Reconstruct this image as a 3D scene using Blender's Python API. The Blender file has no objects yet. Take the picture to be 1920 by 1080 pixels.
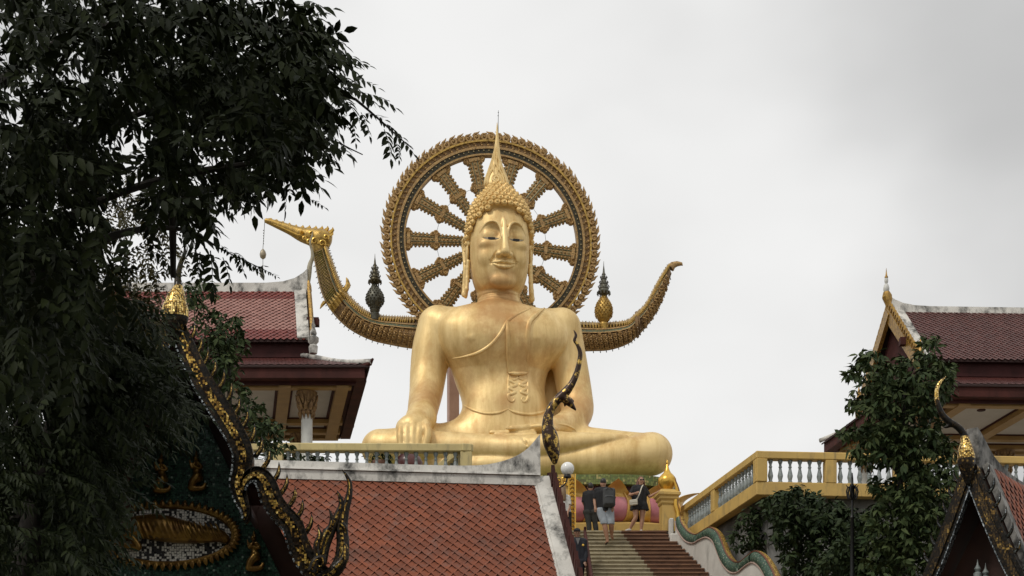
import bpy, bmesh, math, random
import numpy as np
from mathutils import Vector, Matrix, Euler, Quaternion
from mathutils.bvhtree import BVHTree

random.seed(7)
rng = np.random.default_rng(11)
R = math.radians
scene = bpy.context.scene
COL = scene.collection

# ---------------------------------------------------------------- camera, sky, sun, exposure
F, YH, CZ = 3000.0, 1650.0, 1.6          # focal length in photo pixels, horizon row, eye height
cam_d = bpy.data.cameras.new("camera")
cam_d.sensor_width = 36.0
cam_d.lens = 36.0 * F / 1920.0
cam_d.shift_y = (YH - 540.0) / 1920.0
cam_d.clip_end = 3000
cam = bpy.data.objects.new("camera", cam_d)
cam.location = (0, 0, CZ)
cam.rotation_euler = (R(90), 0, 0)
COL.objects.link(cam)
scene.camera = cam

SUN_EL, SUN_AZ = 50.0, -46.0             # sun stands behind the photographer's left shoulder
world = bpy.data.worlds.new("World")
scene.world = world
world.use_nodes = True
wn, wl = world.node_tree.nodes, world.node_tree.links
wn.clear()
w_out = wn.new("ShaderNodeOutputWorld")
w_bg = wn.new("ShaderNodeBackground")
w_sky = wn.new("ShaderNodeTexSky")
w_sky.sky_type = 'NISHITA'
w_sky.sun_disc = False
w_sky.sun_elevation = R(SUN_EL)
w_sky.sun_rotation = R(180 + SUN_AZ)
w_sky.air_density = 1.0
w_sky.dust_density = 4.0
w_tc = wn.new("ShaderNodeTexCoord")
w_map = wn.new("ShaderNodeMapping")
w_map.inputs['Location'].default_value = (6.469, 0.099, 5.233)
w_map.inputs['Scale'].default_value = (1.0, 1.0, 1.6)
w_noise = wn.new("ShaderNodeTexNoise")
w_noise.inputs['Scale'].default_value = 1.8
w_noise.inputs['Detail'].default_value = 5.0
w_noise.inputs['Roughness'].default_value = 0.42
w_ramp = wn.new("ShaderNodeValToRGB")
w_ramp.color_ramp.interpolation = 'EASE'
w_ramp.color_ramp.elements[0].position = 0.37
w_ramp.color_ramp.elements[0].color = (5.9, 5.88, 5.8, 1)
w_ramp.color_ramp.elements[1].position = 0.565
w_ramp.color_ramp.elements[1].color = (9.8, 9.75, 9.6, 1)
w_mix = wn.new("ShaderNodeMixRGB")
w_mix.inputs[0].default_value = 0.94      # an almost closed, bright cloud cover
wl.new(w_tc.outputs['Generated'], w_map.inputs['Vector'])
wl.new(w_map.outputs['Vector'], w_noise.inputs['Vector'])
wl.new(w_noise.outputs['Fac'], w_ramp.inputs['Fac'])
wl.new(w_sky.outputs['Color'], w_mix.inputs[1])
wl.new(w_ramp.outputs['Color'], w_mix.inputs[2])
wl.new(w_mix.outputs['Color'], w_bg.inputs['Color'])
w_bg.inputs['Strength'].default_value = 0.10
wl.new(w_bg.outputs['Background'], w_out.inputs['Surface'])

sun_d = bpy.data.lights.new("sun", 'SUN')
sun_d.energy = 1.5
sun_d.angle = R(11)
sun_d.color = (1.0, 0.95, 0.86)
sun = bpy.data.objects.new("sun", sun_d)
# light travels from behind-left of the camera, down and away
sun.rotation_euler = (R(90 - SUN_EL), 0, R(SUN_AZ))
sun.location = (-20, -20, 40)
COL.objects.link(sun)

scene.view_settings.view_transform = 'Standard'
scene.view_settings.look = 'None'
scene.view_settings.exposure = -0.06
scene.view_settings.gamma = 1.0
scene.view_settings.use_curve_mapping = False
scene.cycles.max_bounces = 6
scene.cycles.transparent_max_bounces = 4

# ---------------------------------------------------------------- helpers
def P(x, y, Y):
    """the point at depth Y (metres from the eye) that the photograph shows at pixel x, y"""
    return Vector(((x - 960) * Y / F, Y, CZ + (YH - y) * Y / F))

def px(n, Y):
    return n * Y / F

class MB:
    """collects faces for ONE mesh object"""
    def __init__(s):
        s.v, s.f, s.m = [], [], []
    def add(s, vs, fs, mat=0):
        o = len(s.v)
        s.v.extend([tuple(v) for v in vs])
        for f in fs:
            s.f.append([i + o for i in f]); s.m.append(mat)
        return s
    def box(s, c, size, M=None, mat=0, bev=0.0):
        hx, hy, hz = size[0] / 2, size[1] / 2, size[2] / 2
        c = Vector(c)
        if bev <= 0:
            vs = [Vector((sx * hx, sy * hy, sz * hz)) for sz in (-1, 1) for sy in (-1, 1) for sx in (-1, 1)]
            fs = [(0, 2, 3, 1), (4, 5, 7, 6), (0, 1, 5, 4), (2, 6, 7, 3), (0, 4, 6, 2), (1, 3, 7, 5)]
        else:
            bm = bmesh.new()
            bmesh.ops.create_cube(bm, size=1.0)
            for v in bm.verts:
                v.co = Vector((v.co.x * size[0], v.co.y * size[1], v.co.z * size[2]))
            bmesh.ops.bevel(bm, geom=bm.edges[:], offset=bev, segments=1, affect='EDGES')
            bm.verts.index_update()
            vs = [v.co.copy() for v in bm.verts]
            fs = [[v.index for v in f.verts] for f in bm.faces]
            bm.free()
        if M is not None:
            vs = [M @ v for v in vs]
        return s.add([v + c for v in vs], fs, mat)
    def hexa(s, p8, mat=0):
        """eight corners: bottom ring 0-3, top ring 4-7"""
        return s.add(p8, [(3, 2, 1, 0), (4, 5, 6, 7), (0, 1, 5, 4), (1, 2, 6, 5), (2, 3, 7, 6), (3, 0, 4, 7)], mat)
    def rings(s, rings, mat=0, cap=True, closed=True):
        n = len(rings[0]); o = len(s.v)
        for r in rings:
            s.v.extend([tuple(p) for p in r])
        for i in range(len(rings) - 1):
            for j in range(n if closed else n - 1):
                k = (j + 1) % n
                s.f.append([o + i * n + j, o + i * n + k, o + (i + 1) * n + k, o + (i + 1) * n + j]); s.m.append(mat)
        if cap and closed:
            s.f.append([o + j for j in range(n)][::-1]); s.m.append(mat)
            e = o + (len(rings) - 1) * n
            s.f.append([e + j for j in range(n)]); s.m.append(mat)
        return s
    def tube(s, pts, rad, n=8, mat=0, flat=1.0, up=None):
        """tapered tube through points; flat squeezes it along the up direction"""
        pts = [Vector(p) for p in pts]
        if not hasattr(rad, '__len__'):
            rad = [rad] * len(pts)
        up = Vector(up) if up is not None else Vector((0.13, -0.97, 0.2))
        rg = []
        for i, p in enumerate(pts):
            t = (pts[min(i + 1, len(pts) - 1)] - pts[max(i - 1, 0)])
            t = t.normalized() if t.length > 1e-9 else Vector((0, 0, 1))
            a = t.cross(up)
            a = a.normalized() if a.length > 1e-6 else t.orthogonal().normalized()
            b = a.cross(t).normalized()
            rg.append([p + a * (math.cos(2 * math.pi * k / n) * rad[i]) + b * (math.sin(2 * math.pi * k / n) * rad[i] * flat) for k in range(n)])
        return s.rings(rg, mat)
    def lathe(s, prof, n=12, c=(0, 0, 0), mat=0, ell=(1, 1), M=None):
        """profile of (radius, z), bottom to top"""
        c = Vector(c); rg = []
        for r, z in prof:
            ring = [Vector((math.cos(2 * math.pi * k / n) * r * ell[0], math.sin(2 * math.pi * k / n) * r * ell[1], z)) for k in range(n)]
            if M is not None:
                ring = [M @ p for p in ring]
            rg.append([p + c for p in ring])
        return s.rings(rg, mat)
    def prism(s, outline, a, b, mat=0):
        """outline: 3-D points of a planar polygon; extruded from offset a to offset b (vectors)"""
        n = len(outline); a = Vector(a); b = Vector(b)
        vs = [Vector(p) + a for p in outline] + [Vector(p) + b for p in outline]
        fs = [list(range(n))[::-1], list(range(n, 2 * n))] + [(j, (j + 1) % n, n + (j + 1) % n, n + j) for j in range(n)]
        return s.add(vs, fs, mat)

def as_mesh(name, mb, mats, smooth=False):
    me = bpy.data.meshes.new(name)
    me.from_pydata(mb.v, [], mb.f)
    for m in (mats if isinstance(mats, (list, tuple)) else [mats]):
        me.materials.append(m)
    if any(mb.m):
        me.polygons.foreach_set('material_index', mb.m)
    bm = bmesh.new(); bm.from_mesh(me)
    bmesh.ops.recalc_face_normals(bm, faces=bm.faces[:])
    bm.to_mesh(me); bm.free()
    if smooth:
        me.polygons.foreach_set('use_smooth', [True] * len(me.polygons))
        try:
            me.set_sharp_from_angle(angle=R(smooth if smooth is not True else 48))
        except Exception:
            pass
    me.update()
    return me

INV = {}
def link(name, me, parent=None, M=None, kind=None, label=None):
    o = bpy.data.objects.new(name, me)
    COL.objects.link(o)
    if parent is not None:
        o.parent = parent
        o.matrix_parent_inverse = INV.get(parent.name, Matrix.Identity(4))
    if M is not None:
        o.matrix_basis = M
    base = INV.get(parent.name, Matrix.Identity(4)) if parent is not None else Matrix.Identity(4)
    INV[o.name] = Matrix.Identity(4) if M is None else M.inverted()
    if kind: o['kind'] = kind
    if label: o['label'] = label
    return o

def mk(name, mb, mats, parent=None, smooth=False, **kw):
    return link(name, as_mesh(name, mb, mats, smooth), parent, **kw)

def tag(o, label, cat, group=None):
    o['label'] = label; o['category'] = cat
    if group: o['group'] = group
    return o

def thing(name, label, cat, loc=(0, 0, 0), group=None):
    o = bpy.data.objects.new(name, None)
    o.empty_display_size = 0.2
    COL.objects.link(o)
    o.location = loc
    INV[o.name] = Matrix.Translation(Vector(loc)).inverted()
    return tag(o, label, cat, group)

def mesh_np(name, V, Q, mats, smooth=True, mi=None):
    """mesh from numpy arrays; Q is (n,3) or (n,4)"""
    me = bpy.data.meshes.new(name)
    k = Q.shape[1]
    me.vertices.add(len(V)); me.vertices.foreach_set('co', np.ascontiguousarray(V, dtype=np.float32).ravel())
    me.loops.add(Q.size); me.loops.foreach_set('vertex_index', np.ascontiguousarray(Q, dtype=np.int32).ravel())
    me.polygons.add(len(Q))
    me.polygons.foreach_set('loop_start', np.arange(0, Q.size, k, dtype=np.int32))
    me.polygons.foreach_set('loop_total', np.full(len(Q), k, dtype=np.int32))
    for m in (mats if isinstance(mats, (list, tuple)) else [mats]):
        me.materials.append(m)
    if mi is not None:
        me.polygons.foreach_set('material_index', np.asarray(mi, dtype=np.int32))
    me.polygons.foreach_set('use_smooth', np.full(len(Q), bool(smooth)))
    me.update(calc_edges=True)
    me.validate()
    return me

def spline(pts, n):
    """Catmull-Rom through the points (any tuple length) resampled to n points"""
    p = np.array([list(q) for q in pts], dtype=float)
    p = np.vstack([2 * p[0] - p[1], p, 2 * p[-1] - p[-2]])
    m = len(p) - 3; out = []
    for t in np.linspace(0, m - 1e-6, n):
        i = int(t); u = t - i
        a, b, c, d = p[i:i + 4]
        out.append(0.5 * ((2 * b) + (-a + c) * u + (2 * a - 5 * b + 4 * c - d) * u * u + (-a + 3 * b - 3 * c + d) * u ** 3))
    return np.array(out)

def rotz(v, a):
    return Vector((v[0] * math.cos(a) - v[1] * math.sin(a), v[0] * math.sin(a) + v[1] * math.cos(a), v[2]))

def frame_matrix(o, x, y, z):
    M = Matrix((x, y, z)).transposed().to_4x4()
    M.translation = o
    return M

# ---- signed-distance sculpting: shapes are blended on a grid and skinned with surface nets
class SDF:
    def __init__(s, lo, hi, h):
        s.lo = np.array(lo, dtype=float); s.h = h
        n = np.ceil((np.array(hi, dtype=float) - s.lo) / h).astype(int) + 1
        s.ax = [s.lo[i] + h * np.arange(n[i]) for i in range(3)]
        s.d = np.full(tuple(n), 1.0, dtype=np.float32)
    def op(s, fn, lo, hi, k=0.0, mode='u'):
        sl = []
        for i in range(3):
            a = max(0, int((lo[i] - s.lo[i]) / s.h)); b = min(len(s.ax[i]), int((hi[i] - s.lo[i]) / s.h) + 2)
            if b <= a: return s
            sl.append(slice(a, b))
        sl = tuple(sl)
        X = s.ax[0][sl[0]][:, None, None]; Yy = s.ax[1][sl[1]][None, :, None]; Z = s.ax[2][sl[2]][None, None, :]
        b = fn(X, Yy, Z); a = s.d[sl]
        if mode == 'u':
            r = np.minimum(a, b)
            if k > 0: r = r - np.maximum(k - np.abs(a - b), 0) ** 2 / (4 * k)
        elif mode == 's':
            r = np.maximum(a, -b)
            if k > 0: r = r + np.maximum(k - np.abs(a + b), 0) ** 2 / (4 * k)
        else:
            r = np.maximum(a, b)
            if k > 0: r = r + np.maximum(k - np.abs(a - b), 0) ** 2 / (4 * k)
        s.d[sl] = r
        return s
    def cone(s, p, q, r1, r2, k=0.0, mode='u', pad=0.35):
        p = np.array(p, dtype=float); q = np.array(q, dtype=float); ab = q - p; L2 = max(float(ab @ ab), 1e-9)
        rm = max(r1, r2) + pad
        def fn(X, Y, Z):
            dx, dy, dz = X - p[0], Y - p[1], Z - p[2]
            t = np.clip((dx * ab[0] + dy * ab[1] + dz * ab[2]) / L2, 0, 1)
            return np.sqrt((dx - t * ab[0]) ** 2 + (dy - t * ab[1]) ** 2 + (dz - t * ab[2]) ** 2) - (r1 + t * (r2 - r1))
        return s.op(fn, np.minimum(p, q) - rm, np.maximum(p, q) + rm, k, mode)
    def chain(s, pts, rad, k=0.0, mode='u', pad=0.35):
        for i in range(len(pts) - 1):
            s.cone(pts[i], pts[i + 1], rad[i], rad[i + 1], k, mode, pad)
        return s
    def limb(s, pts, k=0.0, n=22, mode='u', pad=0.35):
        """one smooth tapering limb through (x, y, z, radius) points, blended in as a whole"""
        q = spline(pts, n)
        rm = q[:, 3].max() + pad
        def fn(X, Y, Z):
            best = None
            for i in range(len(q) - 1):
                p = q[i, :3]; ab = q[i + 1, :3] - p; L2 = max(float(ab @ ab), 1e-9)
                dx, dy, dz = X - p[0], Y - p[1], Z - p[2]
                t = np.clip((dx * ab[0] + dy * ab[1] + dz * ab[2]) / L2, 0, 1)
                d = np.sqrt((dx - t * ab[0]) ** 2 + (dy - t * ab[1]) ** 2 + (dz - t * ab[2]) ** 2) - (q[i, 3] + t * (q[i + 1, 3] - q[i, 3]))
                best = d if best is None else np.minimum(best, d)
            return best
        return s.op(fn, q[:, :3].min(0) - rm, q[:, :3].max(0) + rm, k, mode)
    def ell(s, c, r, k=0.0, mode='u', M=None, pad=0.35):
        c = np.array(c, dtype=float); r = np.array(r, dtype=float)
        m = np.array(M, dtype=float) if M is not None else np.eye(3)     # columns: the axes
        ext = np.sqrt(((m * r[None, :]) ** 2).sum(1)) + pad
        def fn(X, Y, Z):
            dx, dy, dz = X - c[0], Y - c[1], Z - c[2]
            l = [(dx * m[0, i] + dy * m[1, i] + dz * m[2, i]) for i in range(3)]
            k0 = np.sqrt(sum((l[i] / r[i]) ** 2 for i in range(3)))
            k1 = np.sqrt(sum((l[i] / r[i] ** 2) ** 2 for i in range(3)))
            return k0 * (k0 - 1) / np.maximum(k1, 1e-6)
        return s.op(fn, c - ext, c + ext, k, mode)
    def skin(s):
        d = s.d; ins = d < 0
        n = np.array(d.shape) - 1
        cnt = np.zeros(n, dtype=np.int8)
        for i in (0, 1):
            for j in (0, 1):
                for k in (0, 1):
                    cnt += ins[i:i + n[0], j:j + n[1], k:k + n[2]]
        act = np.argwhere((cnt > 0) & (cnt < 8))
        idx = np.full(n, -1, dtype=np.int64)
        idx[tuple(act.T)] = np.arange(len(act))
        cv = {}
        for i in (0, 1):
            for j in (0, 1):
                for k in (0, 1):
                    cv[(i, j, k)] = d[act[:, 0] + i, act[:, 1] + j, act[:, 2] + k].astype(float)
        acc = np.zeros((len(act), 3)); num = np.zeros(len(act))
        for a in cv:
            for ax in range(3):
                if a[ax] == 0:
                    b = list(a); b[ax] = 1; b = tuple(b)
                    m = (cv[a] < 0) != (cv[b] < 0)
                    t = np.where(m, cv[a] / np.where(m, cv[a] - cv[b], 1), 0)
                    pos = np.tile(np.array(a, dtype=float), (len(act), 1)); pos[:, ax] = t
                    acc += pos * m[:, None]; num += m
        V = s.lo + s.h * (act + acc / num[:, None])
        Q = []
        for ax in range(3):
            o1, o2 = [(1, 2), (2, 0), (0, 1)][ax]
            a = [slice(None)] * 3; b = [slice(None)] * 3
            a[ax] = slice(0, -1); b[ax] = slice(1, None)
            A, B = ins[tuple(a)], ins[tuple(b)]
            e = np.argwhere(A != B)
            e = e[(e[:, o1] > 0) & (e[:, o2] > 0) & (e[:, o1] < d.shape[o1] - 1) & (e[:, o2] < d.shape[o2] - 1)]
            sgn = A[tuple(e.T)]
            def cell(da, db):
                c = e.copy(); c[:, o1] -= da; c[:, o2] -= db
                return idx[tuple(c.T)]
            q = np.stack([cell(1, 1), cell(0, 1), cell(0, 0), cell(1, 0)], 1)
            q[~sgn] = q[~sgn][:, ::-1]
            Q.append(q)
        Q = np.vstack(Q); Q = Q[(Q >= 0).all(1)]
        return V, Q
    def obj(s, name, mats, parent=None, **kw):
        V, Q = s.skin()
        return link(name, mesh_np(name, V, Q, mats), parent, **kw)

# ---------------------------------------------------------------- procedural materials
def lin(r, g, b):
    f = lambda c: (c / 255 / 12.92) if c / 255 <= 0.04045 else ((c / 255 + 0.055) / 1.055) ** 2.4
    return (f(r), f(g), f(b))

class NT:
    def __init__(s, name):
        s.mat = bpy.data.materials.new(name); s.mat.use_nodes = True
        s.t = s.mat.node_tree; s.t.nodes.clear()
        s.out = s.t.nodes.new('ShaderNodeOutputMaterial'); s.b = s.t.nodes.new('ShaderNodeBsdfPrincipled')
        s.t.links.new(s.b.outputs[0], s.out.inputs[0])
        s.geo = s.t.nodes.new('ShaderNodeNewGeometry')
    def n(s, kind, **inp):
        nd = s.t.nodes.new('ShaderNode' + kind)
        for k, v in inp.items():
            k = k.replace('_', ' ')
            s.set(nd.inputs[k], v)
        return nd
    def set(s, sock, v):
        if hasattr(v, 'is_output'): s.t.links.new(v, sock)
        elif isinstance(v, tuple) and len(v) == 3 and sock.type == 'RGBA': sock.default_value = (*v, 1)
        else: sock.default_value = v
    def pos(s, scale=(1, 1, 1), local=False):
        m = s.t.nodes.new('ShaderNodeMapping')
        if local:
            tc = s.t.nodes.new('ShaderNodeTexCoord'); s.t.links.new(tc.outputs['Object'], m.inputs[0])
        else:
            s.t.links.new(s.geo.outputs['Position'], m.inputs[0])
        m.inputs['Scale'].default_value = scale
        return m.outputs[0]
    def noise(s, scale, detail=5, rough=0.55, vec=None, stretch=(1, 1, 1)):
        nd = s.n('TexNoise', Scale=scale, Detail=detail, Roughness=rough)
        s.t.links.new(vec if vec is not None else s.pos(stretch), nd.inputs['Vector'])
        return nd.outputs['Fac']
    def ramp(s, fac, stops, interp='LINEAR'):
        nd = s.t.nodes.new('ShaderNodeValToRGB'); cr = nd.color_ramp; cr.interpolation = interp
        while len(cr.elements) < len(stops): cr.elements.new(0.5)
        for e, (p, c) in zip(cr.elements, stops):
            e.position = p; e.color = (*c, 1) if len(c) == 3 else c
        s.t.links.new(fac, nd.inputs[0])
        return nd.outputs[0]
    def mix(s, fac, a, b, blend='MIX'):
        nd = s.t.nodes.new('ShaderNodeMixRGB'); nd.blend_type = blend
        s.set(nd.inputs[0], fac); s.set(nd.inputs[1], a); s.set(nd.inputs[2], b)
        return nd.outputs[0]
    def math(s, op, a, b=0.0, c=0.0):
        nd = s.t.nodes.new('ShaderNodeMath'); nd.operation = op
        s.set(nd.inputs[0], a); s.set(nd.inputs[1], b); s.set(nd.inputs[2], c)
        return nd.outputs[0]
    def rnd(s):
        oi = s.t.nodes.new('ShaderNodeObjectInfo')
        a = s.math('ADD', oi.outputs['Random'], s.geo.outputs['Random Per Island'])
        return s.math('FRACT', a)
    def bump(s, h, strength=0.3, dist=0.02):
        nd = s.n('Bump', Strength=strength, Distance=dist, Height=h)
        s.t.links.new(nd.outputs[0], s.b.inputs['Normal'])
    def done(s, col, rough=0.6, metal=0.0, spec=0.5):
        s.set(s.b.inputs['Base Color'], col); s.set(s.b.inputs['Roughness'], rough)
        s.set(s.b.inputs['Metallic'], metal); s.set(s.b.inputs['Specular IOR Level'], spec)
        return s.mat

def paint(name, c1, c2=None, rough=0.6, metal=0.0, nscale=1.2, stain=None, bump=0.15, bscale=30, stretch=(1, 1, 1), rnd=0.0, spec=0.5, bdist=0.01, moss=None):
    t = NT(name)
    c2 = c2 or tuple(c * 0.8 for c in c1)
    col = t.mix(t.ramp(t.noise(nscale, 6, 0.6, stretch=stretch), [(0.35, (0, 0, 0)), (0.65, (1, 1, 1))]), c1, c2)
    if stain:
        sc, ss, lo, hi = stain[:4]
        sst = stain[4] if len(stain) > 4 else (1, 1, 1)
        col = t.mix(t.ramp(t.noise(ss, 8, 0.68, stretch=sst), [(lo, (0, 0, 0)), (hi, (1, 1, 1))]), col, sc)
    if moss:
        col = t.mix(t.math('MULTIPLY', t.ramp(t.noise(moss[1], 9, 0.72), [(moss[2], (0, 0, 0)), (moss[3], (1, 1, 1))]), .8), col, moss[0])
    if rnd:
        col = t.mix(t.math('MULTIPLY', t.rnd(), rnd), col, tuple(c * 0.45 for c in c1))
    if bump:
        t.bump(t.noise(bscale, 4, 0.6), bump, bdist)
    return t.done(col, rough, metal, spec)

def mosaic(name, stops, scale, rough=0.25, metal=0.6, grout=(0.01, 0.01, 0.01), patch=None):
    """little glass or gilt tesserae: one colour for each cell, dark joints"""
    t = NT(name)
    v = t.n('TexVoronoi', Scale=scale, Randomness=0.35); v.distance = 'CHEBYCHEV'
    t.t.links.new(t.pos(), v.inputs['Vector'])
    sep = t.n('SeparateColor'); t.t.links.new(v.outputs['Color'], sep.inputs[0])
    f = sep.outputs[0]
    if patch:
        f = t.math('ADD', t.math('MULTIPLY', f, 0.55), t.math('MULTIPLY', t.ramp(t.noise(patch, 4, 0.6), [(0.38, (0, 0, 0)), (0.62, (1, 1, 1))]), 0.45))
    col = t.ramp(f, stops, 'CONSTANT')
    joint = t.ramp(v.outputs['Distance'], [(0.40, (0, 0, 0)), (0.47, (1, 1, 1))])
    col = t.mix(joint, col, grout)
    t.bump(sep.outputs[1], 0.35, 0.01)
    r = t.math('ADD', t.math('MULTIPLY', sep.outputs[2], 0.35), rough)
    return t.done(col, r, metal)

# gilded statue: warm gold paint with rain streaks, browner worn patches
def gold_statue():
    t = NT('statue_gold')
    a, b = (0.84, 0.63, 0.305), (0.55, 0.36, 0.13)
    streak = t.ramp(t.noise(1.3, 9, 0.66, stretch=(1.6, 1.6, 0.22)), [(0.40, (0, 0, 0)), (0.66, (1, 1, 1))])
    fine = t.ramp(t.noise(7.0, 6, 0.7, stretch=(1, 1, 0.5)), [(0.35, (0, 0, 0)), (0.7, (1, 1, 1))])
    col = t.mix(t.math('MULTIPLY', streak, 0.85), a, b)
    col = t.mix(t.math('MULTIPLY', fine, 0.22), col, (0.93, 0.74, 0.36))
    worn = t.ramp(t.noise(0.55, 9, 0.72, vec=t.pos((1, 1, 0.8))), [(0.52, (0, 0, 0)), (0.68, (1, 1, 1))])
    col = t.mix(t.math('MULTIPLY', worn, 0.6), col, (0.50, 0.24, 0.075))
    # reddish-brown worn areas: upper chest, both forearms, below the chin
    for (x, y, Yd, rad, amt) in ((932, 588, 54.3, 1.35, .75), (800, 757, 53.9, .95, .7), (1075, 765, 54.3, 1.0, .55), (940, 536, 54.2, .8, .45), (948, 752, 53.9, .45, .5), (985, 660, 54.0, .55, .4)):
        q = P(x, y, Yd)
        vd = t.t.nodes.new('ShaderNodeVectorMath'); vd.operation = 'DISTANCE'; t.t.links.new(t.geo.outputs['Position'], vd.inputs[0]); vd.inputs[1].default_value = q
        nz = t.math('ADD', t.math('DIVIDE', vd.outputs['Value'], rad), t.math('MULTIPLY', t.math('SUBTRACT', t.noise(2.2, 8, 0.7), 0.5), 1.5))
        msk = t.ramp(nz, [(0.35, (1, 1, 1)), (1.0, (0, 0, 0))])
        col = t.mix(t.math('MULTIPLY', msk, amt), col, (0.46, 0.235, 0.085))
    speck = t.ramp(t.noise(26, 3, 0.5), [(0.72, (0, 0, 0)), (0.78, (1, 1, 1))])
    col = t.mix(t.math('MULTIPLY', speck, 0.25), col, (0.16, 0.10, 0.03))
    t.bump(t.noise(5, 8, 0.65), 0.22, 0.035)
    r = t.math('ADD', t.math('MULTIPLY', streak, 0.12), 0.46)
    return t.done(col, r, 0.36, 0.35)
STATUE = gold_statue()
HAIR = paint('hair_gold', (0.80, 0.56, 0.23), (0.60, 0.39, 0.13), rough=0.48, metal=0.35, nscale=2.5, bump=0.12)
FLAME = paint('flame_gold', (0.86, 0.66, 0.32), (0.70, 0.49, 0.20), rough=0.48, metal=0.3, nscale=3)
EYE_DARK = paint('eye_black', (0.008, 0.007, 0.006), rough=0.5, bump=0)
EYE_WHITE = paint('eye_white', (0.42, 0.36, 0.26), rough=0.6, bump=0)
ORN = paint('ornament_gold', (0.54, 0.345, 0.13), (0.33, 0.20, 0.085), rough=0.5, metal=0.4, nscale=9, stain=((0.09, 0.058, 0.032), 14, 0.50, 0.68), bump=0.5, bscale=38, bdist=0.03, rnd=0.35)
ORN_LIGHT = paint('ornament_light_gold', (0.62, 0.40, 0.10), (0.33, 0.20, 0.05), rough=0.38, metal=0.55, nscale=8, stain=((0.07, 0.045, 0.02), 12, 0.52, 0.7), bump=0.4, bscale=34, bdist=0.02, rnd=0.2)
BRONZE = paint('bronze_brown', (0.27, 0.16, 0.065), (0.15, 0.085, 0.04), rough=0.55, metal=0.3, nscale=7, stain=((0.42, 0.27, 0.10), 16, 0.52, 0.66), bump=0.5, bscale=34, bdist=0.03, rnd=0.3)
DARKBAND = paint('dark_green_band', (0.065, 0.058, 0.036), (0.03, 0.027, 0.018), rough=0.6, metal=0.0, nscale=8, spec=0.25)
GREENBAND = paint('verdigris_band', (0.13, 0.15, 0.075), (0.05, 0.075, 0.06), rough=0.4, metal=0.25, nscale=12, stain=((0.30, 0.20, 0.06), 18, 0.52, 0.62))
URN_GREY = paint('urn_dark_metal', (0.15, 0.145, 0.11), (0.06, 0.06, 0.048), rough=0.45, metal=0.5, nscale=10, bump=0.4, bscale=40)
PEARL = paint('pale_studs', (0.40, 0.33, 0.18), (0.22, 0.17, 0.08), rough=0.4, metal=0.3, nscale=10)
PLASTER = paint('mouldy_white_plaster', (0.66, 0.64, 0.59), (0.50, 0.48, 0.44), rough=0.85, nscale=2.0, stain=((0.03, 0.03, 0.028), 3.0, 0.465, 0.66, (1, 1, 0.6)), bump=0.5, bscale=22)
WHITEWALL = paint('white_wall', (0.60, 0.58, 0.53), (0.46, 0.44, 0.40), rough=0.85, nscale=1.1, stain=((0.20, 0.19, 0.17), 1.6, 0.56, 0.78, (1, 1, 0.4)), bump=0.25)
YELLOW = paint('yellow_paint', (0.60, 0.40, 0.115), (0.50, 0.33, 0.10), rough=0.6, nscale=1.5, stain=((0.22, 0.16, 0.08), 5.0, 0.53, 0.76, (1, 1, 0.22)), bump=0.2)
YELLOW_PALE = paint('pale_yellow_paint', (0.60, 0.49, 0.22), (0.50, 0.40, 0.18), rough=0.6, nscale=1.5, stain=((0.26, 0.22, 0.12), 5.0, 0.53, 0.76, (1, 1, 0.22)), bump=0.2)
GREYPAINT = paint('grey_baluster', (0.30, 0.33, 0.32), (0.19, 0.22, 0.22), rough=0.5, nscale=7, stain=((0.07, 0.08, 0.08), 8, 0.50, 0.70))
GOLDPAINT = paint('shiny_gold_paint', (0.80, 0.50, 0.09), (0.58, 0.34, 0.06), rough=0.28, metal=0.7, nscale=3)
PINK = paint('pink_petal', (0.52, 0.20, 0.22), (0.38, 0.12, 0.14), rough=0.4, nscale=1.4, stain=((0.25, 0.08, 0.07), 2.2, 0.55, 0.8))
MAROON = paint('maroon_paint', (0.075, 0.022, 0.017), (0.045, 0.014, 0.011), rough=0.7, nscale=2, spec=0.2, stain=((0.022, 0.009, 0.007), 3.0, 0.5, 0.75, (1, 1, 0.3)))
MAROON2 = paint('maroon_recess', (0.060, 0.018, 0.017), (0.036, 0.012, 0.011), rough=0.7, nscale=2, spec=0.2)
GREENMOS = mosaic('green_mosaic', [(0, (0.16, 0.20, 0.055)), (0.3, (0.22, 0.26, 0.08)), (0.6, (0.12, 0.17, 0.05)), (0.85, (0.40, 0.36, 0.14))], 13, rough=0.4, metal=0.1, grout=(0.10, 0.11, 0.04))
TILE = paint('terracotta_tile', (0.27, 0.078, 0.034), (0.185, 0.056, 0.030), rough=0.65, nscale=2.2, spec=0.3, stain=((0.17, 0.095, 0.075), 5, 0.48, 0.72), rnd=0.55, bump=0.25, bscale=60, bdist=0.004, moss=((0.085, 0.05, 0.036), 1.1, 0.55, 0.74))
TILE_RED = paint('glazed_red_tile', (0.22, 0.035, 0.022), (0.14, 0.022, 0.016), rough=0.35, nscale=4, rnd=0.4, bump=0.1)
TILE_PINK = paint('glazed_pink_tile', (0.37, 0.17, 0.135), (0.27, 0.11, 0.085), rough=0.28, nscale=3, rnd=0.3, bump=0.1)
TILE_DARK = paint('dark_red_tile', (0.105, 0.024, 0.018), (0.065, 0.016, 0.013), rough=0.45, nscale=4, rnd=0.5, bump=0.15)
UNDER = paint('roof_underlay', (0.03, 0.012, 0.01), rough=0.9, bump=0)
CEIL = paint('ceiling_panel', (0.50, 0.46, 0.42), (0.43, 0.40, 0.36), rough=0.8, nscale=1.2)
BEAM = paint('ochre_beam', (0.36, 0.22, 0.075), (0.28, 0.17, 0.06), rough=0.6, nscale=2)
COLWHITE = paint('white_column', (0.62, 0.62, 0.58), (0.50, 0.50, 0.47), rough=0.5, nscale=3)
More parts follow.
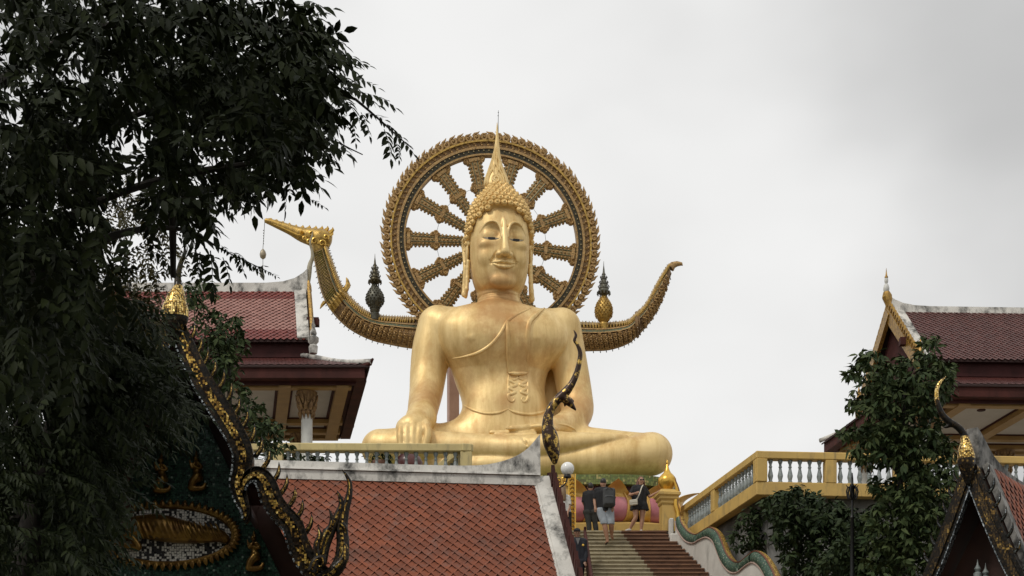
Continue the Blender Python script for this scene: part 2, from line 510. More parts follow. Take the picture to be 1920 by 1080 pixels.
STEP_BEIGE = paint('beige_step', (0.46, 0.40, 0.27), (0.35, 0.30, 0.20), rough=0.75, nscale=3.5, stain=((0.10, 0.085, 0.06), 5, 0.55, 0.75), rnd=0.25, bump=0.2)
STEP_BROWN = paint('brown_step', (0.235, 0.118, 0.06), (0.165, 0.08, 0.042), rough=0.6, nscale=3.5, stain=((0.055, 0.03, 0.018), 5, 0.52, 0.75), rnd=0.3, bump=0.2)
NAGAGREEN = mosaic('naga_green_mosaic', [(0, (0.035, 0.085, 0.055)), (0.35, (0.05, 0.115, 0.07)), (0.7, (0.085, 0.15, 0.10)), (0.92, (0.22, 0.25, 0.18))], 26, rough=0.35, metal=0.1, grout=(0.018, 0.035, 0.025))
NAGAGOLD = mosaic('naga_gold_mosaic', [(0, (0.55, 0.35, 0.08)), (0.5, (0.70, 0.47, 0.13)), (0.85, (0.40, 0.24, 0.06))], 22, rough=0.35, metal=0.3, grout=(0.16, 0.09, 0.03))
MOSGOLD = mosaic('gilt_mosaic', [(0, (0.035, 0.02, 0.01)), (0.26, (0.30, 0.17, 0.04)), (0.5, (0.72, 0.47, 0.11)), (0.74, (0.92, 0.68, 0.24))], 34, rough=0.16, metal=0.85, grout=(0.012, 0.008, 0.005), patch=3.0)
MOSDARK = mosaic('dark_gilt_mosaic', [(0, (0.012, 0.01, 0.007)), (0.5, (0.035, 0.022, 0.01)), (0.84, (0.25, 0.15, 0.04)), (0.95, (0.75, 0.50, 0.14))], 34, rough=0.25, metal=0.6, grout=(0.006, 0.005, 0.004), patch=4.0)
MOSSILVER = mosaic('mirror_mosaic', [(0, (0.16, 0.18, 0.19)), (0.4, (0.34, 0.37, 0.38)), (0.8, (0.55, 0.60, 0.62))], 30, rough=0.12, metal=0.8)
MOSGREEN = mosaic('glass_green_mosaic', [(0, (0.014, 0.045, 0.028)), (0.3, (0.022, 0.070, 0.043)), (0.65, (0.04, 0.105, 0.066)), (0.96, (0.25, 0.32, 0.26))], 34, rough=0.2, metal=0.35, grout=(0.006, 0.018, 0.012))
MOSWHITE = mosaic('white_black_mosaic', [(0, (0.014, 0.014, 0.016)), (0.40, (0.05, 0.05, 0.055)), (0.42, (0.72, 0.70, 0.64)), (0.8, (0.85, 0.83, 0.77))], 30, rough=0.25, metal=0.1, grout=(0.04, 0.035, 0.03), patch=2.4)
RELIEF = paint('old_gold_relief', (0.34, 0.20, 0.045), (0.15, 0.075, 0.02), rough=0.3, metal=0.7, nscale=6, stain=((0.04, 0.02, 0.01), 8, 0.52, 0.72))
WOOD = paint('soffit_wood', (0.075, 0.028, 0.017), (0.05, 0.02, 0.013), rough=0.6, nscale=3)
BLACKMETAL = paint('black_iron', (0.018, 0.018, 0.018), rough=0.4, metal=0.5, bump=0)
def globe_mat():
    t = NT('opal_glass')
    t.b.inputs['Subsurface Weight'].default_value = 0.0
    return t.done((0.80, 0.80, 0.78), 0.15, 0.0)
GLOBE = globe_mat()
GROUND = paint('ground_soil', (0.12, 0.10, 0.075), (0.06, 0.065, 0.035), rough=0.95, nscale=0.6)
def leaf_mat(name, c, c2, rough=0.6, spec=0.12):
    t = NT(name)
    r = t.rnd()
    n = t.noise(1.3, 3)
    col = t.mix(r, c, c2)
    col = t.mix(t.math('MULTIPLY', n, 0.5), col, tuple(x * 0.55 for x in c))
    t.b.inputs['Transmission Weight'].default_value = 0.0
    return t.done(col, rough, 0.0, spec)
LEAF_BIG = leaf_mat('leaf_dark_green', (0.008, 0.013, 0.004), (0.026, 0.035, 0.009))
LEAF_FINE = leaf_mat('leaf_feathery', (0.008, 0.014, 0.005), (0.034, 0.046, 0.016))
LEAF_DRY = leaf_mat('leaf_olive', (0.06, 0.055, 0.018), (0.10, 0.085, 0.028))
LEAF_R = leaf_mat('leaf_mid_green', (0.022, 0.040, 0.014), (0.078, 0.100, 0.036))
LEAF_R2 = leaf_mat('leaf_shrub_green', (0.018, 0.032, 0.013), (0.044, 0.062, 0.022))
BARK = paint('bark', (0.022, 0.017, 0.013), (0.012, 0.009, 0.007), rough=0.9, nscale=6, bump=0.6, bscale=12)
TERRWALL = paint('shade_toned_stained_wall', (0.24, 0.235, 0.22), (0.17, 0.165, 0.155), rough=0.9, nscale=0.8, stain=((0.06, 0.06, 0.055), 1.4, 0.48, 0.75, (1, 1, 0.35)), bump=0.3)  # white wall darkened for the shade under the slab, plus its own stains

# ---------------------------------------------------------------- the setting: ground, terrace, stairs
T = CZ + 10.48                      # terrace level
gm = MB(); gm.add([(-900, -300, 0), (900, -300, 0), (900, 2200, 0), (-900, 2200, 0)], [(0, 1, 2, 3)])
mk('ground', gm, GROUND, kind='structure')

RISE, RUN, TOPY = 0.165, 0.27, 48.0
def stair_right(Y): return 4.64 + 0.30 * (TOPY - Y)
def stair_left(Y): return 0.35 + 0.11 * (TOPY - Y)
def stair_seam(Y): return 3.28 + 0.234 * (TOPY - Y)

# terrace block (its front wall stands 0.35 m behind the yellow edge beam)
plan = [(-26, 41.95), (-1.45, 42.25), (0.25, 48.12), (4.75, 48.12), (5.40, 48.12), (6.85, 42.72), (26, 44.1), (26, 84), (-26, 84)]
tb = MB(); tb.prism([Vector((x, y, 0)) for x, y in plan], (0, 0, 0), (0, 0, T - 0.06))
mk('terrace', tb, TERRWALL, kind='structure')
tf = MB(); plan2 = [(-26, 41.7), (-1.2, 42.0), (0.3, 48.05), (4.72, 48.05), (5.22, 48.05), (6.5, 42.45), (26, 43.8), (26, 84), (-26, 84)]
tf.prism([Vector((x, y, T - 0.056)) for x, y in plan2], (0, 0, 0), (0, 0, 0.05))
mk('terrace_floor', tf, paint('terrace_paving', (0.34, 0.30, 0.24), rough=0.7), kind='structure')

st = thing('staircase', 'long outdoor stairs with beige treads beside a brown strip, leading to the golden statue', 'stairs', (2.5, 38, 0))
nst = int(T / RISE)
core = MB()
core.hexa([(stair_left(TOPY), TOPY + .1, 0), (stair_right(TOPY), TOPY + .1, 0), (stair_right(28.6), 28.6, 0), (stair_left(28.6), 28.6, 0),
           (stair_left(TOPY), TOPY + .1, T - .5), (stair_right(TOPY), TOPY + .1, T - .5), (stair_right(28.6), 28.6, .02), (stair_left(28.6), 28.6, .02)])
mk('stair_core', core, WHITEWALL, st)
for i in range(nst):
    yf = TOPY - i * RUN; zt = T - i * RISE
    near = i < 18
    xl, xs, xr = stair_left(yf), stair_seam(yf), stair_right(yf)
    cuts = [xl, xs]
    if near:
        a = xl + (xs - xl) * random.uniform(.25, .40); b = xl + (xs - xl) * random.uniform(.60, .78)
        cuts = [xl, a, b, xs]
    segs = [(cuts[k], cuts[k + 1], STEP_BEIGE) for k in range(len(cuts) - 1)]
    cb = [xs, xr] if not near else [xs, xs + (xr - xs) * random.uniform(.4, .6), xr]
    segs += [(cb[k], cb[k + 1], STEP_BROWN) for k in range(len(cb) - 1)]
    for (a, b, mt) in segs:
        m = MB(); g = 0.006; j = random.uniform(-.004, .004)
        m.box(((a + b) / 2, yf + RUN / 2 + .02 + j, zt - .09 - RISE / 2 + 0.055), (b - a - g, RUN + .03, RISE - .03))
        m.box(((a + b) / 2, yf + RUN / 2 + j, zt - .0205), (b - a - g, RUN + .09, .037))
        mk('step_slab', m, mt, st)

# ---------------------------------------------------------------- the seated golden statue
def build_statue():
    root = thing('golden_statue', 'huge golden seated Buddha statue with flame-topped head and one hand on its knee', 'statue', P(968, 890, 54.2))
    YS = 55.0
    def Q(x, y, Y): return np.array(P(x, y, Y))
    def r(n, Y=YS): return px(n, Y)
    zseat = CZ + 12.97
    lo = Q(660, 905, 58); hi = Q(1280, 520, 50)
    S = SDF((lo[0] - .4, 50.6, zseat - .15), (6.2, 57.6, CZ + (YH - 520) * 55 / F), 0.043)
    # torso: elliptical cross-sections that follow the outline
    rows = [  # y, cx, half width, half depth, depth centre offset
        (560, 936, 38, 39, .10), (571, 936, 39, 40, .10), (577, 936, 50, 44, .08), (584, 936, 76, 50, .05), (593, 936, 100, 55, .02), (606, 937, 116, 58, 0), (625, 938, 120, 63, -.05), (650, 940, 110, 64, -.08),
        (675, 939, 101, 60, -.05), (700, 937, 90, 53, 0), (726, 939, 83, 48, .02), (748, 944, 80, 47, .02), (768, 947, 81, 50, 0),
        (790, 946, 90, 56, 0), (812, 946, 104, 62, 0), (840, 948, 112, 66, 0), (880, 950, 112, 66, 0)]
    rw = spline(rows, 160)
    zz = CZ + (YH - rw[:, 0]) * YS / F
    o = np.argsort(zz); zz = zz[o]; rw = rw[o]
    cx = (rw[:, 1] - 960) * YS / F; hw = rw[:, 2] * YS / F; hd = rw[:, 3] * YS / F; co = YS + rw[:, 4]
    ca, sa = math.cos(R(8)), math.sin(R(8))
    def torso(X, Y, Z):
        z = Z.ravel()
        i = lambda a: np.interp(z, zz, a)[None, None, :]
        dx, dy = X - i(cx), Y - i(co)
        u, v = dx * ca + dy * sa, -dx * sa + dy * ca
        a, b = i(hw), i(hd)
        q = (np.abs(u / a) ** 2.35 + np.abs(v / b) ** 2.35) ** (1 / 2.35)
        d = (q - 1) * np.minimum(a, b)
        return np.maximum(d, Z - zz[-1])
    S.op(torso, (-4, 52, zseat - 1), (4, 57.5, zz[-1] + .3))
    def limb(pts, k, n=18): S.limb([(*Q(x, y, Yk), r(rr)) for x, y, Yk, rr in pts], k, n)
    # chest
    for (x, y, Yc, rr) in ((893, 637, 54.42, (1.05, .50, .60)), (1001, 637, 54.65, (1.05, .50, .60))):
        S.ell(Q(x, y, Yc), rr, .6)
    for (x, y, Yc) in ((884, 635, 53.84), (1006, 635, 54.10)):
        S.ell(Q(x, y, Yc), (.09, .14, .08), .14)
    # belly
    S.ell(Q(950, 755, 54.45), (1.05, .42, .62), .5)
    # shoulders and arms
    S.chain([Q(925, 602, 55.1), Q(824, 607, 55.05)], [r(24), r(31)], .45)
    S.chain([Q(947, 602, 55.2), Q(1052, 611, 55.3)], [r(24), r(31)], .45)
    limb([(820, 611, 55.0, 36.5), (809, 655, 54.95, 36), (803, 700, 54.85, 34), (799, 735, 54.5, 31), (794, 762, 54.0, 28.5), (790, 785, 53.3, 26)], .10)
    limb([(1054, 615, 55.25, 35.5), (1062, 655, 55.3, 34.5), (1072, 705, 55.2, 33), (1079, 745, 55.05, 32), (1082, 771, 54.8, 30.5), (1072, 789, 54.25, 27), (1052, 798, 53.65, 21), (1034, 801, 53.2, 17)], .10, 26)
    # upper leg: thigh to the knee, shin back across, foot on the other thigh
    limb([(890, 834, 55.0, 44), (800, 838, 54.3, 40), (740, 841, 53.6, 36), (713, 841, 53.2, 34)], .3)
    limb([(1010, 838, 54.9, 46), (1120, 846, 54.0, 41), (1190, 850, 53.1, 37), (1221, 851, 52.6, 36)], .3)
    # lower shin first, then the upper one lies on it
    limb([(1221, 852, 52.55, 35.5), (1180, 857, 52.4, 34.5), (1120, 863, 52.35, 32), (1040, 868, 52.4, 27), (900, 875, 52.5, 22), (800, 876, 52.8, 18), (745, 874, 53.3, 13)], .18, 30)
    limb([(713, 841, 53.15, 33.5), (760, 841, 52.9, 33), (830, 841, 52.75, 30), (910, 842, 52.55, 26.5), (975, 842, 52.3, 23.5), (1030, 836, 52.15, 22), (1080, 830, 52.05, 18), (1125, 825.5, 52.05, 12.5), (1155, 823, 52.1, 8.5), (1172, 822, 52.15, 6)], .05, 34)
    S.ell(Q(1046, 832, 52.2), (.52, .42, .36), .15)
    for (x, y) in ((1174, 819), (1174, 823), (1171, 827)):
        S.chain([Q(1154, y, 52.06), Q(x, y, 52.1)], [r(4.4), r(3.8)], .04, pad=.2)
    # knee hand: back of the hand and five fingers hanging over the shin
    limb([(790, 783, 53.3, 26), (782, 792, 52.95, 24), (777, 799, 52.75, 23)], .15, 8)
    S.ell(Q(776, 799, 52.62), (.58, .40, .32), .2)
    for (x0, y0, x1, y1, x2, y2, rr) in ((752, 800, 750.5, 818, 751.5, 840, 7.6), (763.5, 798, 762.5, 819, 762.5, 843, 7.8), (775.5, 797, 774.5, 820, 774, 843, 8.0),
                                         (787.5, 799, 785.5, 819, 783.5, 842, 7.8), (799, 796, 802, 814, 796.5, 838, 8.2)):
        S.limb([(*Q(x0, y0 - 4, 52.45), r(rr - 1)), (*Q(x0, y0 + 5, 52.22), r(rr)), (*Q(x1, y1, 52.10), r(rr - .5)), (*Q(x2, y2, 52.02), r(rr - 1.8))], .02, 14, pad=.2)
    # lap hand: palm up, fingers to the left, thumb along the top
    S.ell(Q(1012, 807, 52.95), (.62, .55, .20), .15)
    S.chain([Q(1034, 801, 53.2), Q(1008, 803, 52.85), Q(985, 803.5, 52.55), Q(959, 804, 52.4)], [r(15), r(9.5), r(7.2), r(5.8)], .05, pad=.2)
    for k, (x0, x1, y, Yk) in enumerate(((1000, 921, 811, 52.75), (1000, 930, 814, 52.5), (1000, 944, 816.5, 52.35))):
        S.chain([Q(x0, y, Yk), Q((x0 + x1) / 2, y + 1.5, Yk), Q(x1, y, Yk)], [r(7), r(6), r(4.4)], .05, pad=.2)
    # robe falling from the covered arm, behind the gap beside the waist
    S.ell(Q(1040, 745, 56.05), (.75, .16, 1.9), .12)
    # creases at the wrist, ankle and elbow
    def cut(pts, rr, k=.06):
        S.chain([Q(*p) for p in pts], [r(rr)] * len(pts), k, 's', pad=.15)
    cut([(957, 818, 51.95), (968, 832, 51.82), (972, 848, 51.84), (969, 862, 51.95)], 1.3)
    cut([(978, 818, 51.98), (987, 832, 51.88), (990, 848, 51.92)], 1.1)
    cut([(880, 578, 54.4), (905, 588, 54.18), (937, 590, 54.10), (970, 588, 54.2), (992, 578, 54.55)], 1.2, .1)
    # flat seat
    S.op(lambda X, Y, Z: (zseat - Z) + 0 * X + 0 * Y, (-9, 50, zseat - 2), (9, 58, zseat + 1), .12, 'i')
    body = S.obj('body', STATUE, root)

    # robe lines: raised cords laid on the body
    me = body.data
    n = len(me.vertices); co_ = np.empty(n * 3, dtype=np.float32); me.vertices.foreach_get('co', co_)
    bvh = BVHTree.FromPolygons(co_.reshape(-1, 3).tolist(), [list(p.vertices) for p in me.polygons])
    eye = Vector((0, 0, CZ))
    def hit(x, y):
        d = (P(x, y, 55) - eye).normalized()
        loc, nor, _, _ = bvh.ray_cast(eye, d)
        return loc
    def cord(name, pts, rad, nseg=40, flat=.7, lift=0.0):
        q = spline(pts, nseg); out = []
        for x, y in q:
            h = hit(x, y)
            if h is not None: out.append(h + Vector((0, -lift, 0)))
        if len(out) > 3:
            m = MB(); rr = [rad * min(1, .25 + 3 * t / len(out), .25 + 3 * (len(out) - 1 - t) / len(out)) for t in range(len(out))]
            m.tube(out, rr, 7, flat=flat)
            mk(name, m, STATUE, root, smooth=True)
    # the sash hanging from the shoulder: a slightly raised panel
    def panel(name, grid, lift):
        vs, fs = [], []; nr = len(grid); nc = len(grid[0])
        back = []
        for row in grid:
            for (x, y) in row:
                h = hit(x, y); d = (eye - h).normalized(); d.z = 0; d.normalize()
                vs.append(h + d * lift); back.append(h - d * .08)
        k = len(vs); vs += back
        for i in range(nr - 1):
            for j in range(nc - 1):
                a = i * nc + j
                fs.append((a, a + 1, a + nc + 1, a + nc)); fs.append((k + a, k + a + nc, k + a + nc + 1, k + a + 1))
        rim = [j for j in range(nc)] + [i * nc + nc - 1 for i in range(1, nr)] + [(nr - 1) * nc + j for j in range(nc - 2, -1, -1)] + [i * nc for i in range(nr - 2, 0, -1)]
        for a, b in zip(rim, rim[1:] + rim[:1]): fs.append((a, k + a, k + b, b))
        m = MB(); m.add(vs, fs); mk(name, m, STATUE, root, smooth=50)
    gl = [(604, 951, 991), (620, 951.5, 988), (640, 952, 988), (660, 952.5, 988), (680, 953, 988.5), (699, 953, 988.5)]
    panel('sash', [[(a + (b - a) * t / 5, y) for t in range(6)] for y, a, b in gl], .065)
    cord('robe_edge', [(1022, 577), (1006, 590), (994, 602), (989, 622), (989, 660), (989, 698)], .08, 60, lift=.05)
    cord('robe_edge', [(951, 600), (952.5, 640), (953, 698)], .075, 44, lift=.05)
    cord('robe_edge', [(953, 700), (970, 701), (990, 700)], .075, 20, lift=.05)
    cord('robe_edge', [(1004, 574), (985, 582), (965, 592), (951, 603), (938, 625), (921, 645), (898, 660), (872, 668), (848, 672)], .058, 80)
    cord('robe_edge', [(1016, 578), (1000, 590), (990, 601), (985, 612)], .035, 24)
    for s_, xo in ((1, 953), (-1, 990)):
        zig = [(0, 702), (9, 703), (17, 707), (13, 711), (2, 713), (9, 717), (15, 721), (10, 724), (1, 727), (8, 731), (13, 735), (7, 738), (0, 741), (2, 750), (8, 753), (12, 748), (9, 744)]
        cord('robe_pleat', [(xo + s_ * a, b) for a, b in zig], .062, 90)
        cord('robe_pleat', [(xo + s_ * 1, 702), (xo, 722), (xo, 745)], .05, 30)
    cord('waist_fold', [(868, 759), (886, 768), (910, 775), (934, 774), (952, 767)], .055, 40)
    cord('waist_fold', [(952, 767), (966, 773), (990, 777), (1012, 774), (1027, 767)], .055, 40)
    cord('elbow_fold', [(1046, 795), (1062, 797), (1075, 803), (1081, 810)], .04, 20)
    for (x, y) in ((958, 804.0),):
        h = hit(x, y)
        if h is not None:
            m = MB(); m.lathe([(.02, -.03), (.11, -.02), (.12, .02), (.05, .05)], 14, h, ell=(1.5, .5)); mk('thumb_nail', m, STATUE, root, smooth=True)

    # ---------------- head, in its own frame: u to the right, w towards the viewer, v up (unit: one photo pixel at 55 m)
    k = px(1, YS); hc = Q(936, 470, YS); th = R(10)
    def L(u, w, v):      # head frame -> world
        return Vector((hc[0] + k * (u * math.cos(th) + w * math.sin(th)), hc[1] + k * (u * math.sin(th) - w * math.cos(th)), hc[2] + k * v))
    H = SDF((-80, -75, -130), (80, 90, 135), 1.15)       # local units: x = u, y = w, z = v
    prof = spline([(-88, 6, 4, 26), (-85, 30, 24, 30), (-80, 39, 38, 36), (-70, 45, 47, 42), (-56, 49.5, 52, 48), (-38, 53, 55, 53), (-15, 55, 56, 56), (8, 55.5, 56.5, 58),
                   (30, 55, 55.5, 58), (48, 52, 52, 56), (66, 44, 44, 50), (80, 33, 33, 42), (92, 14, 14, 24), (96, 3, 3, 6)], 120)
    def skull(X, Y, Z):
        z = Z.ravel(); i = lambda c: np.interp(z, prof[:, 0], prof[:, c])[None, None, :]
        a, bf, bb = i(1), i(2), i(3); b = np.where(Y > 0, bf, bb)
        q = (np.abs(X / a) ** 2.3 + np.abs(Y / b) ** 2.3) ** (1 / 2.3)
        d = (q - 1) * np.minimum(a, b) * .9
        return np.maximum(d, np.maximum(Z - 97, -88 - Z))
    H.op(skull, (-80, -75, -95), (80, 90, 110))
    E = lambda c, rr, kk, mode='u', M=None: H.ell(c, rr, kk, mode, M, pad=14)
    C = lambda pts, rr, kk, mode='u': H.chain(pts, rr, kk, mode, pad=10)
    for s_ in (-1, 1):
        E((s_ * 24, 36, -28), (20, 14, 22), 6)                      # cheek
        E((s_ * 23.5, 56, 13), (18.5, 8.5, 15), 3, 's')             # eye socket
        E((s_ * 22.5, 44.0, 9), (16.5, 8.6, 11.5), 2.5)             # upper lid bulge
        E((s_ * 22.5, 41.6, -7), (20, 10, 10), 7)                   # lower lid
    E((0, 40.3, -71), (20, 9.5, 12), 9)                                # chin
    for _ in range(3):                                               # soften the modelling so far
        for ax in range(3):
            H.d = (np.roll(H.d, 1, ax) + 2 * H.d + np.roll(H.d, -1, ax)) / 4
    for s_ in (-1, 1):
        H.limb([(s_ * 6.2, 60.5, 2, 1.5), (s_ * 7, 60, 14, 1.9), (s_ * 11, 58.2, 25.5, 2.0), (s_ * 18, 56.2, 31.2, 1.9), (s_ * 27, 52.6, 31.5, 1.8), (s_ * 35, 47, 27, 1.5), (s_ * 42, 40, 17, .8)], 2.5, 20, pad=10)   # arched brow edge
        C([(s_ * 9, 54.5, 1.5), (s_ * 16, 54.2, -.5), (s_ * 24, 53.2, -.5), (s_ * 32, 50, 1), (s_ * 38, 45.5, 3)], [.9, 1.5, 1.7, 1.4, .7], 1.0, 's')   # lid slit
        E((s_ * 9, 56, -29), (7.2, 8, 6), 3)                        # nostril wing
        E((s_ * 5, 63, -34.5), (3, 4.5, 2.2), 1.2, 's')
        C([(s_ * 14, 55, -25), (s_ * 19, 52, -35), (s_ * 23.5, 49.5, -43)], [1.0, 1.2, 1.0], 4, 's')
    H.limb([(0, 52.5, 38, 2.0), (0, 56.5, 26, 3.4), (0, 60.0, 8, 4.2), (0, 64, -10, 5.0), (0, 67, -24, 6.6)], 4, 14, pad=10)      # nose
    E((0, 66, -29), (8, 7.5, 5.5), 3)
    C([(0, 57.2, -36.5), (0, 57.2, -41)], [1.0, 1.3], 2, 's')
    C([(-22, 51.0, -41.6), (-12, 54.2, -42.4), (-4.5, 56.2, -40.6), (0, 55.8, -42.0), (4.5, 56.2, -40.6), (12, 54.2, -42.4), (22, 51.0, -41.6)], [1.2, 2.7, 3.2, 2.8, 3.2, 2.7, 1.2], .8)
    C([(-19, 51.5, -45.8), (-9, 54.8, -50.0), (0, 56.0, -51.2), (9, 54.8, -50.0), (19, 51.5, -45.8)], [1.2, 2.9, 3.7, 2.9, 1.2], .8)
    C([(-24, 52.5, -42.2), (-11, 57.8, -46.2), (0, 60.0, -46.2), (11, 57.8, -46.2), (24, 52.5, -42.2)], [.8, 1.0, 1.1, 1.0, .8], .5, 's')
    for s_ in (-1, 1): C([(s_ * 23.5, 52.0, -41.8), (s_ * 26, 50.5, -39.3)], [1.3, .8], 1.5, 's')
    # neck with the three rings
    C([(0, -6, -70), (0, -6, -118)], [38, 40.5], 5)
    for zc, rr in ((-92, 41.5), (-104, 42.5)):
        def ring(X, Y, Z, zc=zc, rr=rr):
            q = np.sqrt(X ** 2 + (Y + 6) ** 2)
            return np.sqrt((q - rr) ** 2 + (Z - zc) ** 2) - 1.5
        H.op(ring, (-60, -60, zc - 12), (60, 60, zc + 12), 3, 's')
    V, Qd = H.skin()
    Vw = np.stack([hc[0] + k * (V[:, 0] * math.cos(th) + V[:, 1] * math.sin(th)), hc[1] + k * (V[:, 0] * math.sin(th) - V[:, 1] * math.cos(th)), hc[2] + k * V[:, 2]], 1)
    link('head', mesh_np('head', Vw, Qd[:, ::-1], STATUE), root)
    # eyes: a dark glance under each lid
    for s_ in (-1, 1):
        m = MB(); pts = []
        q = spline([(9.5, 1.0), (15, -1.2), (24, -1.8), (31, -.3), (37, 2.5)], 14)
        top = [(x, y + 4.6 * math.sin(math.pi * (x - 9) / 29) ** .7 if 9 < x < 38 else y) for x, y in q]
        def wy(u): return 54.3 - .0085 * (u - 8) ** 2 * .9
        vs = [L(s_ * x, wy(x), y) for x, y in q] + [L(s_ * x, wy(x) + .3, y) for x, y in top]
        n = len(q)
        m.add(vs, [(i, i + 1, n + i + 1, n + i) for i in range(n - 1)], 0)
        m.add([v + Vector((0, -.006, 0)) for v in [L(s_ * x, wy(x) + .6, y) for x, y in q[4:10]] + [L(s_ * x, wy(x) + .9, y) for x, y in top[4:10]]], [(i, i + 1, 6 + i + 1, 6 + i) for i in range(5)], 1)
        mk('eye', m, [EYE_WHITE, EYE_DARK], root)
    # ears
    for s_ in (-1, 1):
        A = SDF((48, -34, -96), (80, 20, 34), 1.1)
        rim = [(57, 2, 8), (60, 0, 16), (63, -6, 22), (65, -13, 20), (65, -18, 10), (64, -18, -4), (63, -15, -22), (63, -13, -45), (64, -13, -66), (65, -12, -82), (64, -5, -86), (61.5, -1, -76), (60, -2, -55), (59.5, -2, -36), (58.5, 0, -24)]
        A.chain(rim, [3.2, 3.4, 3.6, 3.6, 3.4, 3.2, 3.2, 3.6, 4.0, 4.4, 4.0, 3.6, 3.4, 3.4, 3.2], 2.0, pad=8)
        A.ell((60, -8, -2), (3, 10, 22), 3, pad=8); A.ell((61.5, -8, -60), (2.4, 7, 30), 3, pad=8)
        V, Qd = A.skin(); V[:, 0] *= s_
        Vw = np.array([L(*p) for p in V])
        link('ear', mesh_np('ear', Vw, Qd[:, ::-1] if s_ > 0 else Qd, STATUE), root)
    # hair cap and snail curls
    hp = spline([(-42, 54, 0), (-20, 59, 0), (5, 61, 0), (25, 61.5, 0), (40, 60.5, 0), (55, 58, 0), (70, 54.5, 0), (82, 49, 0), (92, 42, 0), (102, 33.5, 0), (110, 26, 0), (117, 19.5, 0), (121, 8, 0)], 90)
    def above(v, w): return v > 50 + 1.05 * (w - 46)
    HC = SDF((-75, -75, -50), (75, 75, 130), 1.6)
    def cap(X, Y, Z):
        z = Z.ravel(); a = np.interp(z, hp[:, 0], hp[:, 1])[None, None, :]
        d = np.sqrt(X ** 2 + Y ** 2) - a
        d = np.maximum(d, np.maximum(Z - 121, -42 - Z))
        return np.maximum(d, (60 + 1.05 * (Y - 46) - Z) / 1.45)
    HC.op(cap, (-75, -75, -50), (75, 75, 130))
    V, Qd = HC.skin(); Vw = np.array([L(*p) for p in V])
    hair = link('hair', mesh_np('hair', Vw, Qd[:, ::-1], HAIR), root)
    cm = MB(); cm.lathe([(6.4, -2.5), (6.7, 0.2), (6.2, 2.4), (5.0, 3.3), (3.9, 2.7), (3.3, 2.9), (2.6, 4.4), (1.2, 5.6), (.2, 5.9)], 12)
    curl = as_mesh('hair_curl', cm, HAIR, True)
    v = -30.0; row = 0
    while v < 119:
        a = float(np.interp(v, hp[:, 0], hp[:, 1])); da = float(np.interp(v + 2, hp[:, 0], hp[:, 1])) - a
        n = max(6, int(2 * math.pi * a / 12.2))
        for j in range(n):
            phi = 2 * math.pi * (j + .5 * (row % 2)) / n
            u, w = a * math.sin(phi), a * math.cos(phi)
            if w < -30 or not above(v - 3, w): continue
            nl = Vector((math.sin(phi) * 2, math.cos(phi) * 2, -da)).normalized()
            nw = Vector((nl.x * math.cos(th) + nl.y * math.sin(th), nl.x * math.sin(th) - nl.y * math.cos(th), nl.z))
            zq = nw.to_track_quat('Z', 'Y').to_matrix().to_4x4()
            link('hair_curl', curl, hair, M=Matrix.Translation(L(u, w, v)) @ zq @ Matrix.Scale(k * .93, 4))
        sl = math.hypot(1, da / 2); v += 9.9 / sl; row += 1
    # flame above the crown
    fp = spline([(113, 17, 0), (119, 23.5, 0), (128, 22.5, 0), (142, 17.5, 0), (155, 12.2, 0), (168, 8.6, 0), (182, 6.3, 0), (198, 4.4, 0), (215, 2.6, 0), (232, 1.2, 0), (240, .3, 0)], 60)
    fm = MB(); rings = []
    for vv, a, _ in fp:
        rings.append([L(-4 + a * math.cos(t) * (1 + .05 * math.sin(5 * t + vv * .09)), .62 * a * math.sin(t), vv) for t in np.linspace(0, 2 * math.pi, 25)[:-1]])
    fm.rings(rings)
    fl = mk('flame_finial', fm, FLAME, root, smooth=True)
    fv = [Vector(p) for p in fm.v]
    fb = BVHTree.FromPolygons(fm.v, fm.f)
    def fcord(pts, rad, n=30):
        q = spline(pts, n); out = []
        for x, y in q:
            d = (P(x, y, 55) - eye).normalized(); loc, *_ = fb.ray_cast(eye, d)
            if loc is not None: out.append(loc)
        if len(out) > 3:
            m = MB(); m.tube(out, [rad * min(1, .3 + 4 * t / len(out), .15 + 3 * (len(out) - 1 - t) / len(out)) for t in range(len(out))], 6); mk('flame_tongue', m, FLAME, fl, smooth=True)
    sp = [(930 + (1.5 + .55 * t) * math.cos(t), 335 + (1.5 + .55 * t) * math.sin(t)) for t in np.linspace(0, 13, 26)]
    fcord(sp, .045, 60)
    for s_ in (-1, 1):
        x0 = 929.5
        fcord([(x0 + s_ * 20, 352), (x0 + s_ * 19, 338), (x0 + s_ * 14, 324), (x0 + s_ * 9, 312), (x0 + s_ * 5, 296), (x0 + s_ * 2, 276)], .05)
        fcord([(x0 + s_ * 14, 352), (x0 + s_ * 15, 340), (x0 + s_ * 12, 328), (x0 + s_ * 7, 318), (x0 + s_ * 6, 306), (x0 + s_ * 3, 290)], .045)
        fcord([(x0 + s_ * 8, 353), (x0 + s_ * 11, 346)], .04, 10)
        fcord([(x0 + s_ * 3, 326), (x0 + s_ * 4, 316), (x0 + s_ * 1, 306), (x0 + s_ * 2, 294), (x0, 270)], .04)
    return root
build_statue()

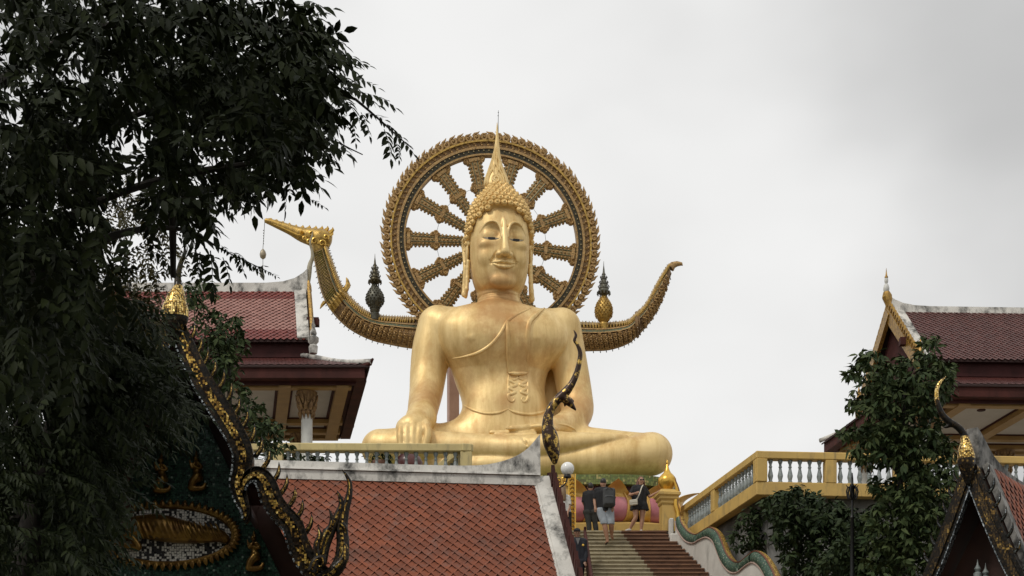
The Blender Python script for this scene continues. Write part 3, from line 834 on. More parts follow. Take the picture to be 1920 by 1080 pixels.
# ---------------------------------------------------------------- the ornate wheel behind the head
def build_wheel():
    YW = 57.4
    c = P(921, 455, YW); k = px(1, YW); th = R(6)
    ex, ez = Vector((math.cos(th), math.sin(th), 0)), Vector((0, 0, 1)); ey = ex.cross(ez)          # ey: towards the viewer... away
    fwd = Vector((math.sin(th), -math.cos(th), 0))
    root = thing('halo_wheel', 'large ornate bronze-gold wheel with tapering spokes, standing behind the statue head', 'wheel', P(921, 662, YW))
    def W(rr, a, d): return c + (ex * math.cos(a) + ez * math.sin(a)) * (rr * k) + fwd * (d * k)
    def band(name, prof, mat, n=160, parent=root):
        """prof: closed (radius, depth) outline"""
        m = MB(); rg = []
        for j in range(n):
            a = 2 * math.pi * j / n
            rg.append([W(r_, a, d_) for r_, d_ in prof])
        m.rings(rg + [rg[0]], cap=False)
        return mk(name, m, mat, parent, smooth=35)
    rim = band('rim', [(166, -6), (166, 5), (188, 5), (188, -6)], BRONZE)
    band('dark_band', [(164.0, -7), (164.0, 7.2), (172.5, 7.2), (172.5, -7)], DARKBAND, parent=rim)
    band('rim_bead', [(160.8, -6), (160.8, 8), (164, 8), (164, -6)], ORN, parent=rim)
    band('rim_bead', [(172.5, 4), (172.5, 9), (177, 9), (177, 4)], ORN, parent=rim)
    band('rim_bead', [(186, 3), (186, 8.5), (189.5, 8.5), (189.5, 3)], ORN_LIGHT, parent=rim)
    # studs in the dark band and rosettes in the middle band: too small to pick apart
    m = MB()
    for j in range(110):
        a = 2 * math.pi * j / 110
        p = W(169, a, 8.0)
        m.lathe([(1.7 * k, 0), (1.4 * k, .9 * k), (.5 * k, 1.5 * k)], 6, p, M=frame_matrix(Vector(), ex, ez, fwd))
    mk('studs', m, PEARL, rim, smooth=True, kind='stuff')
    m = MB()
    for j in range(96):
        a = 2 * math.pi * (j + .5) / 96
        for rr in (180, 184.5):
            p = W(rr, a + (.012 if rr > 182 else 0), 5)
            m.lathe([(2.7 * k, 0), (2.3 * k, 1.4 * k), (1.0 * k, 2.2 * k), (.3 * k, 3.0 * k)], 6, p, M=frame_matrix(Vector(), ex, ez, fwd))
    mk('rosettes', m, ORN, rim, kind='stuff')
    # outer scrolls: a spiral with an upturned leaf tip, one for each
    sm = MB()
    sp = [Vector((math.cos(t) * (1.0 + .62 * t), math.sin(t) * (1.0 + .62 * t), 3.2 + .35 * (6.6 - t))) for t in np.linspace(0, 7.2, 22)]
    sm.tube(sp, [1.0 + .10 * i for i in range(22)], 6, up=(0, 0, 1))
    sm.lathe([(2.2, 1.5), (2.0, 4.2), (.6, 6.0)], 7)
    sm.lathe([(6.4, -3.0), (6.6, 1.6), (4.5, 2.2)], 12)
    sm.tube([Vector((-5, 3.5, 1)), Vector((-1.5, 7.0, 1.5)), Vector((3.5, 8.2, 1.2)), Vector((7.5, 10.8, .8))], [2.2, 2.2, 1.6, .3], 6, up=(0, 0, 1))
    scroll = as_mesh('scroll', sm, ORN, True)
    n = 84
    for j in range(n):
        a = 2 * math.pi * j / n
        rad = ex * math.cos(a) + ez * math.sin(a); tan = (ex * -math.sin(a) + ez * math.cos(a))
        s_ = -1 if math.cos(a) < 0 else 1
        X = tan * -1 if s_ < 0 else tan
        jt = random.uniform(1.06, 1.20); M = Matrix((X * k * jt, rad * k * jt * random.uniform(.94, 1.08), fwd * k)).transposed().to_4x4() @ Matrix.Rotation(random.uniform(-.12, .12), 4, 'Z'); M.translation = W(195.5 + random.uniform(-.8, .8), a + random.uniform(-.004, .004), 1.5)
        link('scroll', scroll, root, M=M)
    # spokes
    def spoke(a):
        rad = ex * math.cos(a) + ez * math.sin(a); tan = ex * -math.sin(a) + ez * math.cos(a)
        def S(r_, t_, d_): return c + rad * (r_ * k) + tan * (t_ * k) + fwd * (d_ * k)
        r0, r1 = 34, 164
        def hw(r_): return 7.0 + 6.0 * (r_ - r0) / (r1 - r0)
        m = MB()
        nseg = 12
        rr = np.linspace(r0, r1, nseg)
        m.rings([[S(q, -hw(q) * .86, -4), S(q, hw(q) * .86, -4), S(q, hw(q), 2), S(q, hw(q) * .55, 4.2), S(q, -hw(q) * .55, 4.2), S(q, -hw(q), 2)] for q in rr])
        sp_ = mk('spoke', m, ORN, root)
        # grooves, raised rails and knobs
        g = MB()
        for s_ in (-1, 1):
            g.tube([S(q, s_ * hw(q) * .40, 4.6) for q in (r0, 90, r1)], .9 * k, 5)
            g.tube([S(q, s_ * hw(q) * .86, 3.0) for q in (r0, 90, r1)], 1.1 * k, 5)
        mk('spoke_rail', g, GREENBAND, sp_, smooth=True)
        g = MB()
        for q in np.arange(r0 + 5, r1 - 2, 7.2):
            g.lathe([(2.4 * k, 0), (2.2 * k, 1.2 * k), (.8 * k, 2.4 * k)], 6, S(q, 0, 4.2), M=frame_matrix(Vector(), ex, ez, fwd), mat=1 if int(q) % 3 == 0 else 0)
            for s_ in (-1, 1):
                g.lathe([(2.7 * k, 0), (2.4 * k, 1.3 * k), (.7 * k, 2.8 * k)], 5, S(q + 2, s_ * hw(q) * .74, 3.0), M=frame_matrix(Vector(), ex, ez, fwd))
                g.lathe([(2.6 * k, -2.5 * k), (2.4 * k, 1.3 * k), (.7 * k, 2.4 * k)], 5, S(q + 2, s_ * hw(q) * 1.03, 1), M=frame_matrix(Vector(), ex, ez, fwd))
        mk('spoke_knobs', g, [ORN, PEARL], sp_, kind='stuff')
        # collar in the middle and flared capital at the rim: curled lobes either side
        for (q, big) in ((104, 1.0), (156, 1.15)):
            g = MB()
            for s_ in (-1, 1):
                for (dr, dt, sz) in ((0, 2.5, 5.6), (5.5, .5, 4.6), (-5.0, -.5, 4.0)):
                    ct = S(q + dr, s_ * (hw(q) + dt * big), 1.2)
                    g.lathe([(sz * k, -4 * k), (sz * k, 2.5 * k), (sz * .62 * k, 4.4 * k), (sz * .3 * k, 3.4 * k), (.2 * k, 5.0 * k)], 9, ct, M=frame_matrix(Vector(), ex, ez, fwd))
            g.rings([[S(q - 4, t_, d_) for t_, d_ in ((-hw(q), 0), (hw(q), 0), (hw(q) * .8, 6), (-hw(q) * .8, 6))], [S(q + 2, t_, d_) for t_, d_ in ((-hw(q), 0), (hw(q), 0), (hw(q) * .8, 6.6), (-hw(q) * .8, 6.6))]])
            mk('spoke_collar', g, ORN, sp_, smooth=35)
    for a in (102, 75, 50, 22, -6, -33, -60, -86, 127, 152, 180, 208, 234, 258):
        spoke(R(a))
    # hub
    m = MB(); m.lathe([(36 * k, -5 * k), (38 * k, 3 * k), (28 * k, 6 * k), (10 * k, 9 * k), (1 * k, 10 * k)], 28, c, M=frame_matrix(Vector(), ex, ez, fwd)); mk('hub', m, ORN, root, smooth=True)
    # thin stay wires and the rod on top
    m = MB()
    for a0, a1 in ((102, 127), (127, 152), (152, 180), (180, 208), (75, 50), (50, 22), (22, -6), (-6, -33)):
        m.tube([W(106, R(a0), 3), W(106, R(a1), 3)], .35 * k, 4)
    mk('stay_wire', m, URN_GREY, root)
    m = MB(); m.tube([P(934, 262, YW), P(934, 232, YW), P(934.5, 207, YW)], [.9 * k, .6 * k, .4 * k], 5)
    m.lathe([(.3 * k, 0), (1.3 * k, 1 * k), (.3 * k, 2.2 * k)], 6, P(934, 218, YW)); m.lathe([(.3 * k, 0), (1.2 * k, 1 * k), (.3 * k, 2.2 * k)], 6, P(934.3, 212, YW))
    mk('lightning_rod', m, BLACKMETAL, root)
    # the pillar that carries it, seen beside the waist
    pm = MB(); b = P(849, 800, YW + .2)
    pm.box((b.x, YW + .5, (T + CZ + 20.5) / 2), (.36, .5, CZ + 20.5 - T), Matrix.Rotation(R(12), 3, 'Z'))
    pl = mk('support_pillar', pm, paint('pillar_pink_brown', (0.46, 0.30, 0.24), (0.36, 0.22, 0.17), rough=0.7), root)
    pm = MB(); b = P(1025, 700, YW + .2)
    pm.box((b.x, YW + .5, (T + CZ + 20.5) / 2), (.36, .5, CZ + 20.5 - T), Matrix.Rotation(R(12), 3, 'Z'))
    mk('support_pillar', pm, pl.data.materials[0], root)

build_wheel()

# ---------------------------------------------------------------- the swan-headed boat behind the statue
def build_boat():
    YB = 58.2; k = px(1, YB)
    root = thing('swan_boat', 'ornate gilded swan-headed boat with raised tail, spreading behind the seated statue', 'boat', P(930, 660, YB))
    up_l = [(960, 601), (860, 599), (781, 597), (748, 596), (711, 593), (684, 583), (662, 564), (645, 545), (634, 522), (625, 497), (618, 478), (613, 464)]
    lo_l = [(960, 662), (860, 661), (773, 653), (727, 645), (695, 637), (662, 621), (638, 602), (618, 578), (606, 556), (598, 530), (592, 500), (586, 472)]
    up_r = [(940, 602), (1020, 605), (1086, 606), (1131, 607), (1174, 603), (1192, 590), (1211, 570), (1229, 537), (1243, 513), (1254, 497)]
    lo_r = [(940, 662), (1020, 662), (1099, 658), (1141, 656), (1176, 645), (1194, 631), (1213, 611), (1232, 583), (1247, 549), (1259, 513)]
    def lerp(a, b, t): return (a[0] + (b[0] - a[0]) * t, a[1] + (b[1] - a[1]) * t)
    def surf(U, L_, i, t, bulge, YB=YB):
        """point on the near side: t 0 at the upper edge, 1 at the lower"""
        x, y = lerp(U[i], L_[i], t)
        return P(x, y, YB - bulge * math.sin(math.pi * min(max(t, 0), 1)) ** .7)
    for (U, L_, nm, bl) in ((spline(up_l, 44), spline(lo_l, 44), 'bow', .55), (spline(up_r, 40), spline(lo_r, 40), 'stern', .55)):
        m = MB(); rg = []
        n = len(U)
        for i in range(n):
            w = math.hypot(U[i][0] - L_[i][0], U[i][1] - L_[i][1]) / 50 * bl
            ts = np.linspace(0, 1, 11)
            front = [surf(U, L_, i, t, w) for t in ts]
            back = [surf(U, L_, i, t, -w) for t in ts[1:-1][::-1]]
            rg.append(front + back)
        m.rings(rg)
        hull = mk(nm + '_hull', m, BRONZE, root, smooth=True)
        def strip(name, t0, t1, lift, mat, i0=0, i1=None):
            i1 = i1 or n
            mm = MB(); rr = []
            for i in range(i0, i1):
                w = math.hypot(U[i][0] - L_[i][0], U[i][1] - L_[i][1]) / 50 * bl
                a, b = surf(U, L_, i, t0, w), surf(U, L_, i, t1, w)
                f = Vector((0, -lift, 0))
                rr.append([a, a + f, b + f, b])
            mm.rings(rr); mk(name, mm, mat, hull, smooth=40)
        strip('top_rail', -.03, .07, .07, ORN_LIGHT)
        strip('top_rail', .19, .24, .07, ORN)
        strip('green_strip', .245, .33, .05, GREENBAND)
        strip('top_rail', .33, .36, .07, ORN)
        strip('keel_rail', .94, 1.02, .05, ORN)
        # carved bosses on the gunwale band: a row of small leaves
        neck = nm == 'bow'
        lm = MB()
        for t in np.arange(1, n - 1, .55):
            i = int(t); fr = t - i
            q = lambda tt: surf(U, L_, i, tt, bl).lerp(surf(U, L_, i + 1, tt, bl), fr)
            pth = [q(.17) + Vector((0, -.03, 0)), q(.12) + Vector((0, -.10, 0)), q(.05) + Vector((0, -.11, 0)), q(-.05) + Vector((0, -.07, .02))]
            lm.tube(pth, [1.6 * k, 2.3 * k, 1.9 * k, .5 * k], 5)
        mk('gunwale_leaves', lm, ORN_LIGHT, hull, kind='stuff')
        # spikes that stand off both edges
        sp = MB()
        for t in np.arange(3, n - 1.2, 1.35):
            i = int(t); fr = t - i
            for (A, tt, dv) in ((U, 0, 1), (L_, 1, -1)):
                if A is U and i < 20 and neck: continue
                p = surf(U, L_, i, tt, 0).lerp(surf(U, L_, i + 1, tt, 0), fr)
                o_ = surf(U, L_, i, 1 - tt, 0).lerp(surf(U, L_, i + 1, 1 - tt, 0), fr)
                d = (p - o_).normalized()
                sp.tube([p - d * .05, p + d * 2.6 * k, p + d * 3.2 * k, p + d * 4.6 * k], [.7 * k, .7 * k, 1.2 * k, .4 * k], 5)
        mk('edge_spikes', sp, URN_GREY, hull, kind='stuff')
        # large scale ornaments: four-petalled bosses, each a piece
        bm_ = MB()
        for j in range(4):
            a = math.pi / 4 + j * math.pi / 2
            d = Vector((math.cos(a), math.sin(a), 0))
            bm_.tube([Vector((0, 0, .4)), d * 2.4 + Vector((0, 0, 1.5)), d * 5.4 + Vector((0, 0, .2))], [1.6, 2.0, .4], 5, up=(0, 0, 1))
        bm_.lathe([(2.0, 0), (1.8, 1.8), (.5, 3.2)], 6)
        boss = as_mesh('scale_boss', bm_, [ORN], True)
        mid = [((U[i][0] + L_[i][0]) / 2, (U[i][1] + L_[i][1]) / 2) for i in range(n)]
        cum = np.concatenate([[0], np.cumsum([math.hypot(mid[i + 1][0] - mid[i][0], mid[i + 1][1] - mid[i][1]) for i in range(n - 1)])])
        i0 = min(range(n), key=lambda i: abs(mid[i][0] - (800 if neck else 1072)))
        i1 = 25 if neck else 37
        cols = np.interp(np.arange(cum[i0], cum[i1], 9.6), cum, np.arange(n))
        cols = [t for t in cols if neck or not 21.2 < t < 24]
        for ci, t in enumerate(cols):
            i = int(t); fr = t - i
            for ri, tt in enumerate((.43, .56, .69, .82, .92)):
                tq = tt + (.055 if ci % 2 else 0)
                if tq > .95: continue
                p = surf(U, L_, i, tq, bl).lerp(surf(U, L_, i + 1, tq, bl), fr)
                x1 = (surf(U, L_, min(i + 1, n - 1), tq, bl) - surf(U, L_, i, tq, bl)).normalized()
                z1 = (surf(U, L_, i, tq - .06, bl) - surf(U, L_, i, tq + .06, bl)).normalized()
                y1 = x1.cross(z1).normalized()
                if y1.y > 0: y1 = -y1
                wq = random.uniform(.88, 1.08) * min(1.15, math.hypot(U[i][0] - L_[i][0], U[i][1] - L_[i][1]) / 46)
                M = Matrix((x1 * k * wq, z1 * k * wq, y1 * k * 1.2)).transposed().to_4x4(); M.translation = p
                link('scale_boss', boss, hull, M=M)
        if neck:
            # the scaly green-gold neck: a lattice of fine scales
            sc = MB()
            for t in np.arange(27, n - 1, .62):
                i = int(t); fr = t - i
                nn = 9
                for r_ in range(nn):
                    tt = .40 + .55 * (r_ + .5 * (int(round(t / .62)) % 2)) / nn if i < 31 else .06 + .9 * (r_ + .5 * (int(round(t / .62)) % 2)) / nn
                    if tt > .97: continue
                    w = math.hypot(U[i][0] - L_[i][0], U[i][1] - L_[i][1]) / 50 * bl
                    p = surf(U, L_, i, tt, w).lerp(surf(U, L_, i + 1, tt, w), fr)
                    sc.lathe([(2.1 * k, -.3 * k), (1.5 * k, .8 * k), (.3 * k, 1.5 * k)], 4, p, M=frame_matrix(Vector(), Vector((1, 0, 0)), Vector((0, 0, 1)), Vector((0, -1, 0))))
            mk('neck_scales', sc, paint('neck_green_gold', (0.36, 0.27, 0.06), (0.17, 0.16, 0.05), rough=.4, metal=.5, nscale=12, stain=((.06, .07, .03), 20, .5, .65)), hull, kind='stuff')
            # collar and the upright leaf at the neck's foot
            cm = MB()
            for j in range(7):
                t = .03 + j * .15
                p = surf(U, L_, 26, t, .6); q = surf(U, L_, 29, t + .02, .6)
                cm.tube([p, p.lerp(q, .5) + Vector((0, -.10, 0)), q + Vector((0, -.02, 0))], [3.8 * k, 3.2 * k, .5 * k], 6)
            cm.tube([P(609, 566, YB), P(604, 572, YB), P(600, 579, YB)], [4 * k, 3 * k, .6 * k], 6)
            mk('neck_collar', cm, ORN_LIGHT, hull, smooth=True)
            cm = MB(); cm.tube([P(645, 556, YB), P(646, 545, YB), P(653, 534, YB), P(651, 524, YB), P(649, 520, YB)], [5 * k, 6 * k, 5 * k, 2.4 * k, .4 * k], 8, flat=.5)
            cm.tube([P(643, 556, YB - .1), P(648, 546, YB - .15), P(655, 538, YB - .1), P(655, 530, YB - .1)], [3 * k, 2.6 * k, 2 * k, .4 * k], 6)
            mk('neck_leaf', cm, ORN_LIGHT, hull, smooth=True)
            # swan head
            H = SDF(P(488, 484, 58.2 + .1) + Vector((0, -1.0, 0)), P(636, 398, 58.2) + Vector((0, 1.0, 0)), .032)
            Qp = lambda x, y, d=0: np.array(P(x, y, YB + d))
            H.limb([(*Qp(600, 468), 15 * k), (*Qp(598, 452), 17 * k), (*Qp(585, 445), 16 * k), (*Qp(566, 440), 13 * k), (*Qp(545, 431), 9.5 * k), (*Qp(520, 421), 7.2 * k), (*Qp(500, 414), 4.8 * k)], .08, 26, pad=.3)
            H.ell(Qp(604, 448), (.36, .36, .30), .2)
            for j in range(6):     # mouth line and eye
                pass
            H.chain([Qp(497, 420, -.14), Qp(525, 432, -.16), Qp(552, 446, -.2), Qp(572, 456, -.30)], [.02, .022, .024, .02], .02, 's', pad=.15)
            head = H.obj('swan_head', ORN_LIGHT, root)
            e = MB(); e.lathe([(4.2 * k, -.05), (4.0 * k, .05), (2.2 * k, .08), (1.8 * k, .06), (.3 * k, .12)], 10, P(566, 436, YB - .26), M=frame_matrix(Vector(), Vector((1, 0, 0)), Vector((0, 0, 1)), Vector((0, -1, 0)))); mk('eye', e, GOLDPAINT, head, smooth=True)
            cr = MB()   # crest flames along the crown and curls on the cheek
            for j, (x, y, l) in enumerate(((507, 412, 4), (517, 415, 5), (528, 419, 6), (540, 423, 7), (552, 427, 8), (564, 429, 9), (576, 430, 10), (588, 431, 10), (599, 432, 11), (609, 433, 12), (618, 436, 13))):
                a = R(60 + j * 1.5)
                cr.tube([P(x - 3, y + 5, YB), P(x + l * .1, y, YB), P(x + l * .5, y - l * .45, YB), P(x + l * .45, y - l * .8, YB)], [5.6 * k, 5.0 * k, 2.8 * k, .3 * k], 6, flat=.9)
            for j, (x, y) in enumerate(((618, 444), (616, 453), (613, 461), (608, 466))):
                cr.tube([P(x - 8, y - 2, YB - .25), P(x, y - 1, YB - .15), P(x + 5, y - 5, YB), P(x + 7, y - 10, YB)], [3 * k, 3.4 * k, 2.4 * k, .3 * k], 6)
            for (x, y, r0) in ((590, 452, 8), (604, 456, 7), (598, 440, 6.5), (579, 453, 5.5), (583, 438, 5), (611, 445, 5.5), (570, 447, 4)):
                q = [P(x + r0 * (.25 + .75 * t / 7) * math.cos(t), y + r0 * (.25 + .75 * t / 7) * math.sin(t), YB - .34) for t in np.linspace(0, 7, 16)]
                cr.tube(q, [.9 * k + .06 * k * i for i in range(16)], 5)
            cr.tube([P(512, 420, YB - .15), P(535, 430, YB - .2), P(556, 440, YB - .27), P(575, 443, YB - .33)], [.8 * k, 1.2 * k, 1.6 * k, .8 * k], 5)
            mk('crest', cr, paint('head_gold', (.72, .46, .10), (.50, .30, .06), rough=.35, metal=.6, nscale=8, rnd=.2), head, smooth=True)
        else:
            tm = MB(); tm.tube([P(1257, 503, YB), P(1262, 497, YB), P(1270, 494.5, YB), P(1278, 495, YB), P(1280, 498, YB)], [8 * k, 6.5 * k, 5 * k, 3.2 * k, .6 * k], 9)
            mk('tail_tip', tm, ORN, hull, smooth=True)
            tm = MB(); q = [surf(U, L_, 22, t, .62) for t in np.linspace(-.06, 1.04, 9)]
            tm.tube(q, [3.2 * k] * 9, 6); tm.tube([surf(U, L_, 23, t, .62) for t in np.linspace(-.06, 1.04, 9)], [1.6 * k] * 9, 6)
            mk('tail_collar', tm, BRONZE, hull, smooth=True)
    # hanging bell ornament under the beak is a thing of its own
    be = thing('hanging_bell', 'slim hanging bell ornament on a chain below the swan beak', 'bell', P(493, 525, YB))
    m = MB(); m.tube([P(496.5, 412, YB), P(495, 440, YB), P(493, 466, YB), P(493, 497, YB)], .55 * k, 5)
    for y in range(432, 462, 5): m.lathe([(.4 * k, -1 * k), (1.2 * k, 0), (.4 * k, 1 * k)], 6, P(494.2, y, YB))
    mk('chain', m, URN_GREY, be)
    m = MB(); m.lathe([(1.2 * k, -9 * k), (5 * k, -6 * k), (6.4 * k, 0), (4.6 * k, 6 * k), (1.4 * k, 10 * k)], 10, P(493, 477, YB)); mk('bell', m, paint('bell_pale', (.40, .34, .24), rough=.4, metal=.3), be, smooth=True)
    m = MB(); m.tube([P(492.5, 497, YB), P(491, 508, YB), P(492, 518, YB), P(495, 526, YB)], [.6 * k, 3 * k, 4.4 * k, .4 * k], 6, flat=.25); mk('clapper_leaf', m, URN_GREY, be, smooth=True)
    return root
build_boat()

# ---------------------------------------------------------------- the two spired urns that stand on the boat
def urn(x, ybase, ytip, mat, cmat, label, tall):
    YB = 57.9; k = px(1, YB)
    o = thing('spired_urn', label, 'urn', P(x, ybase, YB), 'spired urns on the boat')
    sc = (ybase - ytip) / 115.0
    c = P(x, ybase, YB)
    if tall:
        bp = [(8, -8), (9, 0), (9.5, 3), (7, 5), (8.5, 8), (9.5, 10), (7.5, 12), (11, 18), (15, 24), (16.5, 30), (15.5, 37), (11, 46), (6, 54), (3.5, 60), (2.5, 62)]
    else:
        bp = [(7, -8), (8, 0), (8.5, 3), (7, 5), (11, 9), (13, 13), (14.5, 17), (15.5, 24), (15.2, 31), (12.5, 39), (8, 46), (5, 52), (3, 55)]
    m = MB(); m.lathe([(a * k, b * sc * k) for a, b in bp], 20, c); body = mk('bulb', m, mat, o, smooth=50)
    m = MB()
    z0, z1 = (14, 58) if tall else (16, 52)
    for r_ in range(9):
        z = z0 + (z1 - z0) * r_ / 9
        rad = np.interp(z, [b for a, b in bp], [a for a, b in bp])
        nn = 14
        for j in range(nn):
            a = 2 * math.pi * (j + .5 * (r_ % 2)) / nn
            p = c + Vector((math.cos(a) * rad * k, math.sin(a) * rad * k, z * sc * k))
            m.tube([p + Vector((0, 0, -2.2 * k)), p + Vector((math.cos(a), math.sin(a), 0)) * (.9 * k), p + Vector((0, 0, 2.6 * k))], [.9 * k * rad / 14, 1.9 * k * rad / 15, .2 * k], 5)
    mk('bulb_scales', m, mat, body, kind='stuff')
    zt = (60 if tall else 55) * sc
    m = MB()
    tiers = [(11.5, 0), (12.5, 1.5), (9.5, 4), (9, 7), (10, 8), (7.5, 11), (7.0, 15), (8, 16), (5.6, 19), (5, 24), (6, 25), (3.8, 28), (3.2, 33), (4, 34), (2.2, 37), (1.6, 43), (.7, 50), (.3, 58)]
    top = (ybase - ytip) - zt
    m.lathe([(2.5 * k, (zt - 3) * k)] + [(a * k, (zt + 3 + b * (top - 3) / 58) * k) for a, b in tiers], 16, c); cr = mk('spire', m, cmat, o, smooth=35)
    m = MB()
    for j in range(12):
        a = 2 * math.pi * j / 12; p = c + Vector((math.cos(a) * 12 * k, math.sin(a) * 12 * k, (zt + 3) * k))
        m.tube([p + Vector((0, 0, 3 * k)), p, p + Vector((0, 0, -3.5 * k))], [.6 * k, 1.0 * k, 1.3 * k], 5)
    for (zz, rr) in ((10, 9.5), (18, 7.5), (27, 5.6)):
        for j in range(10):
            a = 2 * math.pi * j / 10; p = c + Vector((math.cos(a) * rr * k, math.sin(a) * rr * k, (zt + 3 + zz * (top - 3) / 58) * k))
            m.tube([p, p + Vector((math.cos(a) * .8 * k, math.sin(a) * .8 * k, 2.2 * k)), p + Vector((0, 0, 4.4 * k))], [1.0 * k, .9 * k, .2 * k], 4)
    mk('spire_beads', m, cmat, cr, kind='stuff')
urn(703, 592, 476, URN_GREY, paint('spire_grey_gold', (.12, .10, .05), (.05, .045, .03), rough=.4, metal=.5, nscale=14), 'dark grey urn with tiered spire on the boat, beside the swan neck', True)
urn(1132, 610, 490, ORN_LIGHT, URN_GREY, 'golden-brown egg-shaped urn with dark tiered spire on the boat, near its raised tail', False)

# ---------------------------------------------------------------- lotus throne under the statue
def build_throne():
    c = Vector((P(962, 900, 55).x, 54.7, 0)); rx, ry = 5.3, 3.4
    th = R(-5)
    def E(a, s=1.0, z=0, sy=None):
        x, y = [q_ * s * math.copysign(abs(t_) ** .40, t_) for q_, t_ in ((rx, math.cos(a)), (ry, math.sin(a)))]
        return Vector((c.x + x * math.cos(th) - y * math.sin(th), c.y + x * math.sin(th) + y * math.cos(th), z))
    root = thing('lotus_throne', 'pink and gold lotus-petal pedestal with green mosaic rim under the golden statue', 'pedestal', (c.x, c.y, T))
    n = 120; A = [2 * math.pi * j / n for j in range(n)]
    def ring(name, prof, mat, smooth=40):
        m = MB(); m.rings([[E(a, s, z) for a in A] for s, z in prof]); return mk(name, m, mat, root, smooth=smooth)
    zb = T
    ring('plinth', [(1.02, zb - .02), (1.02, zb + .55)], MAROON2)
    ring('base_moulding', [(1.08, zb + .55), (1.13, zb + .58), (1.14, zb + .80), (1.10, zb + .88), (1.04, zb + .92)], YELLOW)
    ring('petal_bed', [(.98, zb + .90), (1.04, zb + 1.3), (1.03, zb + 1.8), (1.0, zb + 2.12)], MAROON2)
    ring('green_rim', [(1.005, zb + 2.10), (1.04, zb + 2.13), (1.045, zb + 2.44), (1.0, zb + 2.47), (.6, zb + 2.48)], GREENMOS)
    # petals: pink belly, gilt border, flared gilt tip
    np_ = 26
    tab = [2 * math.pi * i / 2000 for i in range(2001)]; cum = np.concatenate([[0], np.cumsum([(E(tab[i + 1]) - E(tab[i])).length for i in range(2000)])])
    for j in range(np_):
        a = float(np.interp(cum[-1] * (j + .35) / np_, cum, tab))
        p0 = E(a, 1.04, 0)
        ca_ = cum[-1] * (j + .35) / np_; t = (E(float(np.interp((ca_ + .15) % cum[-1], cum, tab)), 1.04) - E(float(np.interp((ca_ - .15) % cum[-1], cum, tab)), 1.04)).normalized(); o = Vector((t.y, -t.x, 0))
        if (p0 - c).dot(o) < 0: o = -o
        half = cum[-1] * 1.04 / np_ / 2 * .98
        # profile: (height, outward, half-width)
        prof = [(.88, .16, .52), (.98, .34, .80), (1.15, .46, .96), (1.40, .46, 1.0), (1.60, .36, .92), (1.76, .30, .74), (1.88, .36, .56), (1.98, .54, .40), (2.05, .78, .20), (2.08, .94, .03)]
        q = spline(prof, 22); m = MB(); cols = 11
        g = []
        for (h, out, w) in q:
            g.append([p0 + t * (half * w * s) + o * (out - .32 * s * s * (1 if h < 1.8 else .3)) + Vector((0, 0, zb + h)) for s in np.linspace(-1, 1, cols)])
        vs = [v for r_ in g for v in r_]; fs = []; ms = []
        for i in range(len(g) - 1):
            for k in range(cols - 1):
                s_mid = abs((k + .5) / (cols - 1) * 2 - 1)
                hmid = q[i][0]
                fs.append((i * cols + k, i * cols + k + 1, (i + 1) * cols + k + 1, (i + 1) * cols + k)); ms.append(0 if (s_mid < .62 and hmid < 1.62) else 1)
        kk = len(vs); vs2 = vs + [v - o * .05 for v in vs]
        fb = [tuple(kk + x for x in f[::-1]) for f in fs]
        nr = len(g)
        rim = list(range(cols)) + [i * cols + cols - 1 for i in range(1, nr)] + [(nr - 1) * cols + k for k in range(cols - 2, -1, -1)] + [i * cols for i in range(nr - 2, 0, -1)]
        fr = [(a_, b_, kk + b_, kk + a_) for a_, b_ in zip(rim, rim[1:] + rim[:1])]
        for f, mi in list(zip(fs, ms)) + [(f, 1) for f in fb + fr]:
            m.f.append(list(f)); m.m.append(mi)
        m.v = [tuple(v) for v in vs2]
        pt = mk('petal', m, [PINK, GOLDPAINT_Y], root, smooth=60)
        bd = MB()
        for s in (-.6, .6):
            bd.tube([p0 + t * (half * w * s) + o * (out - .32 * s * s + .02) + Vector((0, 0, zb + h)) for (h, out, w) in q[1:14]], .035, 6)
        mk('petal_border', bd, GOLDPAINT_Y, pt, smooth=True)
    return root
GOLDPAINT_Y = paint('petal_gold', (0.64, 0.40, 0.10), (0.50, 0.29, 0.07), rough=0.35, metal=0.3, nscale=2)
build_throne()

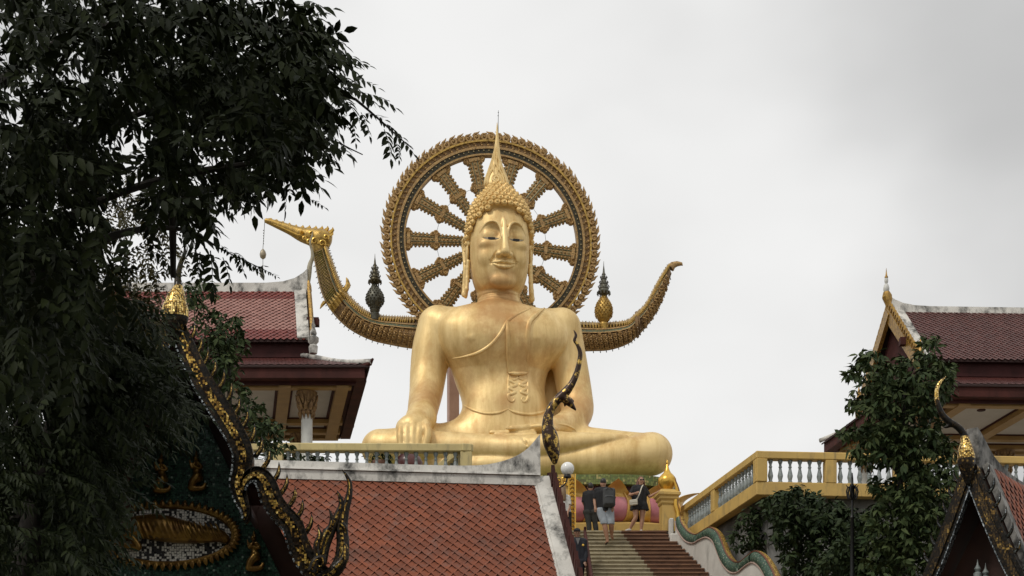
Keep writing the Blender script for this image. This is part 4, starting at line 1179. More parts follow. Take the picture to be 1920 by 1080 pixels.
# ---------------------------------------------------------------- balustrades
bal_m = MB()
bal_m.lathe([(.058, 0), (.06, .05), (.045, .06), (.05, .09), (.068, .16), (.072, .20), (.055, .28), (.038, .36), (.034, .40), (.048, .415), (.048, .435), (.034, .45), (.036, .50), (.06, .55), (.062, .61)], 10)
BAL = as_mesh('baluster', bal_m, GREYPAINT, True)
def balustrade(label, pts, paint_m, post_at, spacing=.255, beam=True):
    """pts: plan corners; posts stand at the given (segment, metre) spots"""
    root = thing('balustrade', label, 'balustrade', (pts[0][0], pts[0][1], T))
    z0, z1, z2, z3 = T - .33, T + .02, T + .63, T + .83
    for si in range(len(pts) - 1):
        a, b = Vector((*pts[si], 0)), Vector((*pts[si + 1], 0))
        d = (b - a); Ls = d.length; d.normalize(); nrm = Vector((d.y, -d.x, 0))
        ang = math.atan2(d.y, d.x); RM = Matrix.Rotation(ang, 3, 'Z')
        mid = (a + b) / 2
        e = .0
        m = MB(); m.box((mid.x, mid.y, (z2 + z3) / 2), (Ls + .30 - .004 * si, .30, z3 - z2 - .002 * si), RM, bev=.02); mk('top_rail', m, paint_m, root)
        m = MB(); m.box((mid.x, mid.y, (z0 + z1) / 2 + .001 * si), (Ls + .28 - .004 * si, .28, z1 - z0), RM, bev=.015); mk('edge_beam', m, paint_m, root)
        posts = sorted([m_ for s_, m_ in post_at if s_ == si])
        for q in posts:
            p = a + d * q
            m = MB(); m.box((p.x, p.y, (z1 + z2) / 2), (.30, .292, z2 - z1 - .004), RM, bev=.012); mk('post', m, paint_m, root)
        stops = posts
        for q0, q1 in zip(stops[:-1], stops[1:]):
            gap = q1 - q0 - .30; nb = max(1, int(round(gap / spacing)) )
            for j in range(nb):
                p = a + d * (q0 + .15 + gap * (j + .5) / nb)
                link('baluster', BAL, root, M=Matrix.Translation((p.x, p.y, z1)) @ Matrix.Rotation(random.uniform(0, 6), 4, 'Z'))
    return root
PC = P(1425, 850, 42.3); PF = P(1288, 948, 48.35)
rb = balustrade('yellow balustrade with grey balusters running from the stair post to the planted tree', [(PF.x, PF.y), (PC.x, PC.y), (14.2, 42.9)], YELLOW,
                [(0, 0), (0, 2.75), (0, 6.2), (1, 0.0), (1, 1.88), (1, 3.76), (1, 5.64), (1, 7.5)])
PL = P(874, 840, 41.6)
balustrade('pale yellow balustrade with grey balusters behind the red tiled roof ridge', [(PL.x - 2.2, 47.6), (PL.x, 41.6), (-9.5, 41.45)], YELLOW_PALE,
           [(0, 0.3), (0, 3.1), (0, 6.3), (1, .0), (1, 4.9), (1, 7.0), (1, 8.3)])
# a small drain spout on the edge beam
m = MB(); q = P(1647, 917, 42.3); m.tube([q + Vector((0, .3, 0)), q + Vector((-.06, -.12, -.03))], .05, 8); tag(mk('drain_spout', m, BLACKMETAL, smooth=True), 'small dark drain spout poking from the yellow edge beam', 'spout')

# ---------------------------------------------------------------- gilt gate post at the head of the stairs
def gate_post():
    c = P(1251, 995, 48.2); c.z = T
    root = thing('gate_post', 'yellow square post with golden onion bud finial at the head of the stairs', 'post', c)
    k = px(1, 48.2)
    def sq(name, prof, mat, rot=R(8)):
        m = MB(); m.rings([[c + rotz((sx * w, sy * w, z), rot) for sx, sy in ((-1, -1), (1, -1), (1, 1), (-1, 1))] for w, z in prof]); return mk(name, m, mat, root)
    sq('shaft', [(.20, 0), (.20, .82)], YELLOW)
    sq('moulding', [(.22, .80), (.24, .84), (.24, .90), (.29, .96), (.29, 1.02), (.34, 1.07), (.34, 1.14), (.27, 1.19), (.24, 1.24)], YELLOW)
    m = MB(); m.lathe([(.22, 1.24), (.17, 1.28), (.20, 1.33), (.255, 1.40), (.285, 1.50), (.27, 1.60), (.20, 1.70), (.12, 1.78), (.075, 1.86), (.05, 1.95), (.02, 2.05), (.045, 2.08), (.02, 2.12), (.005, 2.18)], 20, c)
    mk('bud_finial', m, GOLDPAINT, root, smooth=True)
gate_post()

# ---------------------------------------------------------------- green naga along the stair wall
def naga():
    def Yat(x): return 19.19 / ((x - 960) / 3000 + .3)
    cl = [(1274, 972, 7), (1278, 988, 8.5), (1291, 1006, 9.5), (1306, 1012, 9.5), (1320, 1005, 9.5), (1333, 1000, 10.5), (1345, 1008, 11), (1353, 1026, 11.5), (1362, 1048, 11.5), (1376, 1064, 11.5), (1391, 1065, 11.5),
          (1405, 1054, 11.5), (1419, 1046, 12), (1433, 1055, 12.5), (1445, 1075, 13), (1456, 1100, 13.5), (1470, 1122, 14), (1488, 1126, 14)]
    q = spline(cl, 90)
    pts = [P(x, y, Yat(x)) for x, y, r_ in q]; rad = [px(r_, Yat(x)) for x, y, r_ in q]
    root = thing('naga_balustrade', 'green mosaic serpent with golden back undulating down the white stair wall', 'balustrade', (pts[40].x, pts[40].y, pts[40].z - 1.2))
    m = MB(); m.tube(pts, rad, 16, up=(-.3, .95, 0)); mk('serpent_body', m, NAGAGREEN, root, smooth=True)
    # golden back: a band lying along the upper outer side, with brown borders
    def band(name, a0, a1, lift, mat):
        mm = MB(); rg = []
        for i in range(len(pts)):
            t = (pts[min(i + 1, len(pts) - 1)] - pts[max(i - 1, 0)]).normalized()
            side = Vector((t.y, -t.x, 0)).normalized() if abs(t.z) < .99 else Vector((1, 0, 0))
            if side.x < 0: side = -side
            upv = side.cross(t).normalized()
            if upv.z < 0: upv = -upv
            rr = rad[i]
            f = lambda a, k: pts[i] + (upv * math.cos(a) + side * math.sin(a)) * (rr * k)
            n = 5
            outer = [f(a0 + (a1 - a0) * j / n, lift) for j in range(n + 1)]
            inner = [f(a1 + (a0 - a1) * j / n, .9) for j in range(n + 1)]
            rg.append(outer + inner)
        mm.rings(rg); mk(name, mm, mat, root, smooth=50)
    band('golden_back', R(-14), R(84), 1.13, NAGAGOLD)
    edge = paint('naga_edge_brown', (.20, .075, .04), rough=.5)
    band('back_border', R(-24), R(-13), 1.18, edge)
    band('back_border', R(83), R(94), 1.18, edge)
    # raised golden tail curling up beside the post
    tl = [(1273, 978, 5), (1271, 962, 4.6), (1267, 948, 4.2), (1267, 934, 3.6), (1270, 922, 3.2), (1267, 910, 2.6), (1263, 900, 2.2), (1261, 893, .6)]
    tq = spline(tl, 30); mm = MB(); mm.tube([P(x, y, 48.0) for x, y, r_ in tq], [px(r_, 48) for x, y, r_ in tq], 10, flat=.8); mk('golden_tail', mm, GOLDPAINT, root, smooth=True)
    mm = MB(); mm.tube([P(x + 3.5, y, 48.05) for x, y, r_ in tq], [px(r_ * .45, 48) for x, y, r_ in tq], 8); mk('tail_ridge', mm, edge, root, smooth=True)
    # white wall below
    wm = MB(); rg = []
    for i in range(0, len(pts), 2):
        Yk = pts[i].y; nrm = Vector((.95, .28, 0))
        zb = T - (TOPY - Yk) / RUN * RISE - 1.0
        p = pts[i]; th = rad[i] * 1.25
        inx = min(p.x - th * .7, stair_right(Yk) + .02) if i > 8 else p.x - th * .7
        rg.append([Vector((stair_right(Yk) + .012, Yk, zb)), Vector((p.x + .28, Yk + .06, zb)), Vector((p.x + .16, Yk + .06, p.z - rad[i] * .35)), Vector((stair_right(Yk) + .03 + (.0 if i > 8 else 0), Yk, p.z - rad[i] * .75))])
    wm.rings(rg); wall = mk('stair_wall', wm, WHITEWALL, root, smooth=30)
    lm = MB(); lm.tube([g[3] + Vector((-.02, -.03, .0)) for g in rg], .022, 6); mk('wall_coping', lm, paint('coping_pinkish', (.42, .30, .25), rough=.7), wall, smooth=True)
    cm = MB(); c = P(1252, 990, 47.7); cm.box((c.x + .1, c.y, c.z - .18), (.14, .3, .9), bev=.03); cm.box((c.x + .18, c.y - .2, c.z - .75), (.30, .5, 1.0), bev=.04); mk('wall_stub', cm, WHITEWALL, wall)
    return root
naga()

# ---------------------------------------------------------------- gilded pillar left of the stair head
def gilt_pillar():
    YP = 49.2
    c = P(1060, 1000, YP); c.z = T
    root = thing('gilded_pillar', 'square pillar with golden chevron relief beside the stair head, behind the globe lamp', 'pillar', c)
    h = CZ + (YH - 893) * YP / F - T
    w = px(30, YP) / 2
    m = MB(); m.box((c.x + px(2, YP), YP, T + h / 2), (2 * w, .5, h), Matrix.Rotation(R(-4), 3, 'Z')); mk('shaft', m, YELLOW, root)
    x0, x1 = P(1066, 0, YP).x, P(1078, 0, YP).x
    yf = YP - .285
    m = MB()
    for x in (x0, x1): m.box((x, yf, T + h / 2), (.035, .06, h)); 
    mk('border_strip', m, GOLDPAINT, root)
    for j in range(int(h / .13)):
        z = T + .06 + j * .13; m = MB()
        m.tube([Vector((x0 + .03, yf - .01, z)), Vector(((x0 + x1) / 2, yf - .03, z + .09)), Vector((x1 - .03, yf - .01, z + .02))], [.022, .034, .02], 5)
        m.tube([Vector((x0 + .03, yf - .01, z + .07)), Vector(((x0 + x1) / 2 + .02, yf - .025, z + .03))], [.02, .028], 5)
        mk('chevron', m, GOLDPAINT, root, smooth=True)
    m = MB()
    for (x, y, r0) in ((1049, 905, 5), (1056, 899, 4.5), (1060, 908, 4), (1051, 915, 4), (1045, 899, 3.5)):
        q = [P(x + r0 * (.2 + .8 * t / 7) * math.cos(t), y + r0 * (.2 + .8 * t / 7) * math.sin(t), YP - .3) for t in np.linspace(0, 7, 14)]
        m.tube(q, [.012 + .0012 * i for i in range(14)], 5)
    mk('scrollwork', m, GOLDPAINT, root, smooth=True)
gilt_pillar()

# ---------------------------------------------------------------- globe lamp on an iron bracket
def globe_lamp():
    YL = 41.5; k = px(1, YL)
    pb = P(1040, 990, YL); gz = T - (TOPY - YL) / RUN * RISE
    root = thing('globe_lamp', 'white globe lamp on a curled black iron bracket beside the dark red bargeboard', 'lamp', (pb.x, YL, gz))
    m = MB(); m.tube([Vector((pb.x, YL, gz - .3)), P(1040, 940, YL), P(1040, 908, YL)], [.05, .045, .04], 8)
    m.lathe([(.03, 0), (.07, .03), (.05, .08), (.01, .12)], 8, P(1040, 908, YL)); mk('lamp_post', m, BLACKMETAL, root, smooth=True)
    m = MB(); q = spline([(1040, 925), (1046, 916), (1054, 912), (1060, 907), (1063, 898), (1064, 893)], 20); m.tube([P(x, y, YL) for x, y in q], 1.5 * k, 7)
    sp = [(1047 + (1 + .5 * t) * math.cos(t + 1), 900 + (1 + .5 * t) * math.sin(t + 1)) for t in np.linspace(0, 8, 20)]
    m.tube([P(x, y, YL) for x, y in sp], .9 * k, 5); mk('bracket', m, BLACKMETAL, root, smooth=True)
    m = MB(); m.lathe([(2 * k, -6 * k), (7 * k, -4.5 * k), (7.4 * k, -2 * k), (6 * k, .5 * k)], 16, P(1064, 891, YL)); mk('lamp_cup', m, BLACKMETAL, root, smooth=True)
    m = MB(); m.lathe([(12.6 * k * math.sin(a), -12.6 * k * math.cos(a)) for a in np.linspace(.12, math.pi - .01, 18)], 24, P(1064, 879, YL)); mk('globe', m, GLOBE, root, smooth=True)
globe_lamp()

# ---------------------------------------------------------------- maroon hand rail in the stairs
def handrail():
    root = thing('stair_handrail', 'maroon painted stair handrail with curled end beside the uniformed person', 'handrail', (2.2, 44, T - 3))
    def rz(Y): return T - (TOPY - Y) / RUN * RISE
    ys = np.linspace(45.6, 30, 24)
    X = lambda Y: 2.08 + .012 * (46 - Y)
    m = MB(); p = [Vector((X(Y), Y, rz(Y) + .86)) for Y in ys]
    e = p[0]; m.tube([e + Vector((0, .02, .16)), e + Vector((0, .10, .20)), e + Vector((0, .12, .10)), e] + p[1:], [.03, .035, .04, .05] + [.055] * (len(p) - 1), 8); mk('rail', m, MAROON, root, smooth=True)
    for Y in np.arange(45.4, 30, -1.1):
        m = MB(); m.tube([Vector((X(Y), Y, rz(Y) - .25)), Vector((X(Y), Y, rz(Y) + .84))], .035, 8); mk('rail_post', m, MAROON, root, smooth=True)
    m = MB()
    for Y0, Y1 in zip(np.arange(45.4, 31, -1.1), np.arange(44.3, 30, -1.1)):
        m.hexa([Vector((X(Y) + s * .02, Y, rz(Y) + h)) for (Y, s, h) in ((Y0, -1, .12), (Y0, 1, .12), (Y1, 1, .12), (Y1, -1, .12), (Y0, -1, .80), (Y0, 1, .80), (Y1, 1, .80), (Y1, -1, .80))])
    mk('rail_panel', m, MAROON, root)
handrail()

# ---------------------------------------------------------------- pavilions on the terrace
def tile_mesh(w, l, th, tip):
    """pointed roof tile lying in x (width) / y (down the slope); its tail tucks under the course above"""
    m = MB()
    out = [(-w / 2, -l), (w / 2, -l), (w / 2, 0), (w * .30, tip * .55), (w * .06, tip), (-w * .06, tip), (-w * .30, tip * .55), (-w / 2, 0)]
    m.prism([Vector((x, y, .0 if y > -l * .5 else -th * 1.2)) for x, y in out], (0, 0, 0), (0, 0, th))
    m.m = [1, 0] + [1] * len(out)           # dark edges: painted gap shadow and dirt
    return m

def tiled(name, org, along, down, ncol, nrow, tw, ex, mat, parent, th=.014, skip=None, limit=300, alt=None, margin=(0, 0), maxparts=True):
    """tile courses: 300 lowest pieces as parts, the rest as one part"""
    along = along.normalized(); down = down.normalized(); nrm = along.cross(down).normalized()
    if nrm.z < 0: nrm = -nrm
    dn = (down * 1.0 + nrm * -.0)
    tm = tile_mesh(tw * .985, ex * 1.1, th, ex * .98)
    meshes = {}
    spots = []
    for r_ in range(nrow):
        for c_ in range(ncol + (r_ % 2)):
            x = (c_ + .5 - .5 * (r_ % 2)) * tw; y = (r_ + .35) * ex
            if x < margin[0] or x > ncol * tw - margin[1]: continue
            if skip and skip(x, y): continue
            spots.append((x, y, r_))
    spots.sort(key=lambda s_: -s_[1])
    rest = MB(); restm = []
    for i, (x, y, r_) in enumerate(spots):
        mt = mat if not alt else alt(x, y)
        odd = 3.0 if random.random() < .05 else 1.0; tilt = Matrix.Rotation(R(random.uniform(-1.2, 1.0) * odd), 3, 'X') @ Matrix.Rotation(R(random.uniform(-1.8, 1.8) * odd), 3, 'Z'); y += random.uniform(-.005, .005) * odd
        fx = along; fy = down
        B = Matrix((fx, fy, nrm)).transposed() @ Matrix.Rotation(R(3.2), 3, 'X').inverted() @ tilt
        p = org + along * x + down * y + nrm * (.012 + random.uniform(0, .004))
        if i < limit:
            if mt.name not in meshes:
                meshes[mt.name] = as_mesh(name, tm, [mt, EDGE])
            M = B.to_4x4(); M.translation = p
            link(name, meshes[mt.name], parent, M=M)
        else:
            rest.add([B @ Vector(v) + p for v in tm.v], tm.f, 0); rest.m[-len(tm.f):] = [2 if e else (0 if mt is mat else 1) for e in tm.m]
    if rest.v:
        mm = [mat, mat if not alt else TILE_PINK, EDGE]
        o = mk('tile_courses', rest, mm, parent, kind='stuff')

def pavilion(root, o, a, b, side, W, e0):
    """o: near inner eave corner (plan), a: unit vector along the ridge away from the stairs, b: depth vector per metre"""
    C = CZ + 13.76
    def G(s, t, z): return Vector((o[0] + a[0] * s + b[0] * t, o[1] + a[1] * s + b[1] * t, CZ + z))
    zc = 13.76; D = 6.0
    def slab(name, s0, s1, t0, t1, z0, z1, mat, par=root):
        m = MB(); m.hexa([G(s, t, z) for z in (z0, z1) for s, t in ((s0, t0), (s1, t0), (s1, t1), (s0, t1))]); return mk(name, m, mat, par)
    # ceiling, panels and beams
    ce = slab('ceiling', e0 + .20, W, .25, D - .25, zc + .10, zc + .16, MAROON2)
    sb = [e0 + .55, 2.15 + e0 * .5, 4.6, 7.05, 9.5]; tb_ = [.55, 4.05, 5.1, 5.75]
    for i in range(len(sb) - 1):
        for j in range(len(tb_) - 1):
            if sb[i] >= W: continue
            s0, s1, t0, t1 = sb[i] + .17, min(sb[i + 1], W) - .17, tb_[j] + .13, tb_[j + 1] - .13
            slab('ceiling_panel', s0 + .08, s1 - .08, t0 + .06, t1 - .06, zc + .055, zc + .099, CEIL, ce)
            fm = MB()
            for (u0, u1, v0, v1) in ((s0, s1, t0, t0 + .08), (s0, s1, t1 - .08, t1), (s0, s0 + .08, t0, t1), (s1 - .08, s1, t0, t1)):
                fm.hexa([G(s, t, z) for z in (zc + .03, zc + .098) for s, t in ((u0, v0), (u1, v0), (u1, v1), (u0, v1))])
            mk('panel_frame', fm, MAROON, ce)
    for q in sb:
        if q < W: slab('beam', q - .17, q + .17, .32, D - .3, zc - .12, zc + .097, BEAM)
    for q in tb_: slab('beam', e0 + .30, W, q - .13, q + .13, zc - .095, zc + .094, BEAM)
    m = MB(); q = G(3.4, 1.3, zc + .05); m.lathe([(.02, -.03), (.12, -.02), (.13, .01)], 14, q); mk('ceiling_light', m, MAROON, root, smooth=True)
    # eave: fascia and raked soffit
    fz0, fz1 = zc + .02, zc + .34
    slab('fascia', e0 - .02, W, -.10, .22, fz0, fz1, MAROON)
    slab('fascia', e0 - .10, e0 + .21, .225, D + .1, fz0 - .002, fz1 - .003, MAROON)
    slab('fascia', e0 + .22, W, D - .2, D + .1, fz0, fz1, MAROON)
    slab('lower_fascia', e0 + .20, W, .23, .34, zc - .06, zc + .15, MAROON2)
    # skirt roof: near side and the hipped inner side
    ze, zt, ts, ss = zc + .34, zc + .99, 1.25, 1.75
    for nm, quad in (('near', [G(e0 - .16, -.16, ze), G(W, -.16, ze), G(W, ts, zt), G(ss, ts, zt)]), ('inner', [G(e0 - .16, D + .16, ze), G(e0 - .16, -.16, ze), G(ss, ts, zt), G(ss, D - ts, zt)])):
        m = MB(); m.prism(quad, (0, 0, -.05), (0, 0, .0)); sk = mk('skirt_roof', m, UNDER, root)
        if nm == 'near':
            al = (quad[1] - quad[0]).normalized(); dn = (quad[0] - (quad[3] - al * (ss + .16 - e0) * 1.0)).normalized()
            top = quad[3] - al * (ss + .16 - e0)
            L = (quad[0] - top).length
            hipf = lambda x, y: x < (ss + .16 - e0) * (1 - y / L) + .05
        else:
            al = (quad[0] - quad[1]).normalized(); top = quad[2] - al * (ts + .16); dn = (quad[1] - top).normalized(); L = (quad[1] - top).length
            hipf = lambda x, y: x < (ts + .16) * (1 - y / L) + .05 or x > D + .3 - (ts + .16) * (1 - y / L)
        ln = (W - e0 if nm == 'near' else D + .3)
        tiled('roof_tile', top, al, dn, int(ln / .2), int(L / .105), .2, .105, TILE_DARK, sk, limit=0, skip=hipf)
    hip = spline([tuple(G(e0 - .2, -.2, ze + .10)), tuple(G(e0 * .6 + .6, .4, ze + .28)), tuple(G(ss - .1, ts - .1, zt + .05)), tuple(G(ss + 1.0, ts + .02, zt + .09)), tuple(G(W, ts + .02, zt + .09))], 30)
    m = MB(); m.tube(hip, .075, 8, flat=.8); mk('hip_ridge', m, PLASTER, root, smooth=True)
    hip = spline([tuple(G(e0 - .2, D + .2, ze + .10)), tuple(G(e0 * .6 + .6, D - .4, ze + .28)), tuple(G(ss, D - ts, zt + .05))], 12)
    m = MB(); m.tube(hip, .075, 8, flat=.8); mk('hip_ridge', m, PLASTER, root, smooth=True)
    m = MB(); m.tube([G(e0 + .1, .1, ze + .02), G(e0 - .15, -.15, ze + .06), G(e0 - .24, -.24, ze + .16)], [.09, .08, .03], 6); mk('eave_tip', m, MAROON, root, smooth=True)
    # upper storey strip and gabled roof
    slab('clerestory', 1.40, W, 1.1, D - 1.1, zt + .42, zt + .02, MAROON2) if False else slab('clerestory', 1.40, W, 1.1, D - 1.1, zt - .02 - CZ * 0, zt + .46, MAROON2)
    s0 = 1.42; zu = 15.16; zr = 17.30; tm_ = 3.0; te = .92
    for (t_e, nm) in ((te, 'near'), (D - te, 'far')):
        quad = [G(s0, t_e, zu), G(W, t_e, zu), G(W, tm_, zr), G(s0, tm_, zr)]
        m = MB(); m.prism(quad, (0, 0, -.06), (0, 0, 0)); up = mk('upper_roof', m, UNDER, root)
        al = (quad[1] - quad[0]).normalized(); dn = (quad[0] - quad[3]).normalized(); L = (quad[0] - quad[3]).length
        if nm == 'near':
            altf = (lambda x, y: TILE_PINK if (.55 < y < 2.35 and x > .35) else TILE_RED) if side < 0 else None
            tiled('roof_tile', quad[3] + dn * .05, al, dn, int((W - s0) / .185), int(L / .092), .185, .092, TILE_RED if side < 0 else TILE_DARK2, up, limit=0, alt=altf, margin=(.1, 0), th=.03)
        # verge: plaster band, then gilded bargeboard with leaf teeth
        o_ = Vector((a[0], a[1], 0)); nn = al.cross(dn).normalized(); nn = nn if nn.z > 0 else -nn
        m = MB(); m.hexa([quad[3] + o_ * .02 - nn * .04, quad[3] + o_ * .36 - nn * .04, quad[0] + o_ * .36 - nn * .04, quad[0] + o_ * .02 - nn * .04,
                          quad[3] + o_ * .02 + nn * .09, quad[3] + o_ * .36 + nn * .07, quad[0] + o_ * .36 + nn * .07, quad[0] + o_ * .02 + nn * .09]); mk('verge_band', m, PLASTER, up)
        m = MB(); g0, g1 = quad[3] - o_ * .08, quad[0] - o_ * .08 + dn * .25
        m.hexa([g0 - o_ * .06 - nn * .28, g0 + o_ * .06 - nn * .28, g1 + o_ * .06 - nn * .22, g1 - o_ * .06 - nn * .22, g0 - o_ * .06 + nn * .10, g0 + o_ * .06 + nn * .10, g1 + o_ * .06 + nn * .10, g1 - o_ * .06 + nn * .10])
        bg = mk('bargeboard', m, GOLDPAINT_D, up)
        m = MB(); nt = 17
        for j in range(nt):
            p = g0.lerp(g1, (j + .6) / nt) + nn * .08
            u = -dn
            m.tube([p - nn * .04, p + nn * .12 + u * .02, p + nn * .20 + u * .12, p + nn * .20 + u * .22], [.055, .06, .035, .006], 5)
        mk('barge_leaves', m, GOLDPAINT_D, bg, kind='stuff')
        e = g1 + dn * .02
        m = MB(); m.lathe([(.11, -.30), (.13, -.1), (.09, -.05), (.15, .02), (.16, .14), (.08, .20), (.10, .26), (.07, .36), (.045, .42), (.06, .48), (.03, .58), (.005, .72)], 8, e + nn * .05 + o_ * .0, mat=0)
        mk('barge_finial', m, PLASTER if side < 0 else GOLDPAINT_D, bg, smooth=35)
    # gable wall behind the bargeboards
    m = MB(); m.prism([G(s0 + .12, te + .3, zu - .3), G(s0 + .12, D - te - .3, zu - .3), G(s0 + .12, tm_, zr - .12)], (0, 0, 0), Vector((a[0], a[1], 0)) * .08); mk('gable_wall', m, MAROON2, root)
    m = MB(); m.box(G(s0 - .12, te + .75, zu + .75), (.34, .22, .22)); mk('purlin_end', m, MAROON, root)
    # ridge wall, rising into a horn at the inner end
    rp = [(s0 - .02, .62), (s0 + .10, .50), (s0 + .35, .34), (s0 + .7, .24), (s0 + 1.2, .20), (W, .20)]
    m = MB(); rg = []
    for s, h in rp:
        h = h if side < 0 else h * .62
        rg.append([G(s, tm_ - .13, zr - .12), G(s, tm_ + .13, zr - .12), G(s, tm_ + .08, zr + h), G(s, tm_ - .08, zr + h)])
    m.rings(rg); mk('ridge', m, PLASTER, root)
    m = MB()
    ch = [(.12, .15, .09), (.06, .45, .08), (.02, .75, .07), (-.05, .95, .055), (-.04, 1.15, .04), (.02, 1.40, .03), (-.04, 1.60, .02), (-.06, 1.75, .006)]
    q = spline([(*G(s0 - .12 + x, tm_, zr + z), r_) for x, z, r_ in ch], 24)
    if side < 0: m.tube([v[:3] for v in q], [v[3] for v in q], 8, flat=.7); mk('roof_horn', m, paint('horn_weathered', (.42, .38, .28), (.2, .16, .08), nscale=5), root, smooth=True)
    else:
        m.tube([G(s0 - .02, tm_, zr - .1), G(s0 - .06, tm_, zr + .2), G(s0 - .12, tm_, zr + .42), G(s0 - .14, tm_, zr + .56)], [.11, .12, .16, .10], 8); fn = mk('roof_finial', m, GOLDPAINT_D, root, smooth=35)
        m = MB(); m.lathe([(.05, .08), (.085, .13), (.095, .22), (.07, .32), (.035, .36), (.055, .41), (.06, .47), (.045, .53)], 12, G(s0 - .14, tm_, zr + .45)); mk('finial_figure', m, COLWHITE, fn, smooth=True)
        m = MB(); m.lathe([(.05, .53), (.055, .57), (.03, .61), (.016, .72), (.004, .84)], 10, G(s0 - .14, tm_, zr + .45)); mk('finial_crown', m, GOLDPAINT_D, fn, smooth=True)
    # columns with lotus capitals
    def column(s, t):
        p = G(s, t, 0); p.z = T
        h = CZ + zc - .1 - T
        m = MB(); m.lathe([(.24, 0), (.24, .15), (.19, .18), (.165, .3), (.158, h - .62)], 20, p); cl = mk('column', m, COLWHITE, root, smooth=35)
        m = MB(); m.lathe([(.16, h - .64), (.19, h - .60), (.19, h - .55), (.165, h - .52), (.20, h - .3), (.27, h - .12), (.30, h - .02), (.30, h)], 16, p); cp = mk('capital', m, BRONZE, cl, smooth=35)
        m = MB()
        for row, (zz, rr, l) in enumerate(((h - .72, .175, .22), (h - .52, .19, .26), (h - .34, .215, .28))):
            for j in range(10):
                an = 2 * math.pi * (j + .5 * (row % 2)) / 10; d = Vector((math.cos(an), math.sin(an), 0))
                if row == 0: m.tube([p + d * rr + Vector((0, 0, h - .52)), p + d * (rr + .03) + Vector((0, 0, h - .62)), p + d * rr + Vector((0, 0, h - .78))], [.05, .05, .005], 5)
                else: m.tube([p + d * rr + Vector((0, 0, zz)), p + d * (rr + .05) + Vector((0, 0, zz + l * .5)), p + d * (rr + .10) + Vector((0, 0, zz + l))], [.05, .055, .008], 5)
        mk('capital_leaf', m, BRONZE, cp, kind='stuff')
    for s, t in ((1.52, .86), (6.0, .86), (1.52, 5.2), (6.0, 5.2)): 
        if s < W: column(s, t)
EDGE = paint('tile_edge_shadow_dirt', (0.05, 0.014, 0.010), rough=0.9, bump=0)  # dark tone paints in the shadow and dirt between tiles
TILE_DARK2 = paint('aged_red_tile', (0.115, 0.032, 0.024), (0.075, 0.022, 0.018), rough=0.4, nscale=3, rnd=0.45, bump=0.1, stain=((.17, .085, .065), 6, .55, .7))
GOLDPAINT_D = paint('aged_gold', (0.44, 0.27, 0.055), (0.24, 0.13, 0.03), rough=0.4, metal=0.5, nscale=9, stain=((.05, .03, .012), 14, .52, .7))
lp = thing('pavilion', 'open pavilion with pink and red tiled roof behind the dark mosaic gable', 'pavilion', (-7, 46, T), 'pavilions on the terrace')
pavilion(lp, (-4.08, 44.0), (-1, 0.0), (-.176, .984), -1, 9.0, 0.0)
rp_ = thing('pavilion', 'open pavilion with dark red tiled roof and gilded gable, behind the tall leafy tree', 'pavilion', (13, 48, T), 'pavilions on the terrace')
pavilion(rp_, (10.62, 45.6), (.9992, .04), (-.176, .984), 1, 7.0, .62)

# ---------------------------------------------------------------- near shrine roofs
def ribbon(mb, path, half, Y, front, back, mat=0):
    """a board that follows a pixel path at depth Y: half width in pixels, from depth Y-front to Y+back"""
    n = len(path); rg = []
    for i in range(n):
        x, y = path[i][:2]
        tx, ty = path[min(i + 1, n - 1)][0] - path[max(i - 1, 0)][0], path[min(i + 1, n - 1)][1] - path[max(i - 1, 0)][1]
        l = math.hypot(tx, ty) or 1; nx, ny = ty / l, -tx / l
        h0, h1 = (half[i] if hasattr(half[i], '__len__') else (half[i], half[i])) if hasattr(half, '__len__') else (half, half)
        a, b = P(x + nx * h0, y + ny * h0, Y), P(x - nx * h1, y - ny * h1, Y)
        f, k = Vector((0, -front, 0)), Vector((0, back, 0))
        rg.append([a + f, b + f, b + k, a + k])
    mb.rings(rg, mat)
    return mb

def tooth_mesh(name, w, h, mats):
    """curved flame-shaped roof tooth with gilt face, x sideways / z up, thickness in y; unit: pixels"""
    q = spline([(-3, -6, 5.5), (0, 0, 5.6), (3.5, 8, 5.2), (5.0, 16, 4.2), (4.0, 24, 2.6), (2.0, 31, .4)], 12)
    m = MB(); rg = []
    for x, z, r_ in q:
        rg.append([Vector((x - r_ * w, 0, z * h)), Vector((x, -3.2, z * h)), Vector((x + r_ * w, 0, z * h)), Vector((x, 3.2, z * h))])
    m.rings(rg)
    me = MB(); me.v, me.f, me.m = m.v, m.f, m.m
    g = []
    for x, z, r_ in q[2:-2]:
        g.append([Vector((x - r_ * w * .42, -2.2, z * h)), Vector((x - .3, -4.4, z * h)), Vector((x + r_ * w * .42, -2.2, z * h)), Vector((x, -1.5, z * h))])
    m.rings(g, 1)
    return as_mesh(name, m, mats)

def tooth_edge():
    return

